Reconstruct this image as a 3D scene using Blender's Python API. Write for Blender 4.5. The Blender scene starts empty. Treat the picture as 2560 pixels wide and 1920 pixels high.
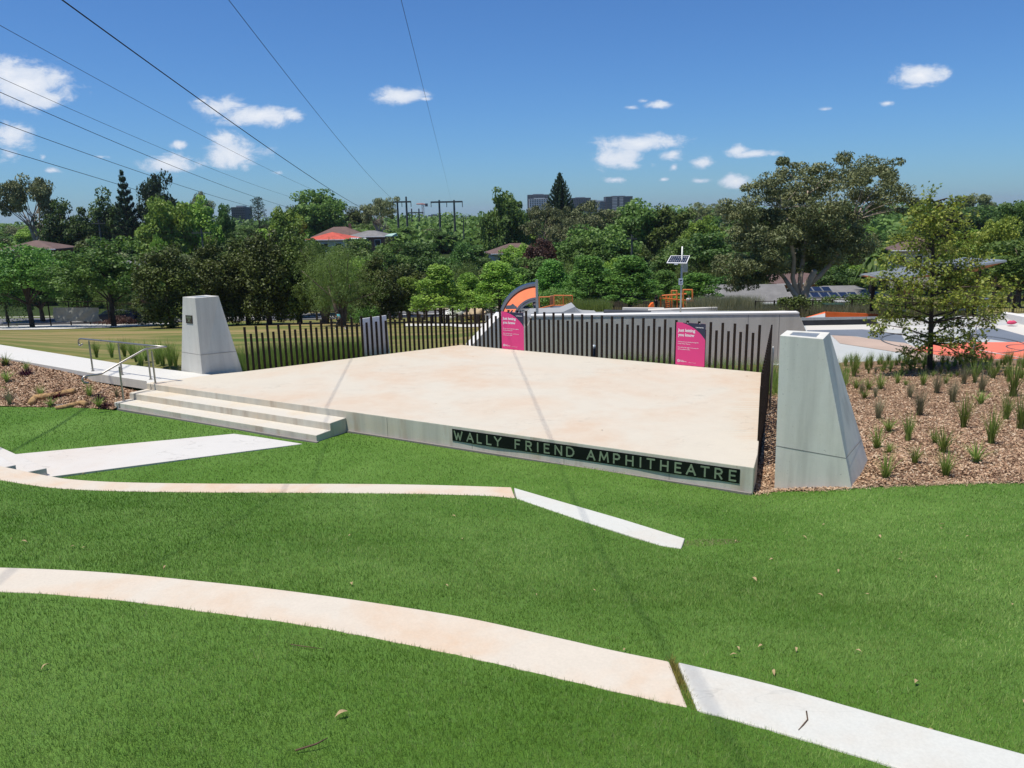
import bpy, bmesh, math, random
import numpy as np
from mathutils import Vector, Matrix, noise as mnoise
S = bpy.context.scene
COL = S.collection
R = math.radians
random.seed(7)
rng = np.random.default_rng(7)

# ------------------------------------------------------------------ camera
F = 1924.0
TH = R(12.5)
RO = 0.0198
_up = np.array([0, math.sin(TH), math.cos(TH)])
FW = np.array([0, math.cos(TH), -math.sin(TH)])
RT = np.array([1., 0, 0]) * math.cos(RO) - _up * math.sin(RO)
UP = np.array([1., 0, 0]) * math.sin(RO) + _up * math.cos(RO)
cam_d = bpy.data.cameras.new('camera')
cam_d.sensor_width = 36.0
cam_d.lens = 36.0 * F / 2560.0
cam_d.clip_start = 0.1
cam_d.clip_end = 12000
cam = bpy.data.objects.new('camera', cam_d)
COL.objects.link(cam)
cam.matrix_world = Matrix(((RT[0], UP[0], -FW[0], 0), (RT[1], UP[1], -FW[1], 0), (RT[2], UP[2], -FW[2], 0), (0, 0, 0, 1)))
S.camera = cam


def ray(x, y):
    return FW + RT * (x - 1280) / F + UP * (960 - y) / F


def P(x, y, H):          # point of the photograph's sight line H metres below the eye
    d = ray(x, y)
    return d * (-H / d[2])


def DD(x, y, dist):      # ... at a horizontal distance (depth along +Y)
    d = ray(x, y)
    return d * dist / d[1]


def VP(x, y, a, b):      # ... on the vertical plane through a and b
    a = np.array(a[:2]); b = np.array(b[:2]); d = ray(x, y)
    n = np.array([-(b - a)[1], (b - a)[0]])
    return d * ((a @ n) / (d[:2] @ n))


# ------------------------------------------------------------------ sun, sky, exposure
SUN_EL = R(73)
SUN_AZ = np.array([-0.90, -0.43]); SUN_AZ /= np.linalg.norm(SUN_AZ)
sund = bpy.data.lights.new('sun', 'SUN')
sund.energy = 4.7
sund.angle = R(0.53)
sund.color = (1.0, 0.945, 0.85)
sun = bpy.data.objects.new('sun', sund)
COL.objects.link(sun)
sv = Vector((SUN_AZ[0] * math.cos(SUN_EL), SUN_AZ[1] * math.cos(SUN_EL), math.sin(SUN_EL)))
sun.rotation_euler = sv.to_track_quat('Z', 'Y').to_euler()
sun.location = (0, 0, 60)
S.view_settings.view_transform = 'Standard'
S.view_settings.look = 'None'
S.view_settings.gamma = 1
S.view_settings.exposure = 0.12
S.view_settings.use_curve_mapping = False

W = bpy.data.worlds.new('World')
S.world = W
W.use_nodes = True
wn = W.node_tree.nodes; wl = W.node_tree.links
wn.clear()
wout = wn.new('ShaderNodeOutputWorld'); wbg = wn.new('ShaderNodeBackground')
wbg.inputs['Strength'].default_value = 0.13
sky = wn.new('ShaderNodeTexSky'); sky.sky_type = 'NISHITA'; sky.sun_disc = False
sky.sun_elevation = SUN_EL; sky.sun_rotation = math.atan2(SUN_AZ[0], SUN_AZ[1])
sky.altitude = 60; sky.air_density = 1.0; sky.dust_density = 0.35; sky.ozone_density = 2.2
tc = wn.new('ShaderNodeTexCoord')
sep = wn.new('ShaderNodeSeparateXYZ'); wl.new(tc.outputs['Generated'], sep.inputs[0])


def wm(op, a, b=None, c=None, clamp=False):
    n = wn.new('ShaderNodeMath'); n.operation = op; n.use_clamp = clamp
    for i, v in enumerate((a, b, c)):
        if v is None: continue
        if isinstance(v, (int, float)): n.inputs[i].default_value = v
        else: wl.new(v, n.inputs[i])
    return n.outputs[0]


ysafe = wm('MAXIMUM', sep.outputs[1], 0.02)
uu = wm('DIVIDE', sep.outputs[0], ysafe); vv = wm('DIVIDE', sep.outputs[2], ysafe)
uv = wn.new('ShaderNodeCombineXYZ'); wl.new(uu, uv.inputs[0]); wl.new(vv, uv.inputs[1])
CL = [(55, 212, 100, 48, 1), (15, 190, 70, 40, 1), (118, 246, 38, 24, .9), (25, 338, 55, 30, .9), (20, 388, 50, 30, .55), (15, 308, 25, 16, .6),
      (128, 427, 26, 9, .7), (107, 393, 14, 11, .5), (555, 268, 62, 27, .85), (633, 291, 78, 20, 1), (731, 288, 27, 15, .9), (508, 253, 30, 12, .6),
      (564, 352, 38, 24, .9), (582, 382, 64, 30, .95), (447, 362, 26, 11, .7), (430, 410, 80, 21, .85), (612, 416, 26, 22, .5),
      (695, 432, 22, 9, .6), (253, 392, 36, 9, .5), (998, 239, 48, 15, 1.1), (1064, 247, 24, 7, .7), (2304, 188, 50, 20, 1.1), (2262, 196, 20, 9, .5),
      (2218, 258, 24, 8, .8), (2064, 273, 28, 7, .5), (1648, 262, 36, 9, .85), (1575, 268, 32, 9, .6), (1608, 252, 20, 8, .6), (1606, 358, 84, 18, 1),
      (1545, 394, 50, 25, 1), (1682, 386, 36, 14, .8), (1632, 414, 20, 13, .5), (1684, 418, 14, 11, .6), (1760, 403, 29, 15, .85), (1884, 385, 62, 9, .8),
      (1846, 376, 26, 14, .8), (1540, 449, 32, 10, .7), (1660, 449, 17, 6, .6), (1748, 452, 40, 9, .7), (1836, 452, 33, 16, .9), (1838, 378, 60, 8, .4)]
acc = None
for cx, cy, a, b, w in CL:
    r0 = ray(cx, cy); r1 = ray(cx + a, cy); r2 = ray(cx, cy - b)
    u0, v0 = r0[0] / r0[1], r0[2] / r0[1]
    du = abs(r1[0] / r1[1] - u0); dv = abs(r2[2] / r2[1] - v0)
    n = wn.new('ShaderNodeMapping'); n.vector_type = 'POINT'
    n.inputs['Scale'].default_value = (1 / (du * 1.55), 1 / (dv * 1.6), 0)
    n.inputs['Location'].default_value = (-u0 / (du * 1.55), -v0 / (dv * 1.6), 0)
    wl.new(uv.outputs[0], n.inputs[0])
    d = wn.new('ShaderNodeVectorMath'); d.operation = 'LENGTH'; wl.new(n.outputs[0], d.inputs[0])
    f = wm('MULTIPLY_ADD', d.outputs['Value'], -1.0, w * 1.12)
    acc = f if acc is None else wm('MAXIMUM', acc, f)
nz = wn.new('ShaderNodeTexNoise'); nz.inputs['Scale'].default_value = 30; nz.inputs['Detail'].default_value = 11; nz.inputs['Roughness'].default_value = .66
nz.inputs['Distortion'].default_value = .35
mp = wn.new('ShaderNodeMapping'); mp.inputs['Scale'].default_value = (1, 1.7, 1); wl.new(uv.outputs[0], mp.inputs[0]); wl.new(mp.outputs[0], nz.inputs[0])
tot = wm('MULTIPLY_ADD', nz.outputs[0], 1.8, wm('ADD', acc, -1.02))
mr = wn.new('ShaderNodeMapRange'); mr.interpolation_type = 'SMOOTHSTEP'
mr.inputs[1].default_value = 0.0; mr.inputs[2].default_value = 0.6; mr.inputs[4].default_value = 0.90
wl.new(tot, mr.inputs[0])
shade = wn.new('ShaderNodeMapRange'); shade.inputs[1].default_value = .3; shade.inputs[2].default_value = 1.2
shade.inputs[3].default_value = 0.0; shade.inputs[4].default_value = 1.0
wl.new(tot, shade.inputs[0])
cc = wn.new('ShaderNodeMix'); cc.data_type = 'RGBA'
cc.inputs['A'].default_value = (4.6, 5.2, 6.2, 1); cc.inputs['B'].default_value = (6.9, 6.95, 7.1, 1)
wl.new(shade.outputs[0], cc.inputs['Factor'])
mx = wn.new('ShaderNodeMix'); mx.data_type = 'RGBA'
hs = wn.new('ShaderNodeMix'); hs.data_type = 'RGBA'; hs.blend_type = 'MULTIPLY'; hs.inputs['Factor'].default_value = 1
hs.inputs['B'].default_value = (.305, .525, .815, 1); wl.new(sky.outputs[0], hs.inputs['A'])
wl.new(mr.outputs[0], mx.inputs['Factor']); wl.new(hs.outputs['Result'], mx.inputs['A']); wl.new(cc.outputs['Result'], mx.inputs['B'])
wl.new(mx.outputs['Result'], wbg.inputs['Color']); wl.new(wbg.outputs[0], wout.inputs[0])

# ------------------------------------------------------------------ helpers


def tag(o, label=None, cat=None, group=None, kind=None):
    if label: o['label'] = label
    if cat: o['category'] = cat
    if group: o['group'] = group
    if kind: o['kind'] = kind
    return o


def empty(name, loc=(0, 0, 0)):
    o = bpy.data.objects.new(name, None); o.empty_display_size = .2
    o.location = loc; COL.objects.link(o)
    return o


def link(name, me, parent=None, mat=None):
    o = bpy.data.objects.new(name, me); COL.objects.link(o)
    if parent is not None: o.parent = parent
    if mat is not None and not me.materials: me.materials.append(mat)
    return o


def copy_tree(o, parent=None):
    c = o.copy(); COL.objects.link(c); c.parent = parent
    for ch in o.children: copy_tree(ch, c)
    return c


def np_mesh(name, V, FC, mat=None, attr=None, smooth=False):
    """V (n,3); FC (m,k) int array, all faces with k corners"""
    me = bpy.data.meshes.new(name)
    V = np.asarray(V, np.float32); FC = np.asarray(FC, np.int32)
    m, k = FC.shape
    me.vertices.add(len(V)); me.vertices.foreach_set('co', V.ravel())
    me.loops.add(m * k); me.loops.foreach_set('vertex_index', FC.ravel())
    me.polygons.add(m); me.polygons.foreach_set('loop_start', np.arange(0, m * k, k, dtype=np.int32))
    me.polygons.foreach_set('loop_total', np.full(m, k, np.int32))
    if smooth: me.polygons.foreach_set('use_smooth', np.ones(m, bool))
    me.update(calc_edges=True)
    if attr is not None:
        a = me.attributes.new('tint', 'FLOAT', 'FACE'); a.data.foreach_set('value', np.asarray(attr, np.float32))
    if mat: me.materials.append(mat)
    return me


class MB:
    def __init__(s): s.v = []; s.f = []; s.m = []; s.mi = 0

    def add(s, vs, fs):
        k = len(s.v); s.v += [tuple(map(float, v)) for v in vs]
        s.f += [tuple(i + k for i in f) for f in fs]; s.m += [s.mi] * len(fs)
        return s

    def box(s, c, size, rz=0, M=None):
        hx, hy, hz = [a / 2 for a in size]
        vs = [Vector((x * hx, y * hy, z * hz)) for z in (-1, 1) for y in (-1, 1) for x in (-1, 1)]
        m = Matrix.Rotation(rz, 3, 'Z') if M is None else M
        vs = [m @ v + Vector(c) for v in vs]
        return s.add(vs, [(0, 2, 3, 1), (4, 5, 7, 6), (0, 1, 5, 4), (2, 6, 7, 3), (0, 4, 6, 2), (1, 3, 7, 5)])

    def obox(s, o, ax, ay, az):
        """box from corner o along three edge vectors"""
        o, ax, ay, az = [np.array(q, float) for q in (o, ax, ay, az)]
        vs = [o + ax * i + ay * j + az * k for k in (0, 1) for j in (0, 1) for i in (0, 1)]
        fs = [(0, 2, 3, 1), (4, 5, 7, 6), (0, 1, 5, 4), (2, 6, 7, 3), (0, 4, 6, 2), (1, 3, 7, 5)]
        if np.dot(np.cross(ax, ay), az) < 0: fs = [f[::-1] for f in fs]
        return s.add(vs, fs)

    def prism(s, poly, z0, z1):
        """poly: xy points; z0/z1 numbers or lists (bottom, top)"""
        n = len(poly)
        ar = sum(poly[i][0] * poly[(i + 1) % n][1] - poly[(i + 1) % n][0] * poly[i][1] for i in range(n))
        idx = list(range(n)) if ar > 0 else list(range(n))[::-1]
        zb = z0 if hasattr(z0, '__len__') else [z0] * n
        zt = z1 if hasattr(z1, '__len__') else [z1] * n
        vs = [(poly[i][0], poly[i][1], zb[i]) for i in idx] + [(poly[i][0], poly[i][1], zt[i]) for i in idx]
        fs = [tuple(range(n))[::-1], tuple(range(n, 2 * n))] + [(i, (i + 1) % n, n + (i + 1) % n, n + i) for i in range(n)]
        return s.add(vs, fs)

    def tube(s, pts, r, n=8, caps=True):
        pts = [Vector(p) for p in pts]
        rr = r if hasattr(r, '__len__') else [r] * len(pts)
        k = len(s.v); ref = None
        for i, p in enumerate(pts):
            t = (pts[min(i + 1, len(pts) - 1)] - pts[max(i - 1, 0)])
            if t.length < 1e-9: t = Vector((0, 0, 1))
            t.normalize()
            if ref is None: ref = Vector((1, 0, 0)) if abs(t.x) < .8 else Vector((0, 1, 0))
            u = (ref - t * ref.dot(t)).normalized(); w = t.cross(u); ref = u
            for j in range(n):
                a = 2 * math.pi * j / n
                q = p + (u * math.cos(a) + w * math.sin(a)) * rr[i]
                s.v.append((q.x, q.y, q.z))
        for i in range(len(pts) - 1):
            for j in range(n):
                a = k + i * n + j; b = k + i * n + (j + 1) % n
                s.f.append((a, b, b + n, a + n)); s.m.append(s.mi)
        if caps:
            s.f.append(tuple(k + j for j in range(n))[::-1]); s.m.append(s.mi)
            e = k + (len(pts) - 1) * n
            s.f.append(tuple(e + j for j in range(n))); s.m.append(s.mi)
        return s

    def sphere(s, c, r, nu=10, nv=6, jit=0):
        k = len(s.v); c = Vector(c)
        rr = r if hasattr(r, '__len__') else (r, r, r)
        for i in range(nv + 1):
            th = math.pi * i / nv
            for j in range(nu):
                ph = 2 * math.pi * j / nu
                d = Vector((math.sin(th) * math.cos(ph), math.sin(th) * math.sin(ph), math.cos(th)))
                q = 1 + (jit * mnoise.noise(d * 1.7 + c * 3) if jit else 0)
                s.v.append((c.x + d.x * rr[0] * q, c.y + d.y * rr[1] * q, c.z + d.z * rr[2] * q))
        for i in range(nv):
            for j in range(nu):
                a = k + i * nu + j; b = k + i * nu + (j + 1) % nu
                s.f.append((a, a + nu, b + nu, b)); s.m.append(s.mi)
        return s

    def mesh(s, name, mats, smooth=False):
        me = bpy.data.meshes.new(name); me.from_pydata(s.v, [], s.f)
        for m in (mats if isinstance(mats, (list, tuple)) else [mats]): me.materials.append(m)
        me.polygons.foreach_set('material_index', s.m)
        if smooth: me.polygons.foreach_set('use_smooth', [True] * len(s.f))
        me.update()
        return me

    def build(s, name, mats, parent=None, smooth=False, bevel=0, seg=2):
        o = link(name, s.mesh(name, mats, smooth), parent)
        if bevel:
            b = o.modifiers.new('bevel', 'BEVEL'); b.width = bevel; b.segments = seg; b.limit_method = 'ANGLE'; b.angle_limit = R(35)
            b.harden_normals = False
        return o


def catmull(pts, n=8):
    pts = [np.array(p, float) for p in pts]; out = []
    for i in range(len(pts) - 1):
        p0 = pts[max(i - 1, 0)]; p1 = pts[i]; p2 = pts[i + 1]; p3 = pts[min(i + 2, len(pts) - 1)]
        for k in range(n):
            t = k / n
            out.append(.5 * ((2 * p1) + (-p0 + p2) * t + (2 * p0 - 5 * p1 + 4 * p2 - p3) * t * t + (-p0 + 3 * p1 - 3 * p2 + p3) * t ** 3))
    out.append(pts[-1])
    return out


def inpoly(X, Y, poly):
    X = np.asarray(X); Y = np.asarray(Y); ins = np.zeros(X.shape, bool); n = len(poly)
    for i in range(n):
        x1, y1 = poly[i][:2]; x2, y2 = poly[(i + 1) % n][:2]
        c = ((y1 > Y) != (y2 > Y)) & (X < (x2 - x1) * (Y - y1) / ((y2 - y1) + 1e-12) + x1)
        ins ^= c
    return ins


def pdist(X, Y, line):
    """distance to polyline, and sign (+ on its left)"""
    best = np.full(X.shape, 1e9); bper = np.zeros(X.shape); sgn = np.ones(X.shape); arc = np.zeros(X.shape); acc = 0
    for i in range(len(line) - 1):
        a = np.array(line[i][:2]); b = np.array(line[i + 1][:2]); d = b - a; L = math.hypot(*d)
        t = np.clip(((X - a[0]) * d[0] + (Y - a[1]) * d[1]) / L ** 2, 0, 1)
        qx = X - a[0] - t * d[0]; qy = Y - a[1] - t * d[1]; dd = np.hypot(qx, qy)
        s = np.sign(d[0] * qy - d[1] * qx)
        per = np.abs((X - a[0]) * d[1] - (Y - a[1]) * d[0]) / L
        m = (dd < best - 1e-7) | ((np.abs(dd - best) <= 1e-7) & (per > bper))
        bper = np.where(m, per, bper); best = np.where(m, dd, best); sgn = np.where(m, s, sgn); arc = np.where(m, acc + t * L, arc)
        acc += L
    return best, sgn, arc


def sstep(x, a, b):
    t = np.clip((x - a) / (b - a), 0, 1)
    return t * t * (3 - 2 * t)


# ------------------------------------------------------------------ materials


class NT:
    def __init__(s, name):
        s.m = bpy.data.materials.new(name); s.m.use_nodes = True
        s.n = s.m.node_tree.nodes; s.l = s.m.node_tree.links; s.n.clear()
        s.out = s.n.new('ShaderNodeOutputMaterial'); s.b = s.n.new('ShaderNodeBsdfPrincipled')
        s.l.new(s.b.outputs[0], s.out.inputs[0])
        s.geo = None

    def set(s, k, v):
        if hasattr(v, 'is_linked') or isinstance(v, bpy.types.NodeSocket): s.l.new(v, s.b.inputs[k])
        else: s.b.inputs[k].default_value = v

    def pos(s):
        if s.geo is None: s.geo = s.n.new('ShaderNodeNewGeometry')
        return s.geo.outputs['Position']

    def obj(s):
        t = s.n.new('ShaderNodeTexCoord'); return t.outputs['Object']

    def map(s, vec, scale=(1, 1, 1), rot=(0, 0, 0), loc=(0, 0, 0)):
        m = s.n.new('ShaderNodeMapping'); m.inputs['Scale'].default_value = scale; m.inputs['Rotation'].default_value = rot
        m.inputs['Location'].default_value = loc
        s.l.new(vec, m.inputs[0]); return m.outputs[0]

    def noise(s, vec, scale, detail=4, rough=.55, dist=0):
        n = s.n.new('ShaderNodeTexNoise'); n.inputs['Scale'].default_value = scale; n.inputs['Detail'].default_value = detail
        n.inputs['Roughness'].default_value = rough; n.inputs['Distortion'].default_value = dist
        s.l.new(vec, n.inputs[0]); return n.outputs[0]

    def ramp(s, fac, stops, interp='LINEAR'):
        r = s.n.new('ShaderNodeValToRGB'); r.color_ramp.interpolation = interp
        els = r.color_ramp.elements
        while len(els) < len(stops): els.new(.5)
        for e, (p, c) in zip(els, stops):
            e.position = p; e.color = (*c, 1) if len(c) == 3 else c
        s.l.new(fac, r.inputs[0]); return r.outputs[0]

    def rng(s, fac, a, b, c=0, d=1):
        m = s.n.new('ShaderNodeMapRange'); m.inputs[1].default_value = a; m.inputs[2].default_value = b
        m.inputs[3].default_value = c; m.inputs[4].default_value = d
        s.l.new(fac, m.inputs[0]); return m.outputs[0]

    def mix(s, fac, a, b, mode='MIX'):
        m = s.n.new('ShaderNodeMix'); m.data_type = 'RGBA'; m.blend_type = mode
        for key, v in (('Factor', fac), ('A', a), ('B', b)):
            if isinstance(v, (int, float)): m.inputs[key].default_value = v
            elif isinstance(v, tuple): m.inputs[key].default_value = (*v, 1) if len(v) == 3 else v
            else: s.l.new(v, m.inputs[key])
        return m.outputs['Result']

    def math(s, op, a, b=0.0, clamp=False):
        m = s.n.new('ShaderNodeMath'); m.operation = op; m.use_clamp = clamp
        for i, v in enumerate((a, b)):
            if isinstance(v, (int, float)): m.inputs[i].default_value = v
            else: s.l.new(v, m.inputs[i])
        return m.outputs[0]

    def bump(s, h, strength=.3, dist=.02):
        b = s.n.new('ShaderNodeBump'); b.inputs['Strength'].default_value = strength; b.inputs['Distance'].default_value = dist
        s.l.new(h, b.inputs['Height']); s.l.new(b.outputs[0], s.b.inputs['Normal'])


def plain(name, c, rough=.6, metal=0, var=.12, scale=6, spec=.5):
    t = NT(name)
    n = t.noise(t.obj(), scale, 5)
    lo = tuple(max(0, x * (1 - var)) for x in c); hi = tuple(min(1, x * (1 + var)) for x in c)
    t.set('Base Color', t.ramp(n, [(.3, lo), (.7, hi)]))
    t.set('Roughness', rough); t.set('Metallic', metal); t.set('Specular IOR Level', spec)
    return t.m


def concrete(name, base, warm, warm_amt=(.42, .62), speck=.06, bump=.15, scale=.35, streak=False, stain=None, marks=0):
    t = NT(name)
    p = t.pos()
    big = t.noise(p, scale, 6, .6, .4)
    fac = t.rng(big, warm_amt[0], warm_amt[1])
    col = t.mix(fac, base, warm)
    mid = t.noise(p, scale * 7, 7, .65)
    col = t.mix(t.rng(mid, .3, .75), col, t.mix(.5, col, tuple(min(1, c * 1.12) for c in base)), 'MIX')
    fine = t.noise(p, 60, 3, .7)
    col = t.mix(t.rng(fine, .35, .65, 0, speck), col, tuple(c * .45 for c in base))
    if marks:
        w = t.noise(t.map(p, (1, 2.2, 1)), .9, 3, .5, 1.2)
        d = t.math('ABSOLUTE', t.math('SUBTRACT', w, .5))
        patch = t.rng(t.noise(p, .8, 2), .5, .6)
        line = t.math('MULTIPLY', t.rng(d, .0, .012, 1, 0), patch)
        col = t.mix(t.math('MULTIPLY', line, marks), col, tuple(c * .45 for c in base))
    if streak:
        st = t.noise(t.map(p, (3.2, 3.2, .22)), 1.0, 5, .6)
        col = t.mix(t.rng(st, .45, .75, 0, .7), col, tuple(c * .68 for c in base))
        pits = t.noise(p, 34, 1, .4)
        col = t.mix(t.rng(pits, .75, .79, 0, .5), col, (.09, .08, .07))
    if stain:
        sn = t.noise(t.map(p, (2.4, 2.4, .3), loc=(4, 2, 0)), 1.0, 4, .6)
        col = t.mix(t.rng(sn, .56, .72, 0, .5), col, stain)
    t.set('Base Color', col); t.set('Roughness', .82); t.set('Specular IOR Level', .3)
    bn = t.noise(p, 14, 8, .7)
    t.bump(bn, bump, .01)
    return t


M = {}
_t = concrete('stage_top_concrete', (.55, .50, .41), (.55, .425, .31), (.42, .66), .10, .12, .42, marks=.3)
# faint rust-coloured run-off stripes below the pickets on the right edge are added once the edge is known
M['deck_t'] = _t; M['deck'] = _t.m
M['face'] = concrete('stage_face_concrete', (.60, .575, .49), (.62, .53, .40), (.45, .65), .1, .2, .6, streak=True, stain=(.30, .19, .11)).m
M['tread'] = concrete('tread_concrete', (.56, .52, .44), (.57, .48, .35), (.45, .62), .08, .12, .8).m
M['seat'] = concrete('seat_concrete', (.57, .51, .42), (.58, .42, .285), (.43, .64), .12, .15, .9).m
M['seat_new'] = concrete('new_seat_concrete', (.55, .55, .50), (.54, .49, .41), (.45, .7), .14, .15, 1.2, marks=.3).m
M['path'] = concrete('path_concrete', (.56, .545, .50), (.56, .51, .45), (.5, .8), .05, .1, .3).m
M['path2'] = concrete('scuffed_path_concrete', (.56, .54, .50), (.56, .49, .42), (.45, .7), .09, .1, .25, marks=.5).m
M['pylon'] = concrete('pylon_concrete', (.63, .62, .56), (.64, .61, .53), (.4, .65), .1, .2, .9, streak=True, stain=(.36, .35, .31)).m
M['pylon_l'] = concrete('pale_pylon_concrete', (.60, .59, .54), (.61, .57, .51), (.45, .7), .06, .15, .9, streak=True).m
M['wall'] = concrete('retaining_wall_concrete', (.62, .585, .50), (.57, .54, .46), (.4, .7), .08, .2, .5, streak=True).m
M['coping'] = concrete('coping_concrete', (.68, .66, .62), (.66, .60, .54), (.5, .8), .05, .1, .4).m
M['court'] = concrete('court_concrete', (.42, .44, .43), (.47, .44, .40), (.45, .65), .04, .05, .2).m
M['ramp'] = concrete('ramp_concrete', (.30, .31, .31), (.34, .34, .33), (.4, .7), .05, .1, .4).m
M['apron'] = concrete('apron_concrete', (.55, .53, .48), (.56, .50, .43), (.45, .7), .05, .1, .3).m
M['plinth'] = concrete('footing_concrete', (.22, .20, .19), (.26, .23, .20), (.4, .7), .2, .2, 2).m
M['black'] = plain('black_powdercoat', (.020, .013, .009), .75, 0, .35, 3, .2)
M['steel'] = plain('brushed_steel', (.36, .34, .31), .38, .85, .1, 12)
M['galv'] = plain('galvanised_steel', (.36, .38, .37), .45, .6, .15, 8)
M['orange'] = plain('orange_paint', (.93, .17, .035), .5, 0, .12, 3)
M['orange2'] = plain('orange_court_paint', (.72, .17, .10), .75, 0, .08, 1)
M['orangebar'] = plain('orange_tube_paint', (.70, .20, .05), .45, 0, .1, 4)
M['rust'] = plain('corten_steel', (.30, .12, .05), .8, 0, .3, 3)
M['slate'] = plain('slate_court_paint', (.14, .16, .19), .75, 0, .14, .6)
M['slate2'] = plain('slate_deck_paint', (.10, .12, .16), .75, 0, .14, .6)
M['peach'] = plain('peach_court_paint', (.44, .33, .26), .78, 0, .1, .6)
M['line_dark'] = plain('dark_line_paint', (.08, .09, .10), .7)
M['line_white'] = plain('white_line_paint', (.75, .75, .72), .7)
M['navy'] = plain('navy_plastic', (.025, .035, .06), .35)
M['pink'] = plain('pink_board', (.72, .045, .21), .45, 0, .04, 1)
M['pnavy'] = plain('navy_board', (.022, .028, .058), .45, 0, .05, 1)
M['white'] = plain('white_paint', (.80, .80, .79), .5, 0, .04, 2)
M['signblack'] = plain('dark_sign_plate', (.004, .007, .005), .6, 0, .4, 2, .2)
M['letter'] = plain('sage_letter', (.20, .26, .17), .45, 0, .15, 5)
M['plaque'] = plain('bronze_plaque', (.035, .022, .016), .4, .3, .5, 9)
M['asphalt'] = plain('asphalt', (.12, .12, .125), .9, 0, .2, 2)
M['timber'] = plain('dark_timber', (.035, .024, .016), .8, 0, .4, 3)
M['blackwall'] = plain('charcoal_ledge', (.035, .035, .037), .75, 0, .45, 2)
M['cloth'] = plain('shade_cloth', (.20, .20, .175), .9, 0, .1, 2)
M['jute'] = plain('jute_roll', (.34, .21, .09), .95, 0, .45, 14)
M['carblue'] = plain('dark_blue_car_paint', (.012, .02, .05), .18, .3, .1, 1)
M['glass'] = plain('dark_glass', (.02, .026, .03), .08, 0, .2, 1, .8)
M['pv'] = plain('solar_cells', (.012, .016, .035), .15, 0, .2, 2, .7)
M['tyre'] = plain('rubber', (.012, .012, .012), .8)
M['skin'] = plain('skin', (.42, .25, .17), .6)
M['hair'] = plain('dark_hair', (.02, .013, .01), .7)
M['tealcloth'] = plain('teal_cloth', (.10, .42, .42), .85)
M['darkcloth'] = plain('dark_cloth', (.012, .014, .022), .9)
M['greycloth'] = plain('grey_cloth', (.10, .105, .13), .9)
M['redcloth'] = plain('red_cloth', (.42, .03, .03), .9)
M['palecloth'] = plain('pale_cloth', (.35, .55, .55), .9)
M['boxgreen'] = plain('green_cabinet', (.012, .05, .03), .5, 0, .2, 2)
M['boulder'] = plain('sandstone', (.46, .36, .24), .9, 0, .3, 1.2)
M['bark'] = plain('brown_bark', (.06, .042, .03), .9, 0, .4, 2)
M['palebark'] = plain('pale_gum_bark', (.38, .31, .24), .8, 0, .35, .8)
M['greybark'] = plain('grey_brown_bark', (.14, .10, .075), .85, 0, .4, .8)


def roof_mat(name, c, rows=5.0):
    t = NT(name); p = t.obj()
    w = t.n.new('ShaderNodeTexWave'); w.bands_direction = 'Z'; w.inputs['Scale'].default_value = rows; w.inputs['Distortion'].default_value = .4
    t.l.new(p, w.inputs[0])
    col = t.ramp(t.noise(p, 1.2, 6), [(.3, tuple(x * .75 for x in c)), (.7, tuple(x * 1.15 for x in c))])
    t.set('Base Color', t.mix(t.rng(w.outputs[1], .2, .8, 0, .3), col, tuple(x * .6 for x in c))); t.set('Roughness', .8)
    return t.m


M['roof_red'] = roof_mat('red_roof_tiles', (.52, .085, .05))
M['roof_brown'] = roof_mat('brown_roof_tiles', (.14, .085, .07))
M['roof_grey'] = roof_mat('grey_roof_tiles', (.20, .195, .19))
M['brick'] = plain('brick_wall', (.24, .12, .08), .85, 0, .2, 3)
M['cream'] = plain('cream_wall', (.55, .50, .42), .8, 0, .08, 2)


def leaf_mat(name, a, b, trans=.33, rough=.55, objvar=.18):
    t = NT(name)
    at = t.n.new('ShaderNodeAttribute'); at.attribute_name = 'tint'
    oi = t.n.new('ShaderNodeObjectInfo')
    f = t.math('ADD', at.outputs['Fac'], t.math('MULTIPLY', t.math('SUBTRACT', oi.outputs['Random'], .5), .35), True)
    col = t.mix(f, a, b)
    hs = t.n.new('ShaderNodeHueSaturation')
    t.l.new(t.math('ADD', t.math('MULTIPLY', t.math('SUBTRACT', oi.outputs['Random'], .5), .03), .5), hs.inputs['Hue'])
    t.l.new(t.math('ADD', t.math('MULTIPLY', oi.outputs['Random'], objvar * 2), 1 - objvar), hs.inputs['Value'])
    t.l.new(col, hs.inputs['Color']); col = hs.outputs[0]
    t.set('Base Color', col); t.set('Roughness', rough); t.set('Specular IOR Level', .35)
    tr = t.n.new('ShaderNodeBsdfTranslucent'); t.l.new(col, tr.inputs[0])
    ms = t.n.new('ShaderNodeMixShader'); ms.inputs[0].default_value = trans
    t.l.new(t.b.outputs[0], ms.inputs[1]); t.l.new(tr.outputs[0], ms.inputs[2]); t.l.new(ms.outputs[0], t.out.inputs[0])
    return t.m


M['l_dark'] = leaf_mat('dark_leaves', (0.041, 0.093, 0.020), (0.116, 0.205, 0.041))
M['l_fig'] = leaf_mat('fig_leaves', (0.061, 0.126, 0.024), (0.177, 0.274, 0.055))
M['l_bright'] = leaf_mat('bright_leaves', (0.116, 0.233, 0.030), (0.302, 0.425, 0.061))
M['l_plane'] = leaf_mat('plane_leaves', (0.061, 0.165, 0.028), (0.191, 0.342, 0.061))
M['l_yellow'] = leaf_mat('yellow_green_leaves', (.13, .21, .022), (.42, .47, .08))
M['l_olive'] = leaf_mat('olive_leaves', (.040, .058, .010), (.125, .170, .024), .15)
M['l_gum'] = leaf_mat('gum_leaves', (0.102, 0.137, 0.048), (0.288, 0.309, 0.130), .12)
M['l_red'] = leaf_mat('bronze_leaves', (.06, .03, .02), (.13, .065, .04))
M['l_pine'] = leaf_mat('pine_needles', (.018, .045, .018), (.045, .09, .03))
M['l_wispy'] = leaf_mat('wispy_leaves', (0.077, 0.130, 0.026), (0.189, 0.271, 0.053))
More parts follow.
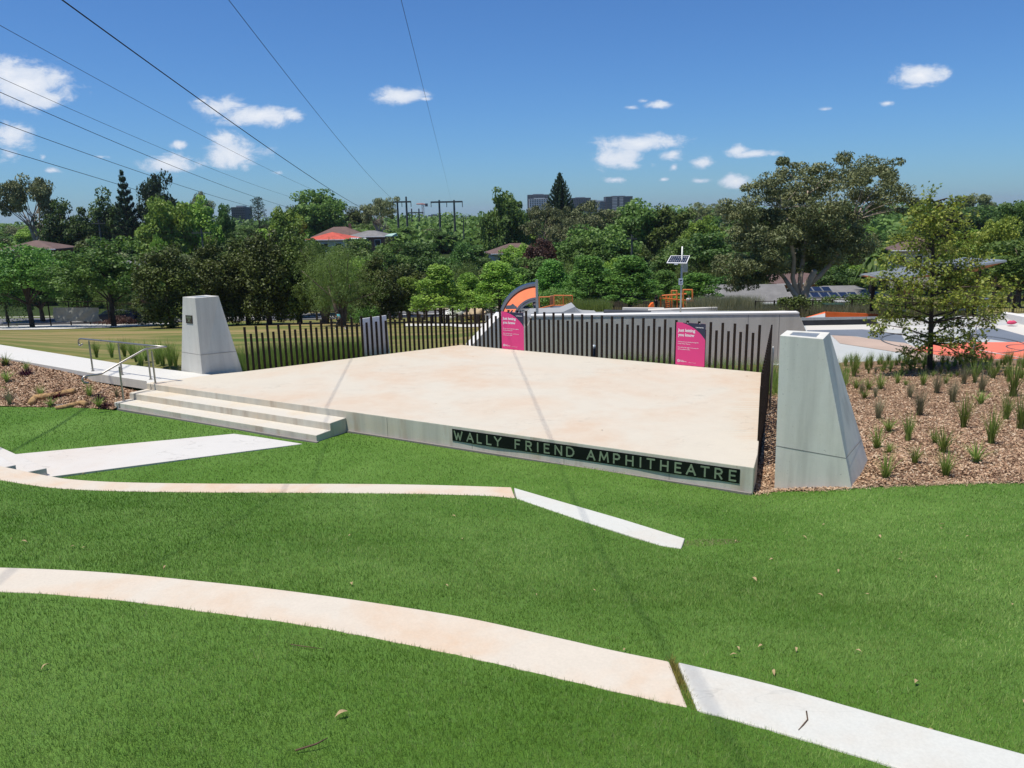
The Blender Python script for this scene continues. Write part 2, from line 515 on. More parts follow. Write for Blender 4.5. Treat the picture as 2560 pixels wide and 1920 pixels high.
M['l_silver'] = leaf_mat('silver_leaves', (.16, .18, .10), (.30, .30, .17))
M['l_purple'] = leaf_mat('purple_leaves', (.045, .012, .02), (.10, .02, .035))
M['l_tuss'] = leaf_mat('tussock_blades', (.11, .19, .03), (.30, .38, .09))
M['l_tuss2'] = leaf_mat('grey_tussock_blades', (.16, .17, .08), (.30, .28, .17))
# ------------------------------------------------------------------ terrain heights
GY = [-60, 20.4, 21.6, 24, 56, 90, 120, 180, 250, 400, 800, 1500, 6000]
GL = [-5.35, -5.35, -4.62, -4.45, -8.05, -11.6, -12.3, -8.4, -6.5, -8, -13, -18, -60]
GR = [-5.62, -5.62, -5.62, -5.62, -7.15, -11.2, -12.0, -8.2, -5.5, -4, -5, -9, -45]


def G(x, y):
    x = np.asarray(x, float); y = np.asarray(y, float)
    gl = np.interp(y, GY, GL)
    yl = np.where(x < -9.7, 22.1 + (-9.7 - x) * .64, 22.1)
    yl = np.minimum(yl, 60)
    d = y - yl
    lift = (-4.40 - np.interp(yl, GY, GL)) * np.exp(-np.maximum(d, 0) / 7.0) * (x < -9.5)
    gl = gl + np.where(d > .3, lift, 0)
    gr = np.interp(y, [-60, 39, 48, 60, 90, 120, 180, 250, 400, 800, 1500, 6000], [-5.62, -5.62, -6.7, -7.9, -11.4, -12.3, -8.4, -6.5, -8, -13, -18, -60])
    w = sstep(x, -4, 1.5)
    g = gl * (1 - w) + gr * w
    und = (np.sin(x * .031 + 1) * np.cos(y * .027) * .8 + np.sin(x * .011) * .8) * sstep(y, 120, 260)
    return g + und


def lawn_noise(X, Y):
    return .012 * np.sin(X * 2.1 + Y) * np.sin(Y * 1.7) + .01 * np.sin(X * .9 - Y * 1.3)


class TPS:
    def __init__(s, pts, lam=1e-3):
        p = np.array(pts, float); s.c = p[:, :2]; n = len(p)
        r = np.hypot(*(s.c[:, None] - s.c[None]).transpose(2, 0, 1))
        K = np.where(r > 0, r ** 2 * np.log(r + 1e-9), 0) + lam * np.eye(n)
        A = np.zeros((n + 3, n + 3)); A[:n, :n] = K; A[:n, n] = 1; A[:n, n + 1:] = s.c; A[n, :n] = 1; A[n + 1:, :n] = s.c.T
        s.w = np.linalg.solve(A, np.r_[p[:, 2], 0, 0, 0]); s.n = n

    def __call__(s, X, Y):
        X = np.asarray(X, float); Y = np.asarray(Y, float)
        out = s.w[s.n] + s.w[s.n + 1] * X + s.w[s.n + 2] * Y
        for i in range(s.n):
            r2 = (X - s.c[i, 0]) ** 2 + (Y - s.c[i, 1]) ** 2
            out = out + s.w[i] * .5 * r2 * np.log(r2 + 1e-12)
        return out


# curved seat walls: far and near edges read at their own level
H1, H2 = 4.3, 2.4
def xy(L, H): return [P(x, y, H)[:2] for x, y in L]
def ext(L, k=2.5, first=True):
    a, b = (L[0], L[1]) if first else (L[-1], L[-2])
    e = a + (a - b) / np.linalg.norm(a - b) * k
    return [e] + list(L) if first else list(L) + [e]


s1_far = ext(xy([(-60, 1156), (10, 1168), (66, 1180), (121, 1190.6), (176, 1199), (300, 1206.5), (529, 1210), (900, 1211), (1100, 1214), (1278, 1219.5)], H1), 3)
s1_near = ext(xy([(-60, 1191), (0, 1201), (54, 1210), (108, 1218), (176, 1224), (300, 1229), (529, 1232), (900, 1234), (1100, 1237), (1288, 1246.5)], H1), 3)
s1b_far = xy([(1285, 1221), (1557, 1300), (1712, 1348)], H1)
s1b_near = xy([(1292, 1248), (1374, 1276), (1452, 1302.6), (1651.7, 1365.5), (1703, 1373.4)], H1)
s2_far = ext(xy([(-40, 1420), (0, 1421), (163, 1427), (325, 1438), (529, 1458), (692, 1476), (900, 1504), (1157, 1545), (1400, 1598), (1531, 1628), (1673, 1657)], H2), 4)
s2_near = ext(xy([(-40, 1480), (0, 1482), (122, 1488.5), (325, 1507), (529, 1535), (732, 1562), (900, 1592), (1157, 1645), (1400, 1701), (1557, 1738), (1720, 1774)], H2), 4)
s2b_far = ext(xy([(1694, 1659), (1924, 1714), (2187, 1788), (2560, 1890)], H2), 3.5, False)
s2b_near = ext(xy([(1742, 1781), (1924, 1830), (2082, 1877), (2210, 1916), (2330, 1955)], H2), 3.5, False)


def cr(L, n=6):
    a, b = [], []
    L = list(L)
    if np.linalg.norm(L[1] - L[0]) > 2.2: a = [L[0]]; L = L[1:]
    if np.linalg.norm(L[-1] - L[-2]) > 2.2: b = [L[-1]]; L = L[:-1]
    return a + catmull(L, n) + b


c1 = [(a + b) / 2 for a, b in zip(cr(s1_far), cr(s1_near))] + [(s1b_far[0] + s1b_near[0]) / 2, (s1b_far[-1] + s1b_near[-1]) / 2]
end1 = c1[-1]; dir1 = (c1[-1] - c1[-2]) / np.linalg.norm(c1[-1] - c1[-2])
c1x = c1 + [end1 + dir1 * 9]
c2 = [(a + b) / 2 for a, b in zip(cr(s2_far), cr(s2_near))] + [(s2b_far[k] + s2b_near[k]) / 2 for k in (0, -1)]
if c2[-1][0] < c2[-2][0]: pass
L1len = sum(np.linalg.norm(c1[i + 1] - c1[i]) for i in range(len(c1) - 1))

shared = []
for x, y, H in ((2560, 1205, 4.4), (2340, 1212, 4.43), (2127, 1221, 4.5), (1936, 1229, 4.78), (1886, 1240, 4.8), (1800, 1420, 4.0), (2200, 1400, 3.75), (2560, 1450, 3.45), (1950, 1330, 4.28)):
    p = P(x, y, H); shared.append((p[0], p[1], -H))
shared += [(9, 3, -2.55), (10, 6, -3.2), (11, 9, -3.95), (6.5, 1.2, -2.3)]
mid_pts = list(shared)
for k in range(0, len(s1_near)): mid_pts.append((*s1_near[k], -4.297))
for k in range(len(s1b_near)): mid_pts.append((*s1b_near[k], -4.297))
for k in range(0, len(s2_far), 1): mid_pts.append((*s2_far[k], -2.84))
for p, z in zip(s2b_far, (-2.78, -2.7, -2.6, -2.5, -2.4)): mid_pts.append((*p, z))
T_mid = TPS(mid_pts)
low_pts = list(shared) + [(*s1b_near[-1], -4.305)] + [(*p, z) for p, z in zip(s2b_far, (-2.78, -2.7, -2.6, -2.5, -2.4))]
FRc = P(1886, 1169, 4.3); ST = P(367, 958, 4.3)
E_ = (FRc - ST)[:2]; E_ /= np.linalg.norm(E_); N_ = np.array([E_[1], -E_[0]])


def stg(e, n): return ST[:2] + E_ * e + N_ * n


for e, n in ((-3, 1.2), (0, 1.1), (3.5, 1.1), (7, 1.1), (9, 0), (12, 0), (15.5, 0)): low_pts.append((*stg(e, n), -4.785))
for k in range(0, len(s1_far), 2): low_pts.append((*s1_far[k], -4.785))
for x, y, H in ((0, 1060, 4.785), (200, 1100, 4.785), (700, 1160, 4.785), (1278, 1216, 4.74), (1500, 1280, 4.56), (1712, 1346, 4.32)):
    p = P(x, y, H); low_pts.append((p[0], p[1], -H))
T_low = TPS(low_pts)


def lawn_z(X, Y):
    d1, sg, arc = pdist(X, Y, c1x)
    wid = .03 + .5 * np.maximum(0, arc - L1len)
    w = sstep(sg * d1, -wid, wid)
    z = T_mid(X, Y) * (1 - w) + np.where((Y > 8) | (X > .5), T_low(X, Y), -4.785) * w
    z = np.maximum(z, -4.83)
    d2, sg2, _ = pdist(X, Y, c2)
    near = -2.396 + .2 * np.clip(d2 - .2, 0, 4.5)
    z = np.where(sg2 > 0, z, near)
    return z + lawn_noise(X, Y) * sstep(d1, .3, 1.2) * sstep(d2, .3, 1.2)


# ------------------------------------------------------------------ outlines used for masks
bedF = [P(x, y, H)[:2] for x, y, H in ((1893, 1237, 4.8), (1936, 1230, 4.8), (2030, 1230, 4.65), (2127, 1223, 4.5), (2300, 1214, 4.43), (2560, 1205, 4.4))]
bedF = [stg(15.9, -.3)] + bedF + [bedF[-1] + np.array([8, -.4])]
bedF = [np.array(p) for p in bedF]
bed_poly = [tuple(p) for p in bedF] + [(20, 28), (-2, 28), tuple(stg(9, -3))]
lbedF = [P(x, y, 4.78)[:2] for x, y in ((-260, 1013), (0, 1016), (112, 1019), (210, 1021.5), (287, 1024))] + [stg(-.12, 1.13)]
path_far = [P(x, y, 4.3)[:2] for x, y in ((0, 861), (187, 890), (312, 910), (449, 926.5), (530, 936.5))]
path_near = [P(x, y, 4.3)[:2] for x, y in ((0, 892), (218, 930), (366, 951.5))]
pf0 = path_far[0] + (path_far[0] - path_far[1]) / np.linalg.norm(path_far[0] - path_far[1]) * 14
pn0 = path_near[0] + (path_near[0] - path_near[1]) / np.linalg.norm(path_near[0] - path_near[1]) * 14
lbed_poly = [tuple(p) for p in lbedF] + [tuple(stg(0, 0)), tuple(path_near[1]), tuple(pn0)]
low_path = [P(x, y, 4.76)[:2] for x, y in ((-140, 1083), (0, 1117), (38, 1134), (585, 1083), (640, 1090), (756, 1108), (121, 1190.5), (60, 1200), (-170, 1215))]
stage_poly = [stg(-.15, 1.1), stg(7.1, 1.1), stg(7.1, 0), stg(16.08, 0), (7.3, 20), (7, 26), (-10, 26), (-13, 21.5)]
s1_poly = [tuple(p) for p in cr(s1_far)] + [tuple(p) for p in cr(s1_near)][::-1]
s1b_poly = [tuple(p) for p in s1b_far] + [tuple(p) for p in s1b_near][::-1]
s2_poly = [tuple(p) for p in cr(s2_far)] + [tuple(p) for p in cr(s2_near)][::-1]
s2b_poly = [tuple(p) for p in cr(s2b_far, 4)] + [tuple(p) for p in cr(s2b_near, 4)][::-1]

# ------------------------------------------------------------------ lawn sheet
def grid_mesh(name, xs, ys, zf, mat):
    X, Y = np.meshgrid(xs, ys); Z = zf(X, Y)
    V = np.stack([X.ravel(), Y.ravel(), Z.ravel()], 1)
    nx, ny = len(xs), len(ys)
    i = np.arange(nx - 1)[None] + np.arange(ny - 1)[:, None] * nx
    FC = np.stack([i, i + 1, i + nx + 1, i + nx], -1).reshape(-1, 4)
    return np_mesh(name, V, FC, mat, smooth=True)


def lawn_sheet(X, Y):
    z = lawn_z(X, Y)
    for poly in (bed_poly, lbed_poly):
        ins = inpoly(X, Y, poly)
        d, _, _ = pdist(X, Y, poly + [poly[0]])
        z = z - np.where(ins, .35 * sstep(d, .05, .35), 0)
    return z


t = NT('lawn_turf_base')
p = t.pos()
n1 = t.noise(p, .55, 4, .6, .3); n2 = t.noise(p, 18, 4, .7); n3 = t.noise(p, 130, 2, .6)
c = t.mix(t.rng(n1, .35, .65), (.09, .19, .016), (.15, .27, .045))
c = t.mix(t.rng(n3, .3, .7), c, t.mix(.5, c, (.03, .08, .012)))
c = t.mix(t.rng(n2, .35, .7, 0, .35), c, (.085, .20, .04))
t.set('Base Color', c); t.set('Roughness', .8); t.set('Specular IOR Level', .2)
t.bump(n3, .6, .02)
M['lawn'] = t.m
me = grid_mesh('lawn', np.arange(-24, 16.01, .1), np.arange(-2, 21.3, .1), lawn_sheet, M['lawn'])
tag(link('lawn', me), kind='structure')

# turf blades: denser and finer near the eye
def scatter(n, x0, x1, y0, y1, dens_fn, excl):
    X = rng.uniform(x0, x1, n); Y = rng.uniform(y0, y1, n)
    k = (np.abs(X) < .80 * np.maximum(Y, .4) + 3.2) & (rng.random(n) < dens_fn(X, Y))
    X, Y = X[k], Y[k]
    for poly in excl:
        m = inpoly(X, Y, poly); X, Y = X[~m], Y[~m]
    return X, Y


def blades(X, Y, Z, h, w, lean, tint, name, mat, clump=None):
    n = len(X); a = rng.uniform(0, 2 * math.pi, n); b = rng.uniform(0, 2 * math.pi, n)
    L = lean * rng.random(n) * h
    base = np.stack([X, Y, Z - .004], 1)
    side = np.stack([np.cos(a), np.sin(a), np.zeros(n)], 1) * (w / 2)[:, None]
    tip = base + np.stack([np.cos(b) * L, np.sin(b) * L, h], 1)
    V = np.empty((n * 3, 3), np.float32); V[0::3] = base - side; V[1::3] = base + side; V[2::3] = tip
    return np_mesh(name, V, np.arange(n * 3).reshape(n, 3), mat, tint)


t = NT('turf_blades')
at = t.n.new('ShaderNodeAttribute'); at.attribute_name = 'tint'
p = t.pos(); n1 = t.noise(p, .28, 5, .62, .6); n0 = t.noise(p, 2.0, 6, .72, .6)
sx_ = t.n.new('ShaderNodeSeparateXYZ'); t.l.new(p, sx_.inputs[0])
c = t.mix(t.rng(t.math('ADD', n1, t.math('MULTIPLY', t.rng(sx_.outputs[0], -5, 6), .34)), .46, .80), (.112, .235, .018), (.42, .58, .16))  # brushed-pile sheen put into the blade colour: paler towards +X, over random patches
c = t.mix(t.rng(n0, .36, .6), t.mix(.6, c, (.075, .165, .010)), c)
c = t.mix(t.rng(t.noise(p, .9, 4, .6), .5, .66, 0, .35), c, (.30, .38, .10))
c = t.mix(t.rng(at.outputs['Fac'], 0, .5, .75, 0), c, (.04, .10, .008))
c = t.mix(t.rng(at.outputs['Fac'], .8, 1, 0, .75), c, (.36, .42, .17))
t.set('Base Color', c); t.set('Roughness', .5); t.set('Specular IOR Level', .35)
tr = t.n.new('ShaderNodeBsdfTranslucent'); t.l.new(c, tr.inputs[0])
ms = t.n.new('ShaderNodeMixShader'); ms.inputs[0].default_value = .3
t.l.new(t.b.outputs[0], ms.inputs[1]); t.l.new(tr.outputs[0], ms.inputs[2]); t.l.new(ms.outputs[0], t.out.inputs[0])
M['turf'] = t.m
excl = [s1_poly, s1b_poly, s2_poly, s2b_poly, bed_poly, lbed_poly, low_path, stage_poly]
sets = []
for (n, y0, y1, x0, x1, d0) in ((1350000, .6, 5.2, -7.3, 7.3, 3.0), (1300000, 5.2, 10, -11, 11, 6.5), (1000000, 10, 20.2, -18.5, 15, 12)):
    area = (y1 - y0) * (x1 - x0); cand = n / area
    def dens(X, Y, cand=cand):
        d = np.hypot(X, Y)
        return np.clip(17000 * (3.2 / np.maximum(d, 2.6)) ** 1.75 / cand, 0, 1)
    X, Y = scatter(n, x0, x1, y0, y1, dens, excl)
    sets.append((X, Y))
X = np.concatenate([a for a, _ in sets]); Y = np.concatenate([b for _, b in sets])
d = np.hypot(X, Y)
w = .0028 * (np.maximum(d, 2.6) / 3.2) ** .85
h = rng.uniform(.016, .036, len(X)) * (1 + .25 * (d > 6))
tint = rng.random(len(X))
clump = np.sin(X * 17 + 3 * np.sin(Y * 9)) * np.sin(Y * 15 + 2.5 * np.sin(X * 11))
tint = np.clip(tint + .16 * clump, 0, 1)
me = blades(X, Y, lawn_z(X, Y), h, w, .9, tint, 'turf_grass', M['turf'])
tag(link('turf_grass', me), 'short dense green artificial turf blades over the amphitheatre lawn', 'grass', kind='stuff')
print('turf blades', len(X))

# ------------------------------------------------------------------ seat walls
def seat(name, far, near, ztop, depth, mat, parent=None):
    m = MB(); poly = [tuple(p) for p in far] + [tuple(p) for p in near][::-1]
    m.prism(poly, ztop - depth, ztop)
    return m.build(name, mat, parent, bevel=.012)


o = empty('seat_wall', (c1[8][0], c1[8][1], -4.78)); off = Vector(o.location)
tag(o, 'long curved concrete terrace edging in the lawn just before the stage, its right end angled', 'seat wall', 'concrete terrace seat walls in the lawn')
a = seat('curved_slab', cr(s1_far), cr(s1_near), -4.288, .62, M['seat'], o); a.location = -off
b = seat('end_slab', s1b_far, s1b_near, -4.286, .6, M['seat_new'], o); b.location = -off
tag(b, 'whiter straight end slab')
o = empty('seat_wall', (c2[8][0], c2[8][1], -2.9)); off = Vector(o.location)
tag(o, 'pinkish curved concrete terrace edging nearest the camera, with a whiter slab beyond its joint', 'seat wall', 'concrete terrace seat walls in the lawn')
a = seat('curved_slab', cr(s2_far), cr(s2_near), -2.388, .62, M['seat'], o); a.location = -off
b = seat('end_slab', cr(s2b_far, 4), cr(s2b_near, 4), -2.386, .6, M['seat_new'], o); b.location = -off
tag(b, 'white slab running out to the right')
# dark joints between old and new slabs
for (q0, q1, z, nm) in ((s1_far[-1], s1_near[-1], -4.33, 0), (s2_far[-1], s2_near[-1], -2.43, 1)):
    pass
# weeds growing out of the near joint and at the end of the far terrace
m = MB(); z_ = -2.425; q = [s2_far[-1], s2b_far[0], s2b_near[0], s2_near[-1]]
m.prism([tuple(a) for a in q], -2.9, z_); tag(m.build('joint_soil', plain('joint_soil', (.06, .04, .025), .95, 0, .5, 30)), kind='structure')
def tuft_field(name, cx, cy, zf, n, rx, ry, ang, hmin, hmax, w, mat, lean=1.1, extra=None):
    r = np.sqrt(rng.random(n)); a = rng.uniform(0, 2 * math.pi, n)
    lx = r * np.cos(a) * rx; ly = r * np.sin(a) * ry
    X = cx + lx * math.cos(ang) - ly * math.sin(ang); Y = cy + lx * math.sin(ang) + ly * math.cos(ang)
    return blades(X, Y, zf(X, Y), rng.uniform(hmin, hmax, n), np.full(n, w), lean, rng.random(n), name, mat)


jt = np.array([s2_far[-1] + (s2b_far[0] - s2_far[-1]) * .5, s2_near[-1] + (s2b_near[0] - s2_near[-1]) * .5])
jc = jt.mean(0); ja = math.atan2(*(jt[1] - jt[0])[::-1])
M['l_weed'] = leaf_mat('yellowing_weed', (.22, .24, .05), (.48, .38, .10))
me = tuft_field('weeds', jc[0], jc[1], lambda X, Y: np.full(X.shape, -2.42), 700, .26, .022, ja, .03, .06, .006, M['l_weed'], .9)
tag(link('weeds', me), 'yellowing weeds sprouting from the joint between the pink and the white slab', 'weeds', kind='stuff')
pe = P(1775, 1362, 4.31)
me = tuft_field('dead_grass', pe[0], pe[1], lawn_z, 900, .42, .13, -.15, .008, .02, .008, leaf_mat('straw', (.22, .17, .09), (.36, .29, .17)), 3)
tag(link('dead_grass', me), 'worn straw-coloured patch of dead grass at the end of the far terrace wall', 'dead grass', kind='stuff')

# low path from the steps, stair blocks at its left end
m = MB(); m.prism([tuple(q) for q in low_path], -5.1, -4.770)
tag(m.build('path', M['path2'], bevel=.008), 'pale scuffed concrete path crossing the lawn from the stage steps', 'path', kind='structure')
st_o = empty('steps', (*P(60, 1170, 4.7)[:2], -4.78)); off = Vector(st_o.location)
tag(st_o, 'two low concrete steps at the left frame edge behind the far terrace edging', 'steps')
for nm, H, pts in (('step', 4.62, ((116.6, 1170), (66, 1180), (-30, 1199), (-160, 1225), (-160, 1090), (0, 1117), (38, 1134))),
                   ('step', 4.46, ((39.4, 1162), (10, 1168), (-60, 1182), (-190, 1210), (-190, 1080), (-60, 1112), (-18, 1129)))):
    m = MB(); m.prism([tuple(P(x, y, H)[:2]) for x, y in pts], -5.1, -H)
    m.build(nm, M['path2'], st_o, bevel=.012).location = -off

# ------------------------------------------------------------------ stage
BR = P(1904, 931, 4.3)[:2]; BC = P(1153, 862, 4.3)[:2]; BL = P(607, 929, 4.3)[:2]
r1 = P(1894, 1136, 4.3)[:2]; r2 = P(1896.8, 1108, 4.3)[:2]; r3 = P(1900, 1000, 4.3)[:2]
pjun = P(530, 936.5, 4.3)[:2]
stage_top = [stg(0, 0), stg(16.08, 0), r1, r2, r3, BR, BC, BL, pjun]
# rust run-off stripes on the deck beside the right-hand pickets
t = M['deck_t']
ed = (BR - r2); edn = ed / np.linalg.norm(ed); nn = np.array([-edn[1], edn[0]])
vm = t.n.new('ShaderNodeVectorMath'); vm.operation = 'DOT_PRODUCT'; t.l.new(t.pos(), vm.inputs[0]); vm.inputs[1].default_value = (edn[0], edn[1], 0)
vn = t.n.new('ShaderNodeVectorMath'); vn.operation = 'DOT_PRODUCT'; t.l.new(t.pos(), vn.inputs[0]); vn.inputs[1].default_value = (nn[0], nn[1], 0)
along = t.math('ADD', vm.outputs['Value'], t.math('MULTIPLY', vn.outputs['Value'], .25))
ph = t.math('SINE', t.math('MULTIPLY', along, 2 * math.pi / .165))
dist = t.math('SUBTRACT', vn.outputs['Value'], float(r2 @ nn))
fade = t.math('MULTIPLY', t.rng(dist, 0, .75, 1, 0), t.rng(t.noise(t.pos(), 1.3, 3), .3, .6))
fade = t.math('MULTIPLY', fade, t.rng(vm.outputs['Value'], float(r2 @ edn) + .1, float(r2 @ edn) + .5, 0, 1))
fade = t.math('MULTIPLY', fade, t.rng(dist, -.3, -.2, 0, 1))
old = t.b.inputs['Base Color'].links[0].from_socket
t.set('Base Color', t.mix(t.math('MULTIPLY', t.rng(ph, .1, .8), t.math('MULTIPLY', fade, .55)), old, (.50, .30, .15)))

so = empty('stage', (*stg(8, -4), -4.78)); off = Vector(so.location)
tag(so, 'broad empty pinkish concrete stage platform with steps on its left, raised above the green lawn', 'stage')
m = MB(); m.mi = 0
m.prism([tuple(q) for q in stage_top], -5.5, -4.3)
m.m = [1] * len(m.m); m.m[1] = 0
o = m.build('platform', [M['deck'], M['face']], so, bevel=.014); o.location = -off
for k, (n0, n1, H, e1) in enumerate(((0.002, .52, 4.46, 7.02), (.522, .97, 4.62, 7.02))):
    m = MB(); q = [stg(.19, n0), stg(e1, n0), stg(e1, n1), stg(.19, n1)]
    if k == 0: q = [stg(.19, .002), stg(e1, .002), stg(e1, .52), stg(.19, .52)]
    m.prism([tuple(a) for a in q], -5.3, -H)
    m.m = [1] * len(m.m); m.m[1] = 0
    m.build('step', [M['tread'], M['face']], so, bevel=.012).location = -off
for n0, n1, H in ((-.25, .02, 4.298), (.022, .54, 4.452), (.542, 1.0, 4.612)):
    m = MB(); m.prism([tuple(stg(e, n)) for e, n in ((0.0, n0), (.165, n0), (.165, n1), (0.0, n1))], -5.3, -H)
    m.build('cheek_block', M['tread'], so, bevel=.01).location = -off
m = MB()
for a, b in (((-.02, .97), (7.08, .97)),): pass
m.prism([tuple(stg(e, n)) for e, n in ((.17, .972), (7.08, .972), (7.08, 1.04), (.17, 1.04))], -5.3, -4.752)
m.prism([tuple(stg(e, n)) for e, n in ((7.083, .003), (16.06, .003), (16.06, .055), (7.083, .055))], -5.3, -4.752)
m.build('footing', M['plinth'], so).location = -off
for e in (8.2, 10.4, 12.5, 14.6):
    m = MB(); zj_ = -4.33 if e < 9.9 else -4.64; m.prism([tuple(stg(e + a, n)) for a, n in ((-.004, .001), (.004, .001), (.004, .0035), (-.004, .0035))], -4.75, zj_)
    m.build('control_joint', M['plinth'], so).location = -off

# name sign on the stage front
GL_ = {'W': [[(0, 1), (.27, 0), (.5, .78), (.73, 0), (1, 1)]], 'A': [[(0, 0), (.5, 1), (1, 0)], [(.19, .33), (.81, .33)]], 'L': [[(0, 1), (0, 0), (1, 0)]],
       'Y': [[(0, 1), (.5, .48), (1, 1)], [(.5, .48), (.5, 0)]], 'F': [[(0, 0), (0, 1), (1, 1)], [(0, .52), (.85, .52)]],
       'R': [[(0, 0), (0, 1), (.6, 1), (.9, .9), (1, .74), (.9, .57), (.6, .48), (0, .48)], [(.5, .48), (1, 0)]], 'I': [[(.5, 0), (.5, 1)]],
       'E': [[(1, 1), (0, 1), (0, 0), (1, 0)], [(0, .52), (.85, .52)]], 'N': [[(0, 0), (0, 1), (1, 0), (1, 1)]],
       'D': [[(0, 0), (0, 1), (.45, 1), (.8, .88), (1, .62), (1, .38), (.8, .12), (.45, 0), (0, 0)]],
       'M': [[(0, 0), (.12, 1), (.5, .22), (.88, 1), (1, 0)]], 'P': [[(0, 0), (0, 1), (.6, 1), (.9, .9), (1, .72), (.9, .55), (.6, .45), (0, .45)]],
       'H': [[(0, 0), (0, 1)], [(1, 0), (1, 1)], [(0, .5), (1, .5)]], 'T': [[(0, 1), (1, 1)], [(.5, 1), (.5, 0)]]}
GW = {'W': .17, 'A': .135, 'L': .085, 'Y': .13, 'F': .09, 'R': .10, 'I': .02, 'E': .09, 'N': .12, 'D': .125, 'M': .155, 'P': .10, 'H': .115, 'T': .12}


def letter_mesh(mb, ch, u0, v0, w, h, st, to3, depth):
    for s in GL_[ch]:
        for i in range(len(s) - 1):
            a = np.array([u0 + s[i][0] * w, v0 + s[i][1] * h]); b = np.array([u0 + s[i + 1][0] * w, v0 + s[i + 1][1] * h])
            d = (b - a) / np.linalg.norm(b - a); nrm = np.array([-d[1], d[0]]) * st / 2
            a2 = a - d * st * .42; b2 = b + d * st * .42
            dz = depth + .0004 * (hash((ch, i)) % 3)
            c = [a2 - nrm, b2 - nrm, b2 + nrm, a2 + nrm]
            lo = [to3(q[0], q[1], .001) for q in c]; hi = [to3(q[0], q[1], dz + .0003 * i) for q in c]
            mb.add(lo + hi, [(4, 5, 6, 7), (0, 1, 5, 4), (1, 2, 6, 5), (2, 3, 7, 6), (3, 0, 4, 7)])


sg_o = empty('name_sign', (*stg(12.9, .02), -4.62)); off = Vector(sg_o.location)
tag(sg_o, 'long black sign on the stage front reading WALLY FRIEND AMPHITHEATRE in sage green letters', 'sign')
e0, e1_, zt, zb = 9.92, 15.85, -4.367, -4.623
m = MB(); nseg = 60; vs = []; fs = []
for i in range(nseg + 1):      # the thin plate bows slightly away from the wall between its fixings
    e = e0 + (e1_ - e0) * i / nseg
    bow = .004 + .010 * max(0, math.sin((e - e0) / 1.9 * math.pi)) ** 2
    for n, z in ((bow * .3 + .002, zt), (bow + .002, zb), (bow * .3 + .006, zt), (bow + .006, zb)):
        q = stg(e, n); vs.append((q[0], q[1], z))
for i in range(nseg):
    a = i * 4; b = a + 4
    fs += [(a + 2, a + 3, b + 3, b + 2), (a, b, b + 1, a + 1), (a + 2, b + 2, b, a), (a + 3, a + 1, b + 1, b + 3)]
fs += [(0, 1, 3, 2), (nseg * 4, nseg * 4 + 2, nseg * 4 + 3, nseg * 4 + 1)]
m.add(vs, fs); m.build('plate', M['signblack'], sg_o).location = -off


def sgn3(u, v, d):
    bow = .004 + .010 * max(0, math.sin((u - e0) / 1.9 * math.pi)) ** 2
    f = (zt - v) / (zt - zb)
    q = stg(u, .0065 + bow * (.3 + .7 * f) + d); return (q[0], q[1], v)


word = 'WALLYFRIENDAMPHITHEATRE'
zx = [125, 205, 268, 333, 392, 525, 600, 661, 722, 800, 880, 1020, 1107, 1193, 1280, 1354, 1423, 1515, 1608, 1695, 1788, 1880, 1975]
zy = [240, 250, 258, 270, 280, 295, 305, 315, 325, 335, 348, 368, 380, 395, 408, 418, 425, 440, 455, 468, 482, 495, 510]
for ch, x, y in zip(word, zx, zy):
    m = MB(); q = VP(1100 + x / 2.698, 1000 + y / 2.698, ST, FRc); e = (q - ST)[:2] @ E_
    wd = GW[ch] * 1.12
    letter_mesh(m, ch, e - wd / 2, zb + .040, wd, .172, .030, sgn3, .004)
    m.build('letter', M['letter'], sg_o).location = -off
# ------------------------------------------------------------------ beds, paths
t = NT('bark_mulch')
p = t.pos(); n1 = t.noise(p, 1.1, 5); n2 = t.noise(p, 42, 6, .75); n3 = t.noise(p, 9, 4, .7)
c = t.ramp(n2, [(.28, (.06, .03, .018)), (.5, (.26, .16, .095)), (.72, (.50, .35, .22))])
c = t.mix(t.rng(n1, .35, .65, 0, .5), c, (.30, .22, .14)); c = t.mix(t.rng(n3, .3, .55, .45, 0), c, (.07, .035, .02))
t.set('Base Color', c); t.set('Roughness', .95); t.set('Specular IOR Level', .15); t.bump(n2, .9, .04)
M['mulch'] = t.m
shB = [(q[0], q[1], z) for q, z in ((bedF[1], -4.8), (bedF[2], -4.8), (bedF[3], -4.65), (bedF[4], -4.5), (bedF[5], -4.43), (bedF[6], -4.4), (bedF[7], -4.4))]
T_bed = TPS(shB + [(4.4, 12.9, -4.8), (5.0, 15, -4.95), (5.9, 17.6, -5.02), (7, 20.5, -5.15), (6.37, 13.15, -4.42), (8.5, 13.4, -4.46), (12, 13, -4.42), (10, 18, -4.85), (15, 18, -4.8),
                   (7, 25, -5.45), (1, 27, -5.5), (13.8, 24.8, -5.32), (18, 26, -5.42), (11, 27, -5.5), (16, 27.2, -5.5)], .01)


def bed_z(X, Y): return T_bed(X, Y) + .015 + .02 * np.sin(X * 3 + Y * 2) * np.sin(Y * 3.1 - X)


xs = np.arange(-2, 20.01, .2); nt = 70
fx = [q[0] for q in bedF]; fy = [q[1] for q in bedF]
V = []
for x in xs:
    yf = np.interp(x, fx, fy) if x > fx[0] else stg(0, 0)[1] + (x - stg(0, 0)[0]) * (E_[1] / E_[0]) + .4
    yy = yf + (27.4 - yf) * np.linspace(0, 1, nt)
    zz = bed_z(np.full(nt, x), yy) - (.3 if x < 4 else 0)
    V += list(zip([x] * nt, yy, zz))
i = np.arange(len(xs) - 1)[:, None] * nt + np.arange(nt - 1)[None]
FC = np.stack([i, i + nt, i + nt + 1, i + 1], -1).reshape(-1, 4)
tag(link('mulch_ground', np_mesh('mulch_bed', np.array(V), FC, M['mulch'], smooth=True)), kind='structure')

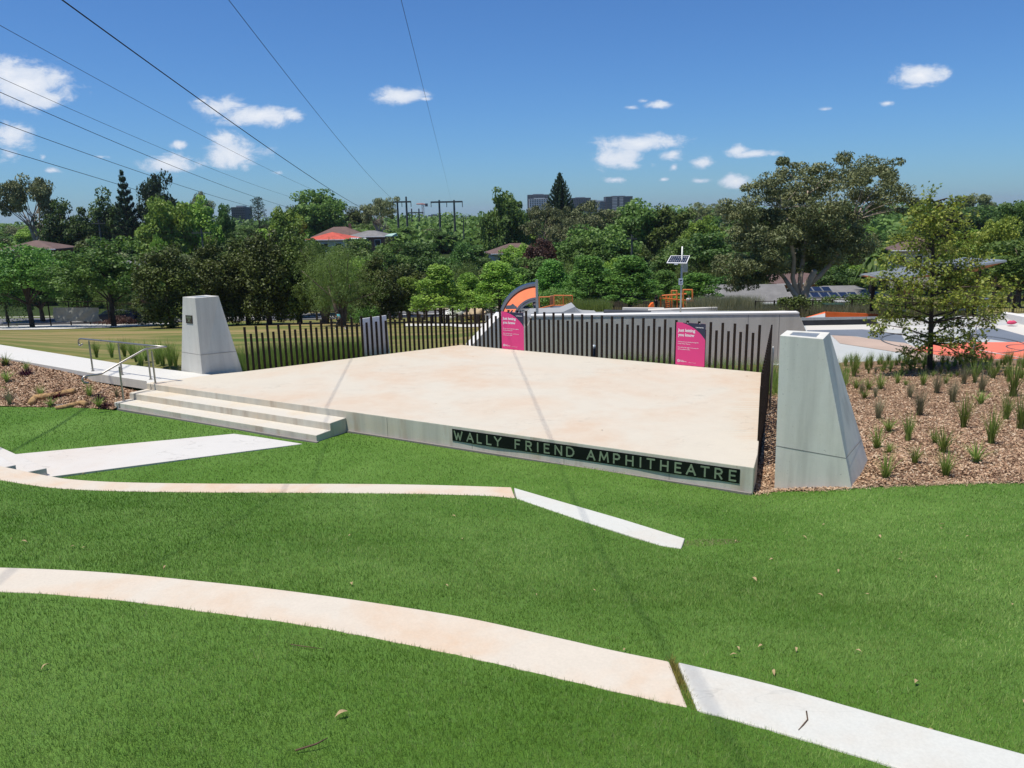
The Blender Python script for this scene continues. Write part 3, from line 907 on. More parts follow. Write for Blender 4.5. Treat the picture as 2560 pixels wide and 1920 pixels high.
# left bed
nb = 60; Bc = catmull(lbedF, 12); Cc = [pn0, path_near[0], path_near[1], path_near[2], stg(-.02, -.1)]
def resamp(L, n):
    L = np.array(L); s = np.r_[0, np.cumsum(np.hypot(*np.diff(L, axis=0).T))]; u = np.linspace(0, s[-1], n)
    return np.stack([np.interp(u, s, L[:, 0]), np.interp(u, s, L[:, 1])], 1)
Bq = resamp(Bc, nb); Cq = resamp(Cc, nb)
Cz = np.interp(Cq[:, 0], [-40, -17, -13.2, -12.2, -10, -9], [-4.37, -4.37, -4.42, -4.58, -4.68, -4.7])
V = []; nt = 26; LBZ = []
for k in range(nb):
    for j in range(nt):
        tt = j / (nt - 1); q = Bq[k] * (1 - tt) + Cq[k] * tt
        z = (-4.772) * (1 - tt) + Cz[k] * tt + .06 * math.sin(tt * math.pi) + .012 * math.sin(q[0] * 5) * math.sin(q[1] * 6)
        V.append((q[0], q[1], z))
LBV = np.array(V)
i = np.arange(nb - 1)[:, None] * nt + np.arange(nt - 1)[None]
FC = np.stack([i, i + 1, i + nt + 1, i + nt], -1).reshape(-1, 4)[:, ::-1]
tag(link('mulch_ground', np_mesh('left_mulch_bed', LBV, FC, M['mulch'], smooth=True)), kind='structure')


def lbed_z(X, Y):
    X = np.atleast_1d(X); Y = np.atleast_1d(Y)
    out = np.empty(len(X))
    for a in range(0, len(X), 2000):
        d = (X[a:a + 2000, None] - LBV[None, :, 0]) ** 2 + (Y[a:a + 2000, None] - LBV[None, :, 1]) ** 2
        out[a:a + 2000] = LBV[d.argmin(1), 2]
    return out


# bark chips
def chips(X, Y, Z, name, smin=.008, smax=.03):
    n = len(X); a = rng.uniform(0, 2 * math.pi, n)
    L = rng.uniform(smin, smax, n); Wd = L * rng.uniform(.2, .5, n)
    ux = np.stack([np.cos(a), np.sin(a), rng.normal(0, .35, n)], 1) * L[:, None]
    vx = np.stack([-np.sin(a), np.cos(a), rng.normal(0, .5, n)], 1) * Wd[:, None]
    c = np.stack([X, Y, Z + .008 + rng.random(n) * .012], 1)
    V = np.empty((n * 4, 3), np.float32); V[0::4] = c - ux - vx; V[1::4] = c + ux - vx; V[2::4] = c + ux + vx; V[3::4] = c - ux + vx
    return np_mesh(name, V, np.arange(n * 4).reshape(n, 4), M['chip'], rng.random(n))


t = NT('bark_chips'); at = t.n.new('ShaderNodeAttribute'); at.attribute_name = 'tint'
t.set('Base Color', t.ramp(at.outputs['Fac'], [(0, (.09, .045, .026)), (.35, (.33, .19, .11)), (.8, (.50, .34, .21)), (1, (.62, .49, .35))])); t.set('Roughness', .9)
M['chip'] = t.m
X, Y = scatter(420000, 3.9, 19, 11.4, 26, lambda X, Y: np.clip((14.5 / np.hypot(X, Y)) ** 2.6, 0, 1), [])
k = inpoly(X, Y, bed_poly) & ~inpoly(X, Y, [tuple(q) for q in stage_top]); X, Y = X[k], Y[k]
me = chips(X, Y, bed_z(X, Y), 'bark_chips', .008, .030)
tag(link('bark_chips', me), 'reddish bark mulch chips covering the bed beside the right pylon', 'mulch', kind='stuff')
kk = rng.integers(0, nb - 1, 40000); jj = rng.integers(0, nt - 1, 40000); u = rng.random(40000)[:, None]; v = rng.random(40000)[:, None]
q = (LBV[kk * nt + jj] * (1 - u) + LBV[(kk + 1) * nt + jj] * u) * (1 - v) + (LBV[kk * nt + jj + 1] * (1 - u) + LBV[(kk + 1) * nt + jj + 1] * u) * v
me = chips(q[:, 0], q[:, 1], q[:, 2], 'bark_chips_left', .012, .038)
tag(link('bark_chips', me), 'grey-brown bark mulch chips covering the bed left of the steps', 'mulch', kind='stuff')

# raised path on the left
pp = [pf0] + path_far + [stg(0, 0)] + path_near[::-1] + [pn0]
m = MB(); m.prism([tuple(q) for q in pp], -4.45, -4.306)
tag(m.build('path', M['path'], bevel=.01), 'white concrete path arriving at the left end of the stage', 'path', kind='structure')
m = MB()
a = path_near[1]; b = path_near[2]; dd = (b - a) / np.linalg.norm(b - a); pn = np.array([dd[1], -dd[0]])
m.obox((*(a - pn * .10), -4.55), (*(b - a), 0), (*(pn * .11), 0), (0, 0, .238))
m.obox((*(pn0 - pn * .14), -4.75), (*(a - pn0), 0), (*(pn * .1), 0), (0, 0, .3))
tag(m.build('path_edge', M['wall']), kind='structure')

# ------------------------------------------------------------------ pylons
def pylon(name, base, top, zb, zt, mat, label, hole):
    o = empty(name, (*np.mean(base, 0), zb)); off = Vector(o.location)
    m = MB(); vs = [(b[0], b[1], zb) for b in base] + [(t_[0], t_[1], zt) for t_ in top]
    c = np.mean(top, 0); inn = [c + (np.array(t_) - c) * hole for t_ in top]; k = 8
    vs += [(q[0], q[1], zt) for q in inn] + [(q[0], q[1], zt - .012) for q in inn]
    fs = [(3, 2, 1, 0)] + [(i, (i + 1) % 4, 4 + (i + 1) % 4, 4 + i) for i in range(4)] + [(4 + i, 4 + (i + 1) % 4, 8 + (i + 1) % 4, 8 + i) for i in range(4)] \
        + [(8 + i, 8 + (i + 1) % 4, 12 + (i + 1) % 4, 12 + i) for i in range(4)] + [(12, 13, 14, 15)]
    m.add(vs, fs); b_ = m.build('body', mat, o, bevel=.018); b_.location = -off
    # pour joint a third of the way up: thin dark recess line
    m = MB()
    f = .33
    ring = [np.array(b) * (1 - f) + np.array(t_) * f for b, t_ in zip(base, top)]
    cc_ = np.mean(ring, 0); ring = [q + (q - cc_) * .0025 for q in ring]
    z = zb + (zt - zb) * f
    for i in range(4):
        a = ring[i]; b = ring[(i + 1) % 4]
        m.add([(a[0], a[1], z), (b[0], b[1], z), (b[0], b[1], z + .011), (a[0], a[1], z + .011)], [(0, 1, 2, 3)])
    m.build('pour_joint', M['plinth'], o).location = -off
    # cover plate let into the hollow top
    m = MB(); q = [c + (np.array(t_) - c) * hole * .97 for t_ in top]
    m.prism([tuple(a) for a in q], zt - .011, zt - .006)
    m.build('cover_plate', M['galv'], o).location = -off
    tag(o, label, 'pylon', 'tapered concrete pylons flanking the stage')
    return o


Mx = np.array([-8.83, 21.52]); ub = np.array([1.02, .52]); vb = np.array([-.9, .67]); ut = np.array([.50, .43]); vt = np.array([-.5, .37])
Mt = np.array([-8.79, 21.51])
pylon('pylon', [Mx, Mx + ub, Mx + ub + vb, Mx + vb], [Mt, Mt + ut, Mt + ut + vt, Mt + vt], -4.55, -2.134, M['pylon_l'],
      'smaller tapered concrete pylon with a bronze plaque, at the left corner of the stage', .62)
B0 = np.array([4.54, 12.69]); u0 = np.array([1.10, -.94]) * .96; v0 = np.array([.86, 1.17])
T0 = np.array([4.49, 12.70]); tu = np.array([.54, -.45]); tv = np.array([.35, .62])
pylon('pylon', [B0, B0 + u0, B0 + u0 + v0 * 1.02, B0 + v0 * .95], [T0, T0 + tu, T0 + tu + tv * 1.08, T0 + tv * .86], -4.95, -2.075, M['pylon'],
      'large tapered grey concrete pylon in the foreground right of the stage, standing in bark mulch', .62)

# bronze plaque on the left pylon's left face
pa, pb_ = Mx + vb * .5 * 0, None
def on_face(x, y, p0, p1, p2, off=0.0):
    p0, p1, p2 = [np.array(q, float) for q in (p0, p1, p2)]
    n = np.cross(p1 - p0, p2 - p0); n /= np.linalg.norm(n)
    if n @ p0 > 0: n = -n
    d = ray(x, y); return d * ((p0 @ n) / (d @ n)) + n * off
fA = (*Mx, -4.55); fB = (*(Mx + vb), -4.55); fC = (*Mt, -2.134)
cs = [on_face(x, y, fA, fB, fC) for x, y in ((466.3, 807.5), (482.2, 809.5), (481, 789), (464.5, 788))]
m = MB(); fr = [on_face(x, y, fA, fB, fC, .014) for x, y in ((466.3, 807.5), (482.2, 809.5), (481, 789), (464.5, 788))]
m.add(cs + fr, [(4, 5, 6, 7), (0, 1, 5, 4), (1, 2, 6, 5), (2, 3, 7, 6), (3, 0, 4, 7)])
pq = m.build('plaque', M['plaque'])
tag(pq, 'small square bronze plaque fixed to the left face of the left pylon', 'plaque')
m = MB(); A0, A1, A2, A3 = fr
for v, u0_, u1_, th in ((.86, .12, .88, .03), (.76, .15, .85, .05), (.66, .1, .9, .05), (.52, .25, .75, .04), (.18, .22, .78, .04)):
    def q(u, w): return (A0 * (1 - u) + A1 * u) * (1 - w) + (A3 * (1 - u) + A2 * u) * w + (A0 - cs[0]) * .2
    m.add([q(u0_, v), q(u1_, v), q(u1_, v + th), q(u0_, v + th)], [(0, 1, 2, 3)])
def q(u, w): return (A0 * (1 - u) + A1 * u) * (1 - w) + (A3 * (1 - u) + A2 * u) * w + (A0 - cs[0]) * .2
m.add([q(.4, .28), q(.58, .28), q(.58, .44), q(.4, .44)], [(0, 1, 2, 3)])
m.build('inscription', M['letter'], pq)

# ------------------------------------------------------------------ pickets
_pk = {}
def picket_mesh(h, zdown):
    key = (round(h, 2), round(zdown, 2))
    if key not in _pk:
        mb = MB(); mb.box((0, 0, (h - zdown) / 2), (.062, .042, h + zdown))
        _pk[key] = mb.mesh('picket', M['black'])
    return _pk[key]


def picket_row(a, b, n, z, label, down=.6, tall=1.27, short=1.06, start_tall=True):
    a = np.array(a); b = np.array(b); o = empty('picket_fence', (a[0], a[1], z))
    ang = math.atan2(b[1] - a[1], b[0] - a[0])
    for i in range(n):
        q = a + (b - a) * i / (n - 1) - a
        hgt = tall if (i % 2 == 0) == start_tall else short
        c_ = link('picket', picket_mesh(hgt, down), o); c_.location = (q[0], q[1], 0); c_.rotation_euler = (0, 0, ang)
    tag(o, label, 'fence', 'black picket fences round the stage')
    return o


def offp(p_, c_, k):
    p_ = np.array(p_); v = p_ - np.array(c_); return p_ + v / np.linalg.norm(v) * k


cen = np.array([-1, 19])
uL = (BC - BL) / np.linalg.norm(BC - BL); nL = np.array([-uL[1], uL[0]]); nL = nL if nL @ (BL - cen) > 0 else -nL
uR = (BR - BC) / np.linalg.norm(BR - BC); nR = np.array([-uR[1], uR[0]]); nR = nR if nR @ (BR - cen) > 0 else -nR
uS = (BR - r2) / np.linalg.norm(BR - r2); nS = np.array([uS[1], -uS[0]])
Ls = P(622, 927, 4.3)[:2]
picket_row(Ls + nL * .04, BC + nL * .04 - uL * .1, 44, -4.3, 'row of black pickets along the back left edge of the stage beside the smaller pylon', .5)
picket_row(BC + nR * .04 + uR * .08, BR + nR * .04 - uR * .12, 60, -4.3, 'row of black pickets along the back right edge of the stage, holding both pink notices', 1.3, 1.27, 1.05, False)
picket_row((4.66, 14.02), (6.95, 20.32), 42, -4.3, 'row of black pickets seen end-on along the right stage edge beside the large pylon', .85, 1.27, 1.05, False)

# pale board leaning behind the left pickets
m = MB(); A = [P(x, y, 4.4) for x, y in ((910, 892), (975, 886))]
a3 = VP(909, 890, Ls + nL * .35, BC + nL * .35); b3 = VP(975, 884, Ls + nL * .35, BC + nL * .35)
c3 = VP(965.5, 788.5, Ls + nL * .35, BC + nL * .35); d3 = VP(901, 797.5, Ls + nL * .35, BC + nL * .35)
nv = np.array([*nL, 0]) * .05
m.add([a3, b3, c3, d3, a3 + nv, b3 + nv, c3 + nv, d3 + nv], [(0, 1, 2, 3), (7, 6, 5, 4), (0, 4, 5, 1), (1, 5, 6, 2), (2, 6, 7, 3), (3, 7, 4, 0)])
tag(m.build('panel', plain('pale_grey_panel', (.86, .845, .83), .6, 0, .03)), 'plain pale grey board standing upright behind the left row of pickets', 'board')

# ------------------------------------------------------------------ notices
def text_mesh(body, size, bold=0.0, align='LEFT'):
    cu = bpy.data.curves.new('txt', 'FONT'); cu.body = body; cu.size = size; cu.align_x = align; cu.offset = bold; cu.resolution_u = 3
    cu.space_character = .98
    ob = bpy.data.objects.new('txt', cu); COL.objects.link(ob)
    dg = bpy.context.evaluated_depsgraph_get(); dg.update()
    me_ = bpy.data.meshes.new_from_object(ob.evaluated_get(dg))
    bpy.data.objects.remove(ob); bpy.data.curves.remove(cu)
    me_.name = 'lettering'
    return me_


def notice(pxc, label):
    """pxc: bottom-left pixel, bottom-right pixel"""
    a = VP(*pxc[0], BC - nR * .03, BR - nR * .03); b = VP(*pxc[1], BC - nR * .03, BR - nR * .03)
    wd = .845; hh = 1.21
    ux = (b - a)[:2]; ux /= np.linalg.norm(ux); fr_ = -nR
    z0 = -4.29
    Mw = Matrix(((ux[0], 0, fr_[0], a[0]), (ux[1], 0, fr_[1], a[1]), (0, 1, 0, z0), (0, 0, 0, 1)))
    o = bpy.data.objects.new('notice_board', None); COL.objects.link(o); o.matrix_world = Mw; o.empty_display_size = .2
    m = MB(); m.box((wd / 2, hh / 2, -.003), (wd, hh, .006)); m.build('board', M['pink'], o)
    # navy corner outside a large arc
    cx, cy, r = -.03, .16, 1.06
    arc = []
    a0 = math.acos((wd - cx) / r); a1 = math.pi / 2 - .22
    for i in range(25):
        an = a0 + (a1 - a0) * i / 24; X_, Y_ = cx + r * math.cos(an), cy + r * math.sin(an)
        if X_ > wd: continue
        if Y_ > hh: break
        arc.append((X_, Y_))
    poly = arc + [(arc[-1][0] - .02, hh), (wd, hh), (wd, arc[0][1])]
    m = MB(); m.add([(x, y, .0012) for x, y in poly], [tuple(range(len(poly)))]); m.build('corner_panel', M['pnavy'], o)
    for body, x, y, s, bd in (('Just letting', .06, .955, .118, .0035), ('you know', .06, .825, .118, .0035),
                              ('We hope you are enjoying the upgrade', .055, .655, .0385, .0005), ('to John Wearn Reserve.', .055, .600, .0385, .0005),
                              ('The roof for the stage is on its way and', .055, .495, .0385, .0005), ('will be installed in 2021.', .055, .44, .0385, .0005),
                              ('CARLINGFORD', .56, 1.085, .034, .0012), ('CITY OF', .135, .125, .026, .0006), ('PARRAMATTA', .135, .095, .030, .0012),
                              ('cityofparramatta.nsw.gov.au', .38, .085, .020, .0)):
        o2 = link('lettering', text_mesh(body, s, bd), o, M['white']); o2.location = (x, y, .0022)
    m = MB(); n = 20
    for r0, r1_ in ((.030, .040), (.012, .021)):
        vs = [(.09 + rr * math.cos(2 * math.pi * i / n), .118 + rr * math.sin(2 * math.pi * i / n), .0022) for i in range(n) for rr in (r0, r1_)]
        m.add(vs, [(2 * i, 2 * i + 1, (2 * i + 3) % (2 * n), (2 * i + 2) % (2 * n)) for i in range(n)])
    m.build('emblem', M['white'], o)
    m = MB()
    for x in (.33, .68): m.box((x, hh - .004, .004), (.03, .012, .006))
    m.build('tie', M['white'], o)
    tag(o, label, 'notice', 'pink Just letting you know notices')


notice(((1255, 872), (1312, 876)), 'pink Just letting you know notice on the far pickets, in front of the orange arch')
notice(((1688.5, 911), (1764.5, 917)), 'pink Just letting you know notice on the pickets below the solar panel pole')

# ------------------------------------------------------------------ handrails
z5 = lambda x, y: (x / 3.456, 700 + y / 3.456)
p1 = P(*z5(803, 785), 4.3); p3 = P(*z5(1303, 857), 4.3); p2 = P(*z5(1056, 818), 4.3); p4 = P(*z5(1343, 892), 4.3); p5 = P(*z5(1070, 1045), 4.62)
ra = [VP(*z5(*q), p1, p3) for q in ((712, 553), (697, 566), (684, 560), (679, 540), (681, 520), (693, 508), (720, 509), (775, 514), (1000, 536), (1275, 565), (1437, 577))]
rb = [VP(*z5(*q), p4, p5) for q in ((1437, 577), (1370, 583), (1300, 590), (1255, 597), (1225, 612), (905, 793), (880, 808), (850, 815), (770, 825), (735, 832), (715, 848), (712, 866), (722, 882), (742, 890), (765, 887))]
rb[0] = ra[-1]
o = empty('handrail', (p1[0], p1[1], -4.3)); off = Vector(o.location)
tag(o, 'stainless steel handrail with a hooked end running level along the white path', 'handrail', 'stainless steel handrails left of the stage')
m = MB(); m.tube(catmull(ra[:7], 4) + ra[7:], .024, 10); m.build('rail', M['steel'], o, smooth=True).location = -off
for q, f in ((p1, .94), (p2, .94), (p3, .95)):
    k = min(ra[6:], key=lambda r: abs(r[0] - q[0]) + abs(r[1] - q[1])); zt_ = -3.37
    m = MB(); m.tube([(q[0], q[1], -4.3), (q[0], q[1], zt_ - .05)], .024, 10); m.tube([(q[0], q[1], zt_ - .05), (q[0], q[1], zt_ + .0)], .009, 8)
    m.tube([(q[0], q[1], -4.3), (q[0], q[1], -4.29)], .05, 12)
    m.build('post', M['steel'], o, smooth=False).location = -off
o = empty('handrail', (p4[0], p4[1], -4.3)); off = Vector(o.location)
tag(o, 'stainless steel handrail sloping down beside the stage steps and looping back at its foot', 'handrail', 'stainless steel handrails left of the stage')
m = MB(); m.tube(rb[:5] + catmull(rb[5:], 4), .024, 10); m.build('rail', M['steel'], o, smooth=True).location = -off
for q, zb_, zt_ in ((p4, -4.3, -3.39), (p5, -4.615, -3.66)):
    m = MB(); m.tube([(q[0], q[1], zb_), (q[0], q[1], zt_ - .05)], .024, 10); m.tube([(q[0], q[1], zt_ - .05), (q[0], q[1], zt_)], .009, 8)
    m.tube([(q[0], q[1], zb_), (q[0], q[1], zb_ + .01)], .05, 12)
    m.build('post', M['steel'], o).location = -off

# coir roll round a drain grate, left bed
def bz(x, y): return float(lbed_z([x], [y])[0])
za = lambda x, y: P(x / 5.53 + 60, 960 + y / 5.53, 4.74)
for pts, r, lab in ((((100, 285), (170, 235), (300, 228), (450, 215), (600, 195), (725, 188)), .10, 'long brown coir log curving round the drain grate in the left mulch bed'),
                    (((440, 338), (560, 325), (700, 300), (800, 285), (872, 300)), .075, 'short brown coir log between the drain grate and the lawn edge')):
    c_ = [za(*q) for q in pts]; c_ = catmull([(q[0], q[1], bz(q[0], q[1]) + r * .45) for q in c_], 8)
    m = MB(); rr = [r * (.9 + .15 * mnoise.noise(Vector(q) * 4)) for q in c_]; rr[0] *= .4; rr[-1] *= .75
    m.tube(c_, rr, 12); ob = m.build('coir_log', M['jute'], smooth=True)
    tag(ob, lab, 'coir log', 'coir logs by the drain')
m = MB(); a = za(480, 318); b = za(690, 282); dv = (b - a)[:2]; Ln = np.linalg.norm(dv); dv /= Ln; nv2 = np.array([-dv[1], dv[0]])
zz_ = bz(a[0], a[1]) + .03
for i in range(7):
    s = a[:2] + dv * (Ln * i / 6); m.obox((*s, zz_), (*(dv * .022), 0), (*(nv2 * .26), 0), (0, 0, .02))
for k_ in (0, .24): m.obox((*(a[:2] + nv2 * k_), zz_ - .004), (*(dv * (Ln + .02)), 0), (*(nv2 * .02), 0), (0, 0, .02))
g_o = m.build('drain_grate', M['galv'])
m = MB(); m.obox((*a[:2], zz_ - .03), (*(dv * Ln), 0), (*(nv2 * .24), 0), (0, 0, .015)); m.build('pit', M['slate'], g_o)
tag(g_o, 'galvanised steel drain grate in the left mulch bed between the coir logs', 'drain grate')

# bollard light and a steel post by the fences
q = VP(1484, 893, BC + nR * .5, BR + nR * .5); m = MB(); m.tube([(q[0], q[1], -5.5), (q[0], q[1], -4.12)], .075, 12); bo = m.build('bollard_light', M['navy'], smooth=False)
m = MB(); m.tube([(q[0], q[1], -4.12), (q[0], q[1], -4.06), (q[0], q[1], -4.02)], [.078, .078, .03], 12); m.build('lens_cap', plain('pale_lens', (.35, .42, .46), .3), bo)
tag(bo, 'dark bollard light with a pale blue cap behind the back right pickets', 'bollard light')
q = P(1926, 1000, 4.75); m = MB(); m.tube([(q[0] + .1, q[1] + .3, -5.1), (q[0] + .1, q[1] + .3, -3.5), (q[0] + .1, q[1] + .3, -3.42)], [.03, .03, .012], 10)
tag(m.build('steel_post', M['galv'], smooth=True), 'slim round steel post standing just outside the end-on picket row', 'post')

# ------------------------------------------------------------------ small litter on the lawn and seats
LM = {'leaf': plain('dry_leaf', (.42, .31, .16), .8, 0, .3, 20), 'stick': plain('dry_twig', (.10, .06, .035), .9, 0, .3, 20)}
def dry_leaf_mesh():
    m = MB(); n = 6; vs = []
    for i in range(n + 1):
        u = i / n; wv = .011 * math.sin(math.pi * min(1, u * 1.05 + .02)) + .0005
        zz = .012 * math.sin(u * 3.0) + .003
        vs += [(u * .065 - .032, -wv, zz + wv * .5), (u * .065 - .032, 0, zz), (u * .065 - .032, wv, zz + wv * .6)]
    m.add(vs, [(3 * i + j, 3 * i + j + 3, 3 * i + j + 4, 3 * i + j + 1) for i in range(n) for j in (0, 1)])
    return m.mesh('leaf', LM['leaf'])
lm = dry_leaf_mesh()
spots = [(181, 1365), (60, 1352), (209, 1367), (411, 1415), (1115, 1462), (880, 1457), (1340, 1484), (1485, 1473), (1936, 1677), (1902, 1613), (1990, 1620), (2147, 1624),
         (2292, 1702), (2328, 1823), (637, 1573), (853, 1781), (1134, 1289), (1157, 1346), (1843, 1618), (2250, 1398), (2252, 1380), (2439, 1423), (2353, 1320),
         (2355, 1311), (2530, 1508), (2169, 1483), (2051, 1485), (2096, 1425), (1929, 1397), (1887, 1446), (2560, 1750), (1840, 1350), (113, 1662), (27, 1345),
         (723, 1220), (720, 1202), (209, 1183), (875, 1337), (1560, 1620), (1835, 1635), (2010, 1342), (2340, 1440), (2420, 1340), (2200, 1340), (2060, 1310)]
for k, (x, y) in enumerate(spots):
    H = 3.0
    for _ in range(25):
        q = P(x, y, H); zz_ = float(lawn_z(np.array([q[0]]), np.array([q[1]]))[0]); H = .5 * H + .5 * (-(zz_ + .03))
    o = link('dry_leaf', lm); o.location = (q[0], q[1], zz_ + .018); sc_ = random.uniform(.5, 1.1) * (1.2 if q[1] > 7 else .95)
    o.scale = (sc_, sc_, sc_); o.rotation_euler = (random.uniform(-.3, .3), random.uniform(-.3, .3), random.uniform(0, 6.3))
    tag(o, 'curled dry tan leaf fallen on the green lawn', 'leaf', 'dry leaves fallen on the lawn')
for x, y, sc_ in ((1183, 893, .8), (769, 989, .6), (877, 938, .7), (1505, 1076, .9), (1090, 1010, .6), (1867, 941, 1.0), (1640, 990, .6), (995, 900, .5), (1330, 960, .5)):
    q = P(x, y, 4.3); o = link('dry_leaf', lm); o.location = (q[0], q[1], -4.297); o.scale = (sc_,) * 3; o.rotation_euler = (0, 0, random.uniform(0, 6.3))
    tag(o, 'small dry leaf lying on the bare concrete stage', 'leaf', 'dry leaves blown onto the stage')
# straw and shed bark along the edge between turf and mulch
u = rng.random(2600); B_ = resamp(bedF[1:8], 200); kk = (u * 199).astype(int); X = B_[kk, 0] + rng.normal(0, .03, 2600); Y = B_[kk, 1] + rng.normal(.0, .05, 2600) * (1 + 1.2 * rng.random(2600))
L_ = rng.uniform(.012, .06, 2600); a_ = rng.uniform(0, 6.28, 2600); d_ = np.stack([np.cos(a_), np.sin(a_), rng.normal(0, .25, 2600)], 1) * L_[:, None]; s_ = np.stack([-np.sin(a_), np.cos(a_), np.zeros(2600)], 1) * .0035
c_ = np.stack([X, Y, np.maximum(lawn_z(X, Y), bed_z(X, Y) * (Y > 12.3) + -9 * (Y <= 12.3)) + .03], 1); V = np.empty((2600 * 4, 3), np.float32)
V[0::4] = c_ - d_ - s_; V[1::4] = c_ + d_ - s_; V[2::4] = c_ + d_ + s_; V[3::4] = c_ - d_ + s_
tag(link('straw_litter', np_mesh('straw_litter', V, np.arange(2600 * 4).reshape(2600, 4), M['chip'], .5 + .5 * rng.random(2600))), 'straw and shed bark scattered along the turf edge by the large pylon', 'litter', kind='stuff')
def stick(pts, H, r, lab):
    m = MB(); q = [P(x, y, H) for x, y in pts]; m.tube([(a[0], a[1], a[2] + r * .8) for a in q], [r] * (len(q) - 1) + [r * .4], 6)
    tag(m.build('twig', LM['stick'], smooth=True), lab, 'twig', 'fallen twigs')
stick(((2016, 1779), (2019, 1800), (2008, 1813), (1996, 1826)), 2.386, .0035, 'bent brown twig lying on the white concrete slab at lower right')
stick(((738, 1878), (790, 1862), (820, 1846)), 2.14, .004, 'dark twig lying in the grass at the bottom of the lawn')
stick(((727, 1612), (760, 1617), (812, 1624)), 2.33, .003, 'thin reddish twig in the near grass below the pink slab')

# ------------------------------------------------------------------ tussocks
def tussock_mesh(n, h, w, spread, seed, mat, arch=.5, base=.05):
    r_ = np.random.default_rng(seed); V = []; Fc = []; T = []
    for i in range(n):
        a = r_.uniform(0, 6.28); L = h * r_.uniform(.5, 1.05); out = spread * r_.random() ** .7; bw = w * r_.uniform(.7, 1.3)
        b0 = np.array([math.cos(a), math.sin(a), 0]) * base * r_.random(); sd = np.array([-math.sin(a), math.cos(a), 0]) * bw / 2
        k = len(V); dr = np.array([math.cos(a), math.sin(a), 0]); S_ = 4
        for s in range(S_ + 1):
            u = s / S_; z = L * (u - arch * out * u * u * .8); rr = L * out * u ** 1.6
            c_ = b0 + dr * rr + np.array([0, 0, max(z, -.01)]); ww = (1 - u) ** .7 + .04
            V += [c_ - sd * ww, c_ + sd * ww]
        for s in range(S_): Fc.append((k + 2 * s, k + 2 * s + 1, k + 2 * s + 3, k + 2 * s + 2)); T.append(r_.random())
    return np_mesh('foliage', np.array(V), np.array(Fc), mat, T)


TM = [tussock_mesh(60, .50, .015, .75, 1, M['l_tuss']), tussock_mesh(80, .70, .013, .45, 2, M['l_tuss']), tussock_mesh(60, .42, .018, .95, 3, M['l_tuss']),
      tussock_mesh(150, .60, .007, .5, 4, M['l_tuss2']), tussock_mesh(120, .9, .014, .5, 5, M['l_tuss'])]
PM = tussock_mesh(90, .28, .03, 1.1, 6, M['l_purple'], .9, .12)
KIND = {0: 'spiky mid-green tussock', 1: 'upright narrow green tussock', 2: 'low spreading green tussock', 3: 'wispy grey-green tussock', 4: 'tall green grass clump'}
def ordn(n): return {1: 'first', 2: 'second', 3: 'third', 4: 'fourth', 5: 'fifth', 6: 'sixth', 7: 'seventh', 8: 'eighth', 9: 'ninth', 10: 'tenth'}.get(n, '%dth' % n)
Z8 = lambda x, y: (1800 + x / 2.91, 720 + y / 2.91)
TB = [(1205, 1380, 0, 1), (1140, 1165, 0, 1), (1365, 1110, 1, .9), (1225, 1045, 2, .9), (1415, 1275, 0, .8), (1620, 1200, 0, 1.1), (1640, 1365, 0, 1), (1865, 1270, 2, 1),
      (1770, 1020, 1, 1.15), (1970, 1135, 1, 1.1), (2080, 960, 1, 1), (2185, 1030, 1, 1.2), (2130, 790, 1, 1.5), (1895, 845, 2, 1), (1690, 835, 3, 1.1), (1575, 765, 3, 1.1), (1475, 705, 0, 1),
      (1290, 695, 0, .9), (1165, 735, 0, 1.1), (1080, 740, 2, 1), (990, 735, 2, 1), (975, 645, 4, .9), (1050, 805, 2, .8), (1130, 795, 3, .6), (1150, 955, 3, .95), (1450, 930, 3, 1.2), (1900, 760, 3, 1.1),
      (1350, 710, 2, .6), (1380, 800, 3, .8), (1560, 1130, 0, .7), (1230, 1200, 2, .6), (1030, 770, 3, .7), (1640, 700, 0, .8), (1770, 700, 3, 1), (1850, 690, 4, .8), (1985, 660, 0, 1.1), (2100, 680, 1, 1), (2190, 660, 0, 1)]
FD = [(x, y, random.choice((4, 4, 1, 0)), random.uniform(.8, 1.15)) for x, y in
      [(915 + i * 46 + random.uniform(-14, 14), 575 + random.uniform(-22, 28)) for i in range(29)]] + [(x, y, 4, random.uniform(.7, 1)) for x, y in [(925 + i * 62 + random.uniform(-20, 20), 560 + random.uniform(-14, 10)) for i in range(20)]]
FD += [(x, y, random.choice((0, 1, 2, 3, 4)), random.uniform(.6, 1.0)) for x, y in [(950 + i * 60 + random.uniform(-20, 20), 630 + random.uniform(-20, 20)) for i in range(21)]]
def put_tuss(lst, zf, grp, where, ref):
    lst = sorted(lst, key=lambda q: q[0]); cnt = {}
    tot_ = {}
    for x, y, k, s in lst: tot_[k] = tot_.get(k, 0) + 1
    for x, y, k, s in lst:
        H = 4.9
        for _ in range(30):
            q_ = P(x, y, H); z_ = float(np.ravel(zf(np.array([q_[0]]), np.array([q_[1]])))[0]); H = .5 * H - .5 * z_
        o = empty('grass_tussock', (q_[0], q_[1], z_ - .01)); o.rotation_euler = (0, 0, random.uniform(0, 6.28)); s *= 1.12; o.scale = (s, s, s)
        link('foliage', TM[k], o)
        cnt[k] = cnt.get(k, 0) + 1
        tag(o, '%s, %s such from the left %s' % (KIND[k], ordn(cnt[k]), where), 'tussock', grp)
put_tuss([(*Z8(x, y), k, s) for x, y, k, s in TB], bed_z, 'tussocks scattered in the right mulch bed', 'in open right bed', 0)
put_tuss([(*Z8(x, y), k, s * (.58 if k == 4 else .72)) for x, y, k, s in FD], bed_z, 'tussocks crowded along the far edge of the right bed', 'along court edge', 0)
Z0 = lambda x, y: (x / 4.81, 860 + y / 4.81)
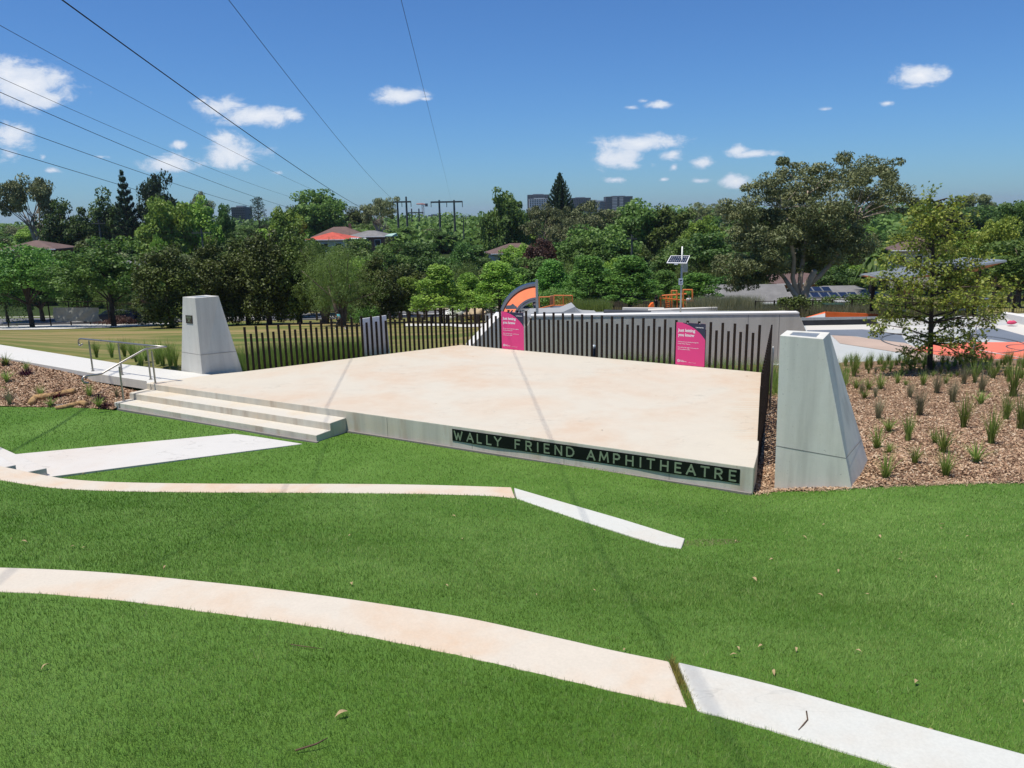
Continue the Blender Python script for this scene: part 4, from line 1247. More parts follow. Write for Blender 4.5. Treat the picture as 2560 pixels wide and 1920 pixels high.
put_tuss([(*Z0(x, y), k, s) for x, y, k, s in ((70, 260, 2, 1.1), (320, 325, 0, .8), (85, 455, 2, 1), (490, 635, 0, .8), (1075, 625, 0, .85), (1190, 765, 2, .9), (1410, 645, 3, .6), (610, 755, 2, .8), (120, 725, 3, .8))],
         lbed_z, 'tussocks in the left mulch bed', 'in left mulch bed', 0)
for k, (x, y, s) in enumerate(((70, 345, .8), (320, 440, 1.2), (700, 635, 1.1), (1210, 665, .9), (1270, 715, .8), (100, 635, .8))):
    q_ = P(*Z0(x, y), 4.65); z_ = bz(q_[0], q_[1])
    o = empty('purple_plant', (q_[0], q_[1], z_ - .01)); o.scale = (s, s, s); o.rotation_euler = (0, 0, k * 1.3); link('foliage', PM, o)
    tag(o, ['purple-leaved plant near the left frame edge, just below the white path', 'largest purple-leaved plant, in the upper part of the left mulch bed', 'purple-leaved plant just above the long coir log',
            'purple-leaved plant between the drain and the sloping handrail', 'small purple-leaved plant closest to the lowest stage step', 'faded purple-leaved plant at far left near the lawn edge'][k], 'plant', 'purple-leaved plants in the left mulch bed')
put_tuss([(*Z0(x, y), k, s) for x, y, k, s in ((1165, 160, 4, .75), (1350, 160, 4, .8), (1500, 150, 4, .8), (1590, 170, 4, .8), (1700, 255, 4, .85), (1760, 200, 4, .8), (1900, 240, 4, .9), (1960, 275, 4, .95), (2060, 250, 4, .9), (2120, 310, 4, .8), (2050, 300, 4, .8), (1640, 215, 4, .7))],
         lambda X, Y: G(X, Y) + .05, 'tall grass clumps between the white path and the left pylon', 'behind level handrail', 0)


def grass_strip(name, label, a, b, depth, n, hmin, hmax, w, zf, mat, cat='grass'):
    a = np.array(a[:2]); b = np.array(b[:2]); u = rng.random(n)[:, None]; nrm = np.array([-(b - a)[1], (b - a)[0]]); nrm /= np.linalg.norm(nrm)
    if nrm[1] < 0: nrm = -nrm
    cl = np.repeat(rng.random(n // 14 + 1), 14)[:n][:, None]; cd = np.repeat(rng.random(n // 14 + 1), 14)[:n][:, None]
    q = a + (b - a) * cl + nrm * cd * depth + rng.normal(0, .07, (n, 2))
    h = rng.uniform(hmin, hmax, n)
    me_ = blades(q[:, 0], q[:, 1], zf(q[:, 0], q[:, 1]), h, np.full(n, w), .55, rng.random(n), name, mat)
    return tag(link(name, me_), label, cat, kind='stuff')


grass_strip('tall_grass', 'tall unmown green grass behind the back left pickets', Ls + nL * .5, Ls + nL * .5 + uL * 4.6, 1.9, 9000, .35, .75, .012, lambda X, Y: G(X, Y), M['l_tuss'])
grass_strip('tall_grass', 'tall green grass between the back right pickets and the concrete wall', BC + uR * 4.2 + nR * .9, BR + nR * .9 + uR * 1.6, 3.2, 11000, .45, .95, .012, bed_z, M['l_tuss'])
# ------------------------------------------------------------------ far ground, road, footpaths
t = NT('parkland'); p = t.pos()
n1 = t.noise(t.map(p, (.06, .17, 1)), 1.0, 6, .68, .8); n2 = t.noise(p, 1.6, 6, .7); n3 = t.noise(p, .05, 3)
c = t.ramp(n1, [(.34, (.06, .115, .022)), (.47, (.15, .155, .045)), (.6, (.30, .22, .10))])
c = t.mix(t.rng(n2, .3, .7, 0, .35), c, (.10, .13, .035))
sp = t.n.new('ShaderNodeSeparateXYZ'); t.l.new(p, sp.inputs[0])
c = t.mix(t.rng(sp.outputs[1], 97, 101), c, t.ramp(n2, [(.3, (.018, .032, .010)), (.7, (.045, .07, .02))]))
t.set('Base Color', c); t.set('Roughness', .95); t.set('Specular IOR Level', .1); t.bump(n2, .5, .08)
M['park'] = t.m
ys = np.concatenate([np.arange(-60, 20, 8), np.arange(20, 30, .4), np.arange(30, 100, 2), np.arange(100, 300, 8), np.arange(300, 1000, 40), np.arange(1000, 6001, 400)])
xs = np.concatenate([np.arange(-5000, -400, 400), np.arange(-400, -60, 20), np.arange(-60, 60, 1.5), np.arange(60, 400, 20), np.arange(400, 5001, 400)])
tag(link('ground', grid_mesh('ground', xs, ys, G, M['park'])), kind='structure')


def onG(x, y, extra=0.0, lo=15, hi=400):
    """where the sight line of a photo point meets the far ground"""
    d = ray(x, y); ya = lo
    f = lambda Y: d[2] / d[1] * Y - float(G(d[0] / d[1] * Y, Y)) - extra
    prev = f(ya)
    Y = ya
    while Y < hi:
        Y2 = Y * 1.01; v = f(Y2)
        if prev > 0 >= v or (v <= 0 and Y == ya): break
        prev = v; Y = Y2
    return np.array([d[0] / d[1] * Y2, Y2, d[2] / d[1] * Y2])


def ribbon(name, left, right, mat, lift, kind='structure', n=60):
    L = resamp(left, n); Q = resamp(right, n); V = []
    K = 6
    for a, b in zip(L, Q):
        for j in range(K + 1):
            q = a + (b - a) * j / K; V.append((q[0], q[1], float(G(q[0], q[1])) + lift))
    i = np.arange(n - 1)[:, None] * (K + 1) + np.arange(K)[None]
    FC = np.stack([i, i + 1, i + K + 2, i + K + 1], -1).reshape(-1, 4)
    return tag(link(name, np_mesh(name, np.array(V), FC, mat)), kind=kind)


# road running across beyond the trees, its edge line, footpaths
ribbon('road', [(-95, 82), (-45, 84), (-20, 84), (5, 86)], [(-95, 96), (-45, 97), (-20, 96), (5, 97)], M['asphalt'], .06)
ribbon('road_marking', [(-95, 89), (-45, 91.2), (-20, 91), (5, 92)], [(-95, 89.4), (-45, 91.6), (-20, 91.4), (5, 92.4)], M['line_white'], .1)
ribbon('kerb', [(-95, 96), (-45, 97), (-20, 96), (5, 97)], [(-95, 96.5), (-45, 97.5), (-20, 96.5), (5, 97.5)], M['apron'], .2)
ribbon('footpath', [onG(0, 826)[:2], onG(150, 824)[:2], onG(300, 819)[:2], onG(440, 812)[:2]], [onG(0, 816)[:2], onG(150, 813)[:2], onG(300, 811)[:2], onG(440, 807)[:2]], M['path'], .05)
ribbon('footpath', [onG(1010, 817)[:2], onG(1120, 816.5)[:2], onG(1215, 818)[:2]], [onG(1010, 811)[:2], onG(1120, 810.5)[:2], onG(1215, 810)[:2]], M['path'], .05)
m_ = P(0, 0, 1)

# ------------------------------------------------------------------ retaining wall, skate plateau, court
W0 = P(1327, 793, 3.7)[:2]; W1 = P(1998, 785, 3.7)[:2]; uw = (W1 - W0) / np.linalg.norm(W1 - W0); nw = np.array([-uw[1], uw[0]])
e_end = VP(2015, 826.6, W0, W1); e_st = VP(1315, 823, W0, W1)
m = MB(); k = (e_end[:2] - W0) @ uw; L_ = np.linalg.norm(W1 - W0)
prof = [(-.25, -5.8), (k + .35, -5.8), (k, e_end[2]), (L_, -3.7), (0, -3.7), ((e_st[:2] - W0) @ uw, e_st[2])]
vs = [(*(W0 + uw * s + nw * d), z) for d in (0, .3) for s, z in prof]; n = len(prof)
m.add(vs, [tuple(range(n)), tuple(range(2 * n - 1, n - 1, -1))] + [((i + 1) % n, i, i + n, (i + 1) % n + n) for i in range(n)])
wo = m.build('retaining_wall', M['wall'], bevel=.015)
tag(wo, 'long grey concrete retaining wall behind the back right pickets, its right end sloping down', 'retaining wall')
m = MB(); m.obox((*(W0 + nw * -.015), -3.70), (*(uw * L_), 0), (*(nw * .42), 0), (0, 0, .06)); m.build('coping', M['coping'], wo)
m = MB()
for x in (1869, 1947): q = VP(x, 820, W0, W1); m.obox((*(q[:2] - nw * .003), -5.7), (*(uw * .015), 0), (*(nw * .002), 0), (0, 0, 1.99))
m.build('joint', M['plinth'], wo)


def HP(y): return -(3.69 + .122 * (y - 27.9))
q0 = W0 + nw * .3; q1 = W1 + nw * .3
pl = [tuple(q0), tuple(q1), (10.7, 33), (10.2, 44), (8.5, 60), (-2, 60)]
m = MB(); m.prism(pl, -9.5, [HP(y) if y < 60 else HP(60) for _, y in pl])
tag(m.build('skate_park_ground', M['ramp']), kind='structure')
m = MB(); pl2 = [tuple(q0 + uw * 2.4), tuple(q1), (11.2, 31.5), (8, 31.2), (3.6, 30.6)]
m.prism(pl2, -6, [HP(y) + .006 for _, y in pl2]); tag(m.build('skate_park_ground', M['apron']), kind='structure')
# court slab and its painted shapes
m = MB(); m.prism([(9.4, 27.1), (40, 26.6), (42, 40), (30, 39.6), (13.4, 37.4), (10.9, 33), (10.3, 30)], -6.2, -5.5)
tag(m.build('court', M['court']), kind='structure')
ZC = lambda x, y: P(1900 + x / 3.352, 740 + y / 3.352, 5.49)[:2]
def paint(name, pts, mat, lift, H=5.5):
    m = MB(); q = [P(1900 + x / 3.352, 740 + y / 3.352, H - lift) for x, y in pts]
    m.add([(a[0], a[1], -H + lift) for a in q], [tuple(range(len(q)))[::1]])
    o = m.build(name, mat); return tag(o, kind='structure')
paint('court_paint', ((380, 246), (940, 240), (1400, 262), (2212, 240), (2400, 330), (2400, 380), (2000, 300), (1860, 262), (1180, 275), (860, 279), (390, 286)), M['apron'], .004)
paint('court_paint', ((392, 287), (860, 280), (1180, 320), (1230, 392), (1000, 366), (820, 338), (660, 330), (430, 320)), M['slate'], .008)
paint('court_paint', ((600, 330), (770, 336), (1000, 368), (1225, 395), (1330, 440), (1480, 500), (1240, 478), (1150, 470), (670, 396)), M['peach'], .012)
paint('court_paint', ((1290, 450), (1420, 400), (1800, 387), (2600, 385), (2600, 527), (1960, 527), (1500, 497)), M['orange2'], .016)
paint('court_paint', ((1860, 267), (1985, 268), (2230, 335), (2400, 380), (2080, 384), (1870, 352), (1700, 330)), M['slate'], .008)
paint('court_paint', ((1180, 478), (1500, 499), (1960, 530), (2600, 545), (2600, 640), (1500, 640)), M['peach'], .02)
paint('court_paint', ((2080, 527), (2600, 528), (2600, 560), (2212, 548)), M['slate'], .024)
def ring_line(cx, cy, r, z, w, name, mat, a0=0, a1=2 * math.pi, n=60):
    m = MB(); vs = []
    for i in range(n + 1):
        a = a0 + (a1 - a0) * i / n; vs += [(cx + (r - w / 2) * math.cos(a), cy + (r - w / 2) * math.sin(a), z), (cx + (r + w / 2) * math.cos(a), cy + (r + w / 2) * math.sin(a), z)]
    m.add(vs, [(2 * i, 2 * i + 1, 2 * i + 3, 2 * i + 2) for i in range(n)]); return tag(m.build(name, mat), kind='structure')
ca = ZC(1082, 402); cb = ZC(1240, 478)
ring_line(ca[0] + 2.6, ca[1] + .1, 2.6, -5.472, .07, 'court_line', M['line_dark'])
cb = ZC(2094, 440); ring_line(cb[0] + .75, cb[1], .75, -5.47, .05, 'court_line', M['line_dark'])
a = ZC(1830, 455); b = ZC(2300, 545); m = MB(); dv = b - a; nv3 = np.array([-dv[1], dv[0]]) / np.linalg.norm(dv) * .03
m.add([(*(a - nv3), -5.469), (*(b - nv3), -5.469), (*(b + nv3), -5.469), (*(a + nv3), -5.469)], [(0, 1, 2, 3)]); tag(m.build('court_line', M['line_white']), kind='structure')


def solid(name, pts, down, mat, label=None, cat=None, group=None, parent=None, mats=None):
    """pts: (px, py, depth y) top outline; skirt going down"""
    m = MB(); q = [DD(x, y, d) for x, y, d in pts]; n = len(q)
    ar = sum(q[i][0] * q[(i + 1) % n][1] - q[(i + 1) % n][0] * q[i][1] for i in range(n))
    if ar < 0: q = q[::-1]
    zb_ = min(a[2] for a in q) - down
    vs = [(a[0], a[1], zb_) for a in q] + [tuple(a) for a in q]
    m.add(vs, [tuple(range(n))[::-1], tuple(range(n, 2 * n))] + [(i, (i + 1) % n, n + (i + 1) % n, n + i) for i in range(n)])
    if mats: m.m = [1] * len(m.m); m.m[1] = 0
    o = m.build(name, mats or mat, parent)
    return tag(o, label, cat, group) if label else o


# charcoal ledge and orange banked planter behind the court
lo_ = solid('ledge', [(2003, 797, 36.4), (2193, 794.5, 36.4), (2193, 793, 37), (2003, 795, 37)], .38, M['blackwall'], 'long charcoal concrete ledge at the far left edge of the court', 'ledge')
solid('ledge_top', [(2003, 794.6, 36.35), (2193, 792.3, 36.35), (2193, 791.4, 37.05), (2003, 793.6, 37.05)], .015, M['galv'], parent=lo_)
ob = solid('banked_ramp', [(2008, 795, 38), (2063, 779, 43), (2063, 793, 40)], .3, M['orange'], 'orange and grey banked ramp beyond the charcoal ledge', 'ramp')
solid('bank_face', [(2014, 794, 38.4), (2063, 783, 42), (2063, 794, 39)], .2, M['court'], parent=ob)
solid('bank_wall', [(2063, 779.4, 43), (2064, 779.2, 43.3), (2195, 784.5, 43.3), (2195, 785, 43)], .35, M['orange'], parent=ob)
solid('rear_block', [(1906, 779, 40), (1995, 778, 40), (1995, 777, 41.2), (1904, 778, 41.2)], .3, M['blackwall'], 'dark grey skate block above the right end of the retaining wall', 'skate block')
solid('skate_block', [(1509, 779.5, 40), (1625, 780, 40), (1628, 776.3, 42.5), (1510, 774, 42.5)], .35, M['blackwall'], 'long dark skate block behind the middle of the retaining wall', 'skate block')
solid('skate_block', [(1560, 770, 52), (1660, 771, 52), (1660, 769, 54), (1556, 768.2, 54)], .3, M['apron'], 'pale low skate ledge just behind the long dark skate block', 'skate block')
solid('skate_block', [(1628, 786, 33), (1790, 787, 33), (1700, 781, 36), (1680, 779.5, 37), (1630, 784, 34)], .3, M['apron'], 'pale concrete mound at the foot of the solar panel pole', 'skate block')
solid('skate_block', [(1620, 776, 47), (1795, 768.5, 47), (1790, 767, 48.5), (1620, 772, 48.5)], .2, M['apron'], 'long pale ledge running under the orange climbing frame', 'skate block')
# launch ramp with slate deck, orange coping and curved flank
ro = empty('skate_ramp', DD(1400, 790, 50)); off = Vector(ro.location)
tag(ro, 'large skate ramp with dark slate deck, orange edge and curved grey flank', 'skate ramp')
for nm, pts, dn, mt in (('deck', [(1322, 779, 50), (1407, 778.3, 49), (1437, 765.5, 56), (1433, 763, 58), (1380, 765, 58), (1345, 772, 56)], .3, M['slate2']),
                        ('coping', [(1396, 780, 48.6), (1409, 779, 48.6), (1416, 772, 52), (1440, 766.3, 55), (1438, 764.8, 56), (1409, 770, 53), (1400, 775, 50)], .12, M['orange'])):
    solid(nm, pts, dn, mt, parent=ro).location = -off
m = MB(); prof = [(1318, 796), (1322, 790), (1327, 783), (1407, 780), (1438, 766.5), (1442, 771), (1446, 776.5), (1451, 781), (1458, 785), (1468, 787.5), (1500, 789)]
fr_ = [DD(x, y, 47 - .25 * i) for i, (x, y) in enumerate(prof)]
vs = [tuple(a) for a in fr_] + [(a[0] * 1.02, a[1] + 4, a[2] - .2) for a in fr_] + [(a[0], a[1], -7.5) for a in fr_]; n = len(prof)
m.add(vs, [(i + 1, i, n + i, n + i + 1) for i in range(n - 1)] + [(i, i + 1, 2 * n + i + 1, 2 * n + i) for i in range(n - 1)])
m.build('flank', M['ramp'], ro).location = -off
# second ramp wall further back with dark coping
wo2 = solid('ramp_wall', [(1437, 763, 60), (1462, 754, 64), (1505, 750.5, 66), (1519, 752, 66), (1519, 766, 60), (1450, 770, 59)], 1.2, M['ramp'], 'sloping grey concrete bank behind the skate ramp, below the first pin oaks', 'bank')

# orange arch with the slide beneath it
ao = empty('arch_slide', DD(1345, 800, 31)); off = Vector(ao.location)
tag(ao, 'orange and navy curved arch of a slide rising behind the left pink notice', 'slide')
C0 = DD(1343, 806, 31); pxm = 31 / F / 1.0
Ro, Ri = 88 * pxm, 57 * pxm
m = MB(); n = 26; a0, a1 = R(89), R(176)
for sgn, yy in ((1, -.02), (-1, .5)): pass
def ring_sector(m, r0, r1, y0, y1, a0=a0, a1=a1):
    vs = []
    for i in range(n + 1):
        a = a0 + (a1 - a0) * i / n
        for r in (r0, r1):
            for y in (y0, y1): vs.append((C0[0] + r * math.cos(a) * 1.04, C0[1] + y + .75 * (r * math.sin(a) - .6), C0[2] + r * math.sin(a)))
    fs = []
    for i in range(n):
        k = 4 * i
        fs += [(k, k + 2, k + 6, k + 4), (k + 1, k + 5, k + 7, k + 3), (k, k + 4, k + 5, k + 1), (k + 2, k + 3, k + 7, k + 6)]
    fs += [(0, 1, 3, 2), (4 * n, 4 * n + 2, 4 * n + 3, 4 * n + 1)]
    m.add(vs, fs)
ring_sector(m, Ri, Ro, 0, .5); m.build('arch_panel', M['orange'], ao).location = -off
for r in (Ro + .05, Ri - .04, Ri + .02):
    m = MB(); ring_sector(m, r - .05, r + .05, -.06, .56); m.build('rim', M['navy'], ao).location = -off
m = MB(); rp = random.Random(3); cxp, czp = C0[0] - .73 * Ro * .98, C0[2] + .41 * Ro
pts = [(cxp + .28 * math.cos(a) * rp.uniform(.6, 1.1), C0[1] - .012 + .75 * (.41 * Ro - .6), czp + .2 * math.sin(a) * rp.uniform(.6, 1.15)) for a in np.linspace(0, 2 * math.pi, 15)[:-1]]
m.add(pts, [tuple(range(14))[::-1]]); m.build('bare_patch', M['galv'], ao).location = -off
m = MB(); b_ = DD(1343, 800, 30.8); t_ = DD(1342, 699, 30.8); m.tube([(b_[0], b_[1], -5), (b_[0], b_[1], t_[2])], .055, 10); m.build('post', M['galv'], ao).location = -off
m = MB(); c_ = [DD(x, y, d) for x, y, d in ((1262, 786, 30.5), (1252, 800, 30), (1238, 826, 29.3), (1222, 856, 28.6), (1212, 880, 28))]
vs = []
for q in c_: vs += [(q[0] - .3, q[1], q[2] + .12), (q[0] - .28, q[1], q[2] - .05), (q[0] + .28, q[1] + .2, q[2] - .05), (q[0] + .3, q[1] + .2, q[2] + .12)]
m.add(vs, [(4 * i + j, 4 * i + j + 1, 4 * i + j + 5, 4 * i + j + 4) for i in range(4) for j in range(3)])
m.tube([tuple(vs[4 * i]) for i in range(5)], .035, 6); m.tube([tuple(vs[4 * i + 3]) for i in range(5)], .035, 6)
m.build('chute', M['navy'], ao).location = -off
# pale sloping wall beside the slide
A_ = np.array([-2.9, 27.6]); B_ = np.array([.55, 28.1]); uu_ = (B_ - A_) / np.linalg.norm(B_ - A_); nn_ = np.array([-uu_[1], uu_[0]])
pr = [VP(x, y, A_, B_) for x, y in ((1250, 789), (1300, 789), (1316, 822), (1316, 905), (1172, 905), (1172, 870))]
m = MB(); n_ = len(pr); vs = [tuple(q) for q in pr] + [(q[0] + nn_[0] * 1.1, q[1] + nn_[1] * 1.1, q[2] + .0) for q in pr]
m.add(vs, [tuple(range(n_))[::-1], tuple(range(n_, 2 * n_))] + [(i, (i + 1) % n_, n_ + (i + 1) % n_, n_ + i) for i in range(n_)])
m.m[-1] = 0
tag(m.build('slide_wall', M['coping'], bevel=.02), 'pale concrete ramp wall sloping down to the lawn left of the orange arch', 'ramp wall')

# orange railings and climbing frame
def bar_thing(name, label, cat, bars, r, mat, group=None, part='rail'):
    q = [DD(*b[0]) for b in bars]; o = empty(name, q[0]); off = Vector(o.location)
    for b in bars:
        m = MB(); m.tube([DD(*x) for x in b[:-1]] if isinstance(b[-1], str) else [DD(*x) for x in b], r, 6)
        m.build(b[-1] if isinstance(b[-1], str) else part, mat, o).location = -off
    return tag(o, label, cat, group)
bars = [((1385, 738.5, 56), (1431, 739, 56)), ((1383, 764, 56), (1432, 762.5, 56)), ((1347, 743, 57), (1376, 742, 57)), ((1345, 772, 55), (1383, 763, 56))]
bars += [((x, 739, 56), (x + .6, 763, 56), 'post') for x in (1385, 1408, 1431)] + [((x, 743, 57), (x + .6, 768, 57), 'post') for x in (1348, 1376)]
ro_ = bar_thing('railing', 'orange steel railing along the top of the skate ramp', 'railing', bars, .045, M['orangebar'])
off = Vector(ro_.location)
m = MB()
for i in range(15): x = 1386 + i * 3.1; m.tube([DD(x, 740, 56), DD(x + .4, 762.5, 56)], .012, 4)
m.build('balusters', M['orangebar'], ro_).location = -off
m = MB(); q = [DD(x, y, 56.6) for x, y in ((1375, 741), (1384, 739.5), (1385, 766), (1376, 768))]; m.add(q + [a + np.array([0, .4, 0]) for a in q], [(0, 1, 2, 3), (7, 6, 5, 4), (0, 4, 5, 1), (1, 5, 6, 2), (2, 6, 7, 3), (3, 7, 4, 0)]); m.build('panel', M['rust'], ro_).location = -off
bars = [((1652, 739, 62), (1716, 734.5, 62)), ((1678, 727, 63), (1693, 727, 63)), ((1707, 724.5, 63), (1731, 724.5, 63)), ((1650, 745, 61), (1735, 753, 62)), ((1719, 752, 61), (1743, 753.5, 61)), ((1655, 739, 60), (1690, 737, 60)), ((1719, 759, 61), (1740, 761, 61))]
bars += [((x, y, 61.5), (x + .8, 777, 61.5), 'post') for x, y in ((1651, 740), (1666, 740), (1679, 727), (1692, 727), (1708, 725), (1731, 725))]
cf = bar_thing('climbing_frame', 'orange and grey climbing frame in the playground right of the solar panel pole', 'climbing frame', bars, .065, M['orangebar'], part='beam'); off = Vector(cf.location)
m = MB()
for i in range(6): m.tube([DD(1664, 746 + i * 5, 61.4), DD(1674, 746 + i * 5, 61.4)], .03, 5)
for x in (1664, 1674): m.tube([DD(x, 738, 61.4), DD(x + .4, 777, 61.4)], .035, 5)
m.build('ladder', M['orangebar'], cf).location = -off
m = MB(); q = DD(1724, 764, 61.6); m.box(q, (.6, .5, 1.0)); m.build('panel', M['rust'], cf).location = -off
m = MB(); c_ = [DD(x, y, 60) for x, y in ((1622, 776), (1624, 766), (1629, 759), (1634, 757), (1635, 766), (1631, 776))]
m.add(c_ + [a + np.array([0, .5, 0]) for a in c_], [(0, 1, 2, 3, 4, 5), (11, 10, 9, 8, 7, 6)] + [(i, i + 6, (i + 1) % 6 + 6, (i + 1) % 6) for i in range(6)])
tag(m.build('play_shell', M['orange']), 'small bright orange curved play piece left of the climbing frame', 'play equipment')

# paling fence behind the playground (one fence, boards as its surface)
fo = empty('paling_fence', DD(1520, 765, 66)); off = Vector(fo.location)
tag(fo, 'grey brown timber paling fence behind the playground, under the pin oaks', 'fence')
m = MB(); rp = random.Random(5)
xa = 1519
while xa < 1720:
    a = DD(xa, 752.5 + rp.uniform(-.4, .4), 66); b = DD(xa + 3.6, 752.5, 66); m.obox((a[0], a[1] + rp.uniform(0, .04), a[2] - 1.1), (b[0] - a[0], 0, 0), (0, .03, 0), (0, 0, 1.1)); xa += 4.2
m.build('boards', plain('weathered_palings', (.15, .13, .10), .9, 0, .4, 1.5), fo).location = -off
m = MB(); a = DD(1518, 753.5, 66.1); b = DD(1722, 753.5, 66.1); m.obox((a[0], a[1], a[2] - .3), (b[0] - a[0], 0, 0), (0, .05, 0), (0, 0, .08)); m.build('rail', M['timber'], fo).location = -off

# solar camera pole
so2 = empty('solar_pole', (*DD(1701, 787, 29)[:2], -3.9)); off = Vector(so2.location)
tag(so2, 'galvanised pole with a solar panel and camera sign standing behind the retaining wall', 'solar panel pole')
b_ = DD(1701, 787, 29); t_ = DD(1704.5, 616, 29); m = MB(); m.tube([(b_[0], b_[1], -4.2), (b_[0], b_[1], t_[2])], .034, 12); m.build('pole', M['galv'], so2, smooth=True).location = -off
q = [DD(1677, 638.8, 29.25), DD(1725, 638.8, 29.25), DD(1716.7, 657.7, 28.75), DD(1666.6, 656.7, 28.75)]
nrm = np.cross(q[1] - q[0], q[3] - q[0]); nrm /= np.linalg.norm(nrm); nrm = nrm if nrm[2] > 0 else -nrm
m = MB(); m.add([a - nrm * .03 for a in q] + q, [(3, 2, 1, 0), (4, 5, 6, 7), (0, 1, 5, 4), (1, 2, 6, 5), (2, 3, 7, 6), (3, 0, 4, 7)]); pan = m.build('solar_panel', M['white'], so2); pan.location = -off
m = MB()
for i in range(9):
    for j in range(4):
        f = lambda u, v: (q[0] * (1 - u) + q[1] * u) * (1 - v) + (q[3] * (1 - u) + q[2] * u) * v + nrm * .004
        u0_, u1_ = .035 + i * .104, .035 + i * .104 + .094; v0_, v1_ = .06 + j * .225, .06 + j * .225 + .20
        m.add([f(u0_, v0_), f(u1_, v0_), f(u1_, v1_), f(u0_, v1_)], [(0, 3, 2, 1)])
m.build('cells', M['pv'], pan)
a = DD(1713, 669, 29.1); m = MB(); m.box(a, (.17, .13, .33)); m.build('control_box', M['galv'], so2, bevel=.01).location = -off
a = DD(1702, 704, 28.93); m = MB(); m.box(a, (.16, .008, .245)); sgp = m.build('camera_sign', M['white'], so2); sgp.location = -off
m = MB(); m.box((a[0] + .01, a[1] - .006, a[2] + .045), (.075, .003, .04)); m.box((a[0] - .035, a[1] - .006, a[2] + .03), (.03, .003, .025)); m.box((a[0] - .01, a[1] - .006, a[2] + .01), (.012, .003, .04))
for i in range(3): m.box((a[0], a[1] - .006, a[2] - .04 - i * .022), (.11 - .02 * i, .003, .008))
m.build('camera_symbol', M['signblack'], sgp)
a = DD(1690, 660, 28.8); m = MB(); m.box(a, (.12, .1, .05)); m.build('lamp_head', M['white'], so2).location = -off

# green cabinet, pale box, black park fence
def cabinet(x0, x1, y0, y1, d, mat, label, nm='cabinet'):
    a = DD(x0, y1, d); b = DD(x1, y0, d); w_ = b[0] - a[0]; h_ = b[2] - a[2]
    o = empty(nm, ((a[0] + b[0]) / 2, d, a[2])); m = MB(); m.box((0, .35, h_ / 2 - .2), (w_, .7, h_ + .3)); m.build('body', mat, o, bevel=.02)
    m = MB(); m.box((0, .35, h_ - .02), (w_ + .08, .8, .07)); m.build('lid', mat, o, bevel=.01)
    m = MB(); m.box((-.01, -.006, h_ * .45), (.015, .01, h_ * .7)); m.box((-w_ * .2, -.01, h_ * .5), (.12, .012, .03)); m.build('door_gap', M['black'], o)
    return tag(o, label, 'cabinet')
cabinet(2067, 2110, 761, 779, 46.5, M['boxgreen'], 'dark green electrical cabinet beyond the orange banked ramp')
cabinet(2096, 2113, 754, 765, 49, M['court'], 'pale grey box just behind the dark green cabinet')


def rail_fence(name, label, a, b, n, h, mat, picket=0, rails=2, r=.03, group=None):
    """a,b: (x,y) plan points; follows the ground"""
    a = np.array(a); b = np.array(b); o = empty(name, (*a, float(G(*a)))); off = Vector(o.location)
    pts = [a + (b - a) * i / (n - 1) for i in range(n)]
    zg = [float(G(*q)) for q in pts]
    pm = MB(); pm.box((0, 0, h / 2), (2 * r, 2 * r, h + .06)); pme = pm.mesh('post', mat)
    for q, z in zip(pts, zg): c_ = link('post', pme, o); c_.location = Vector((q[0], q[1], z)) - off
    for k in range(rails):
        f = 1.0 if k == 0 else .12 + .5 * (rails > 2 and k == 1)
        m = MB(); m.tube([(q[0], q[1], z + h * f - .03) for q, z in zip(pts, zg)], r * .8, 5); m.build('rail', mat, o).location = -off
    if picket:
        m = MB()
        for i in range(n - 1):
            for j in range(picket):
                u = (j + .5) / picket; q = pts[i] * (1 - u) + pts[i + 1] * u; z = zg[i] * (1 - u) + zg[i + 1] * u
                m.box((q[0], q[1], z + h / 2), (.016, .016, h * .86))
        m.build('bars', mat, o).location = -off
    return tag(o, label, 'fence', group)


rail_fence('park_fence', 'black steel bar fence between the court and the big gum tree', (15.5, 48.6), (24.5, 46.8), 9, 1.05, M['black'], 12)
rail_fence('park_fence', 'black steel bar fence at the right edge beyond the shelter', (26.5, 45.5), (36, 42), 8, 1.1, M['black'], 12)
fl = rail_fence('road_fence', 'black wire fence with posts beside the road at far left, carrying a cloth banner', onG(-60, 822)[:2] + np.array([0, 1.5]), onG(256, 812)[:2] + np.array([0, 1.5]), 7, 2.5, M['black'], 0, 2, .045)
a = DD(133, 768.5, 73); b = DD(247, 768.5, 71); m = MB(); nx_, nz_ = 40, 14; vs = []
for i in range(nx_ + 1):
    for j in range(nz_ + 1):
        u, v = i / nx_, j / nz_
        z = a[2] + (b[2] - a[2]) * u - v * 1.27 - .06 * abs(math.sin(u * math.pi * 2)) * (v > .9)
        fold = .10 * math.sin(7 * (abs(u - .5) * 2.2 + v * .8)) * (.3 + v * .7) + .05 * math.sin(19 * u + 9 * v)
        vs.append((a[0] + (b[0] - a[0]) * u, a[1] + (b[1] - a[1]) * u - .12 + fold, z))
m.add(vs, [(i * (nz_ + 1) + j, i * (nz_ + 1) + j + 1, (i + 1) * (nz_ + 1) + j + 1, (i + 1) * (nz_ + 1) + j) for i in range(nx_) for j in range(nz_)])
tag(m.build('banner', M['cloth'], smooth=True), 'creased grey shade cloth banner hung on the roadside fence between the two left trees', 'banner')
a = onG(560, 803)[:2]; b = onG(1120, 800)[:2]
rail_fence('timber_fence', 'low dark timber post-and-rail fence behind the trees and the left pickets', a, b, 12, 1.0, M['timber'], 0, 1, .09)
rail_fence('timber_fence', 'low dark rail fence beside the pale footpath, near the boulders', onG(1020, 806)[:2], onG(1235, 806)[:2], 7, .75, M['timber'], 0, 2, .07)

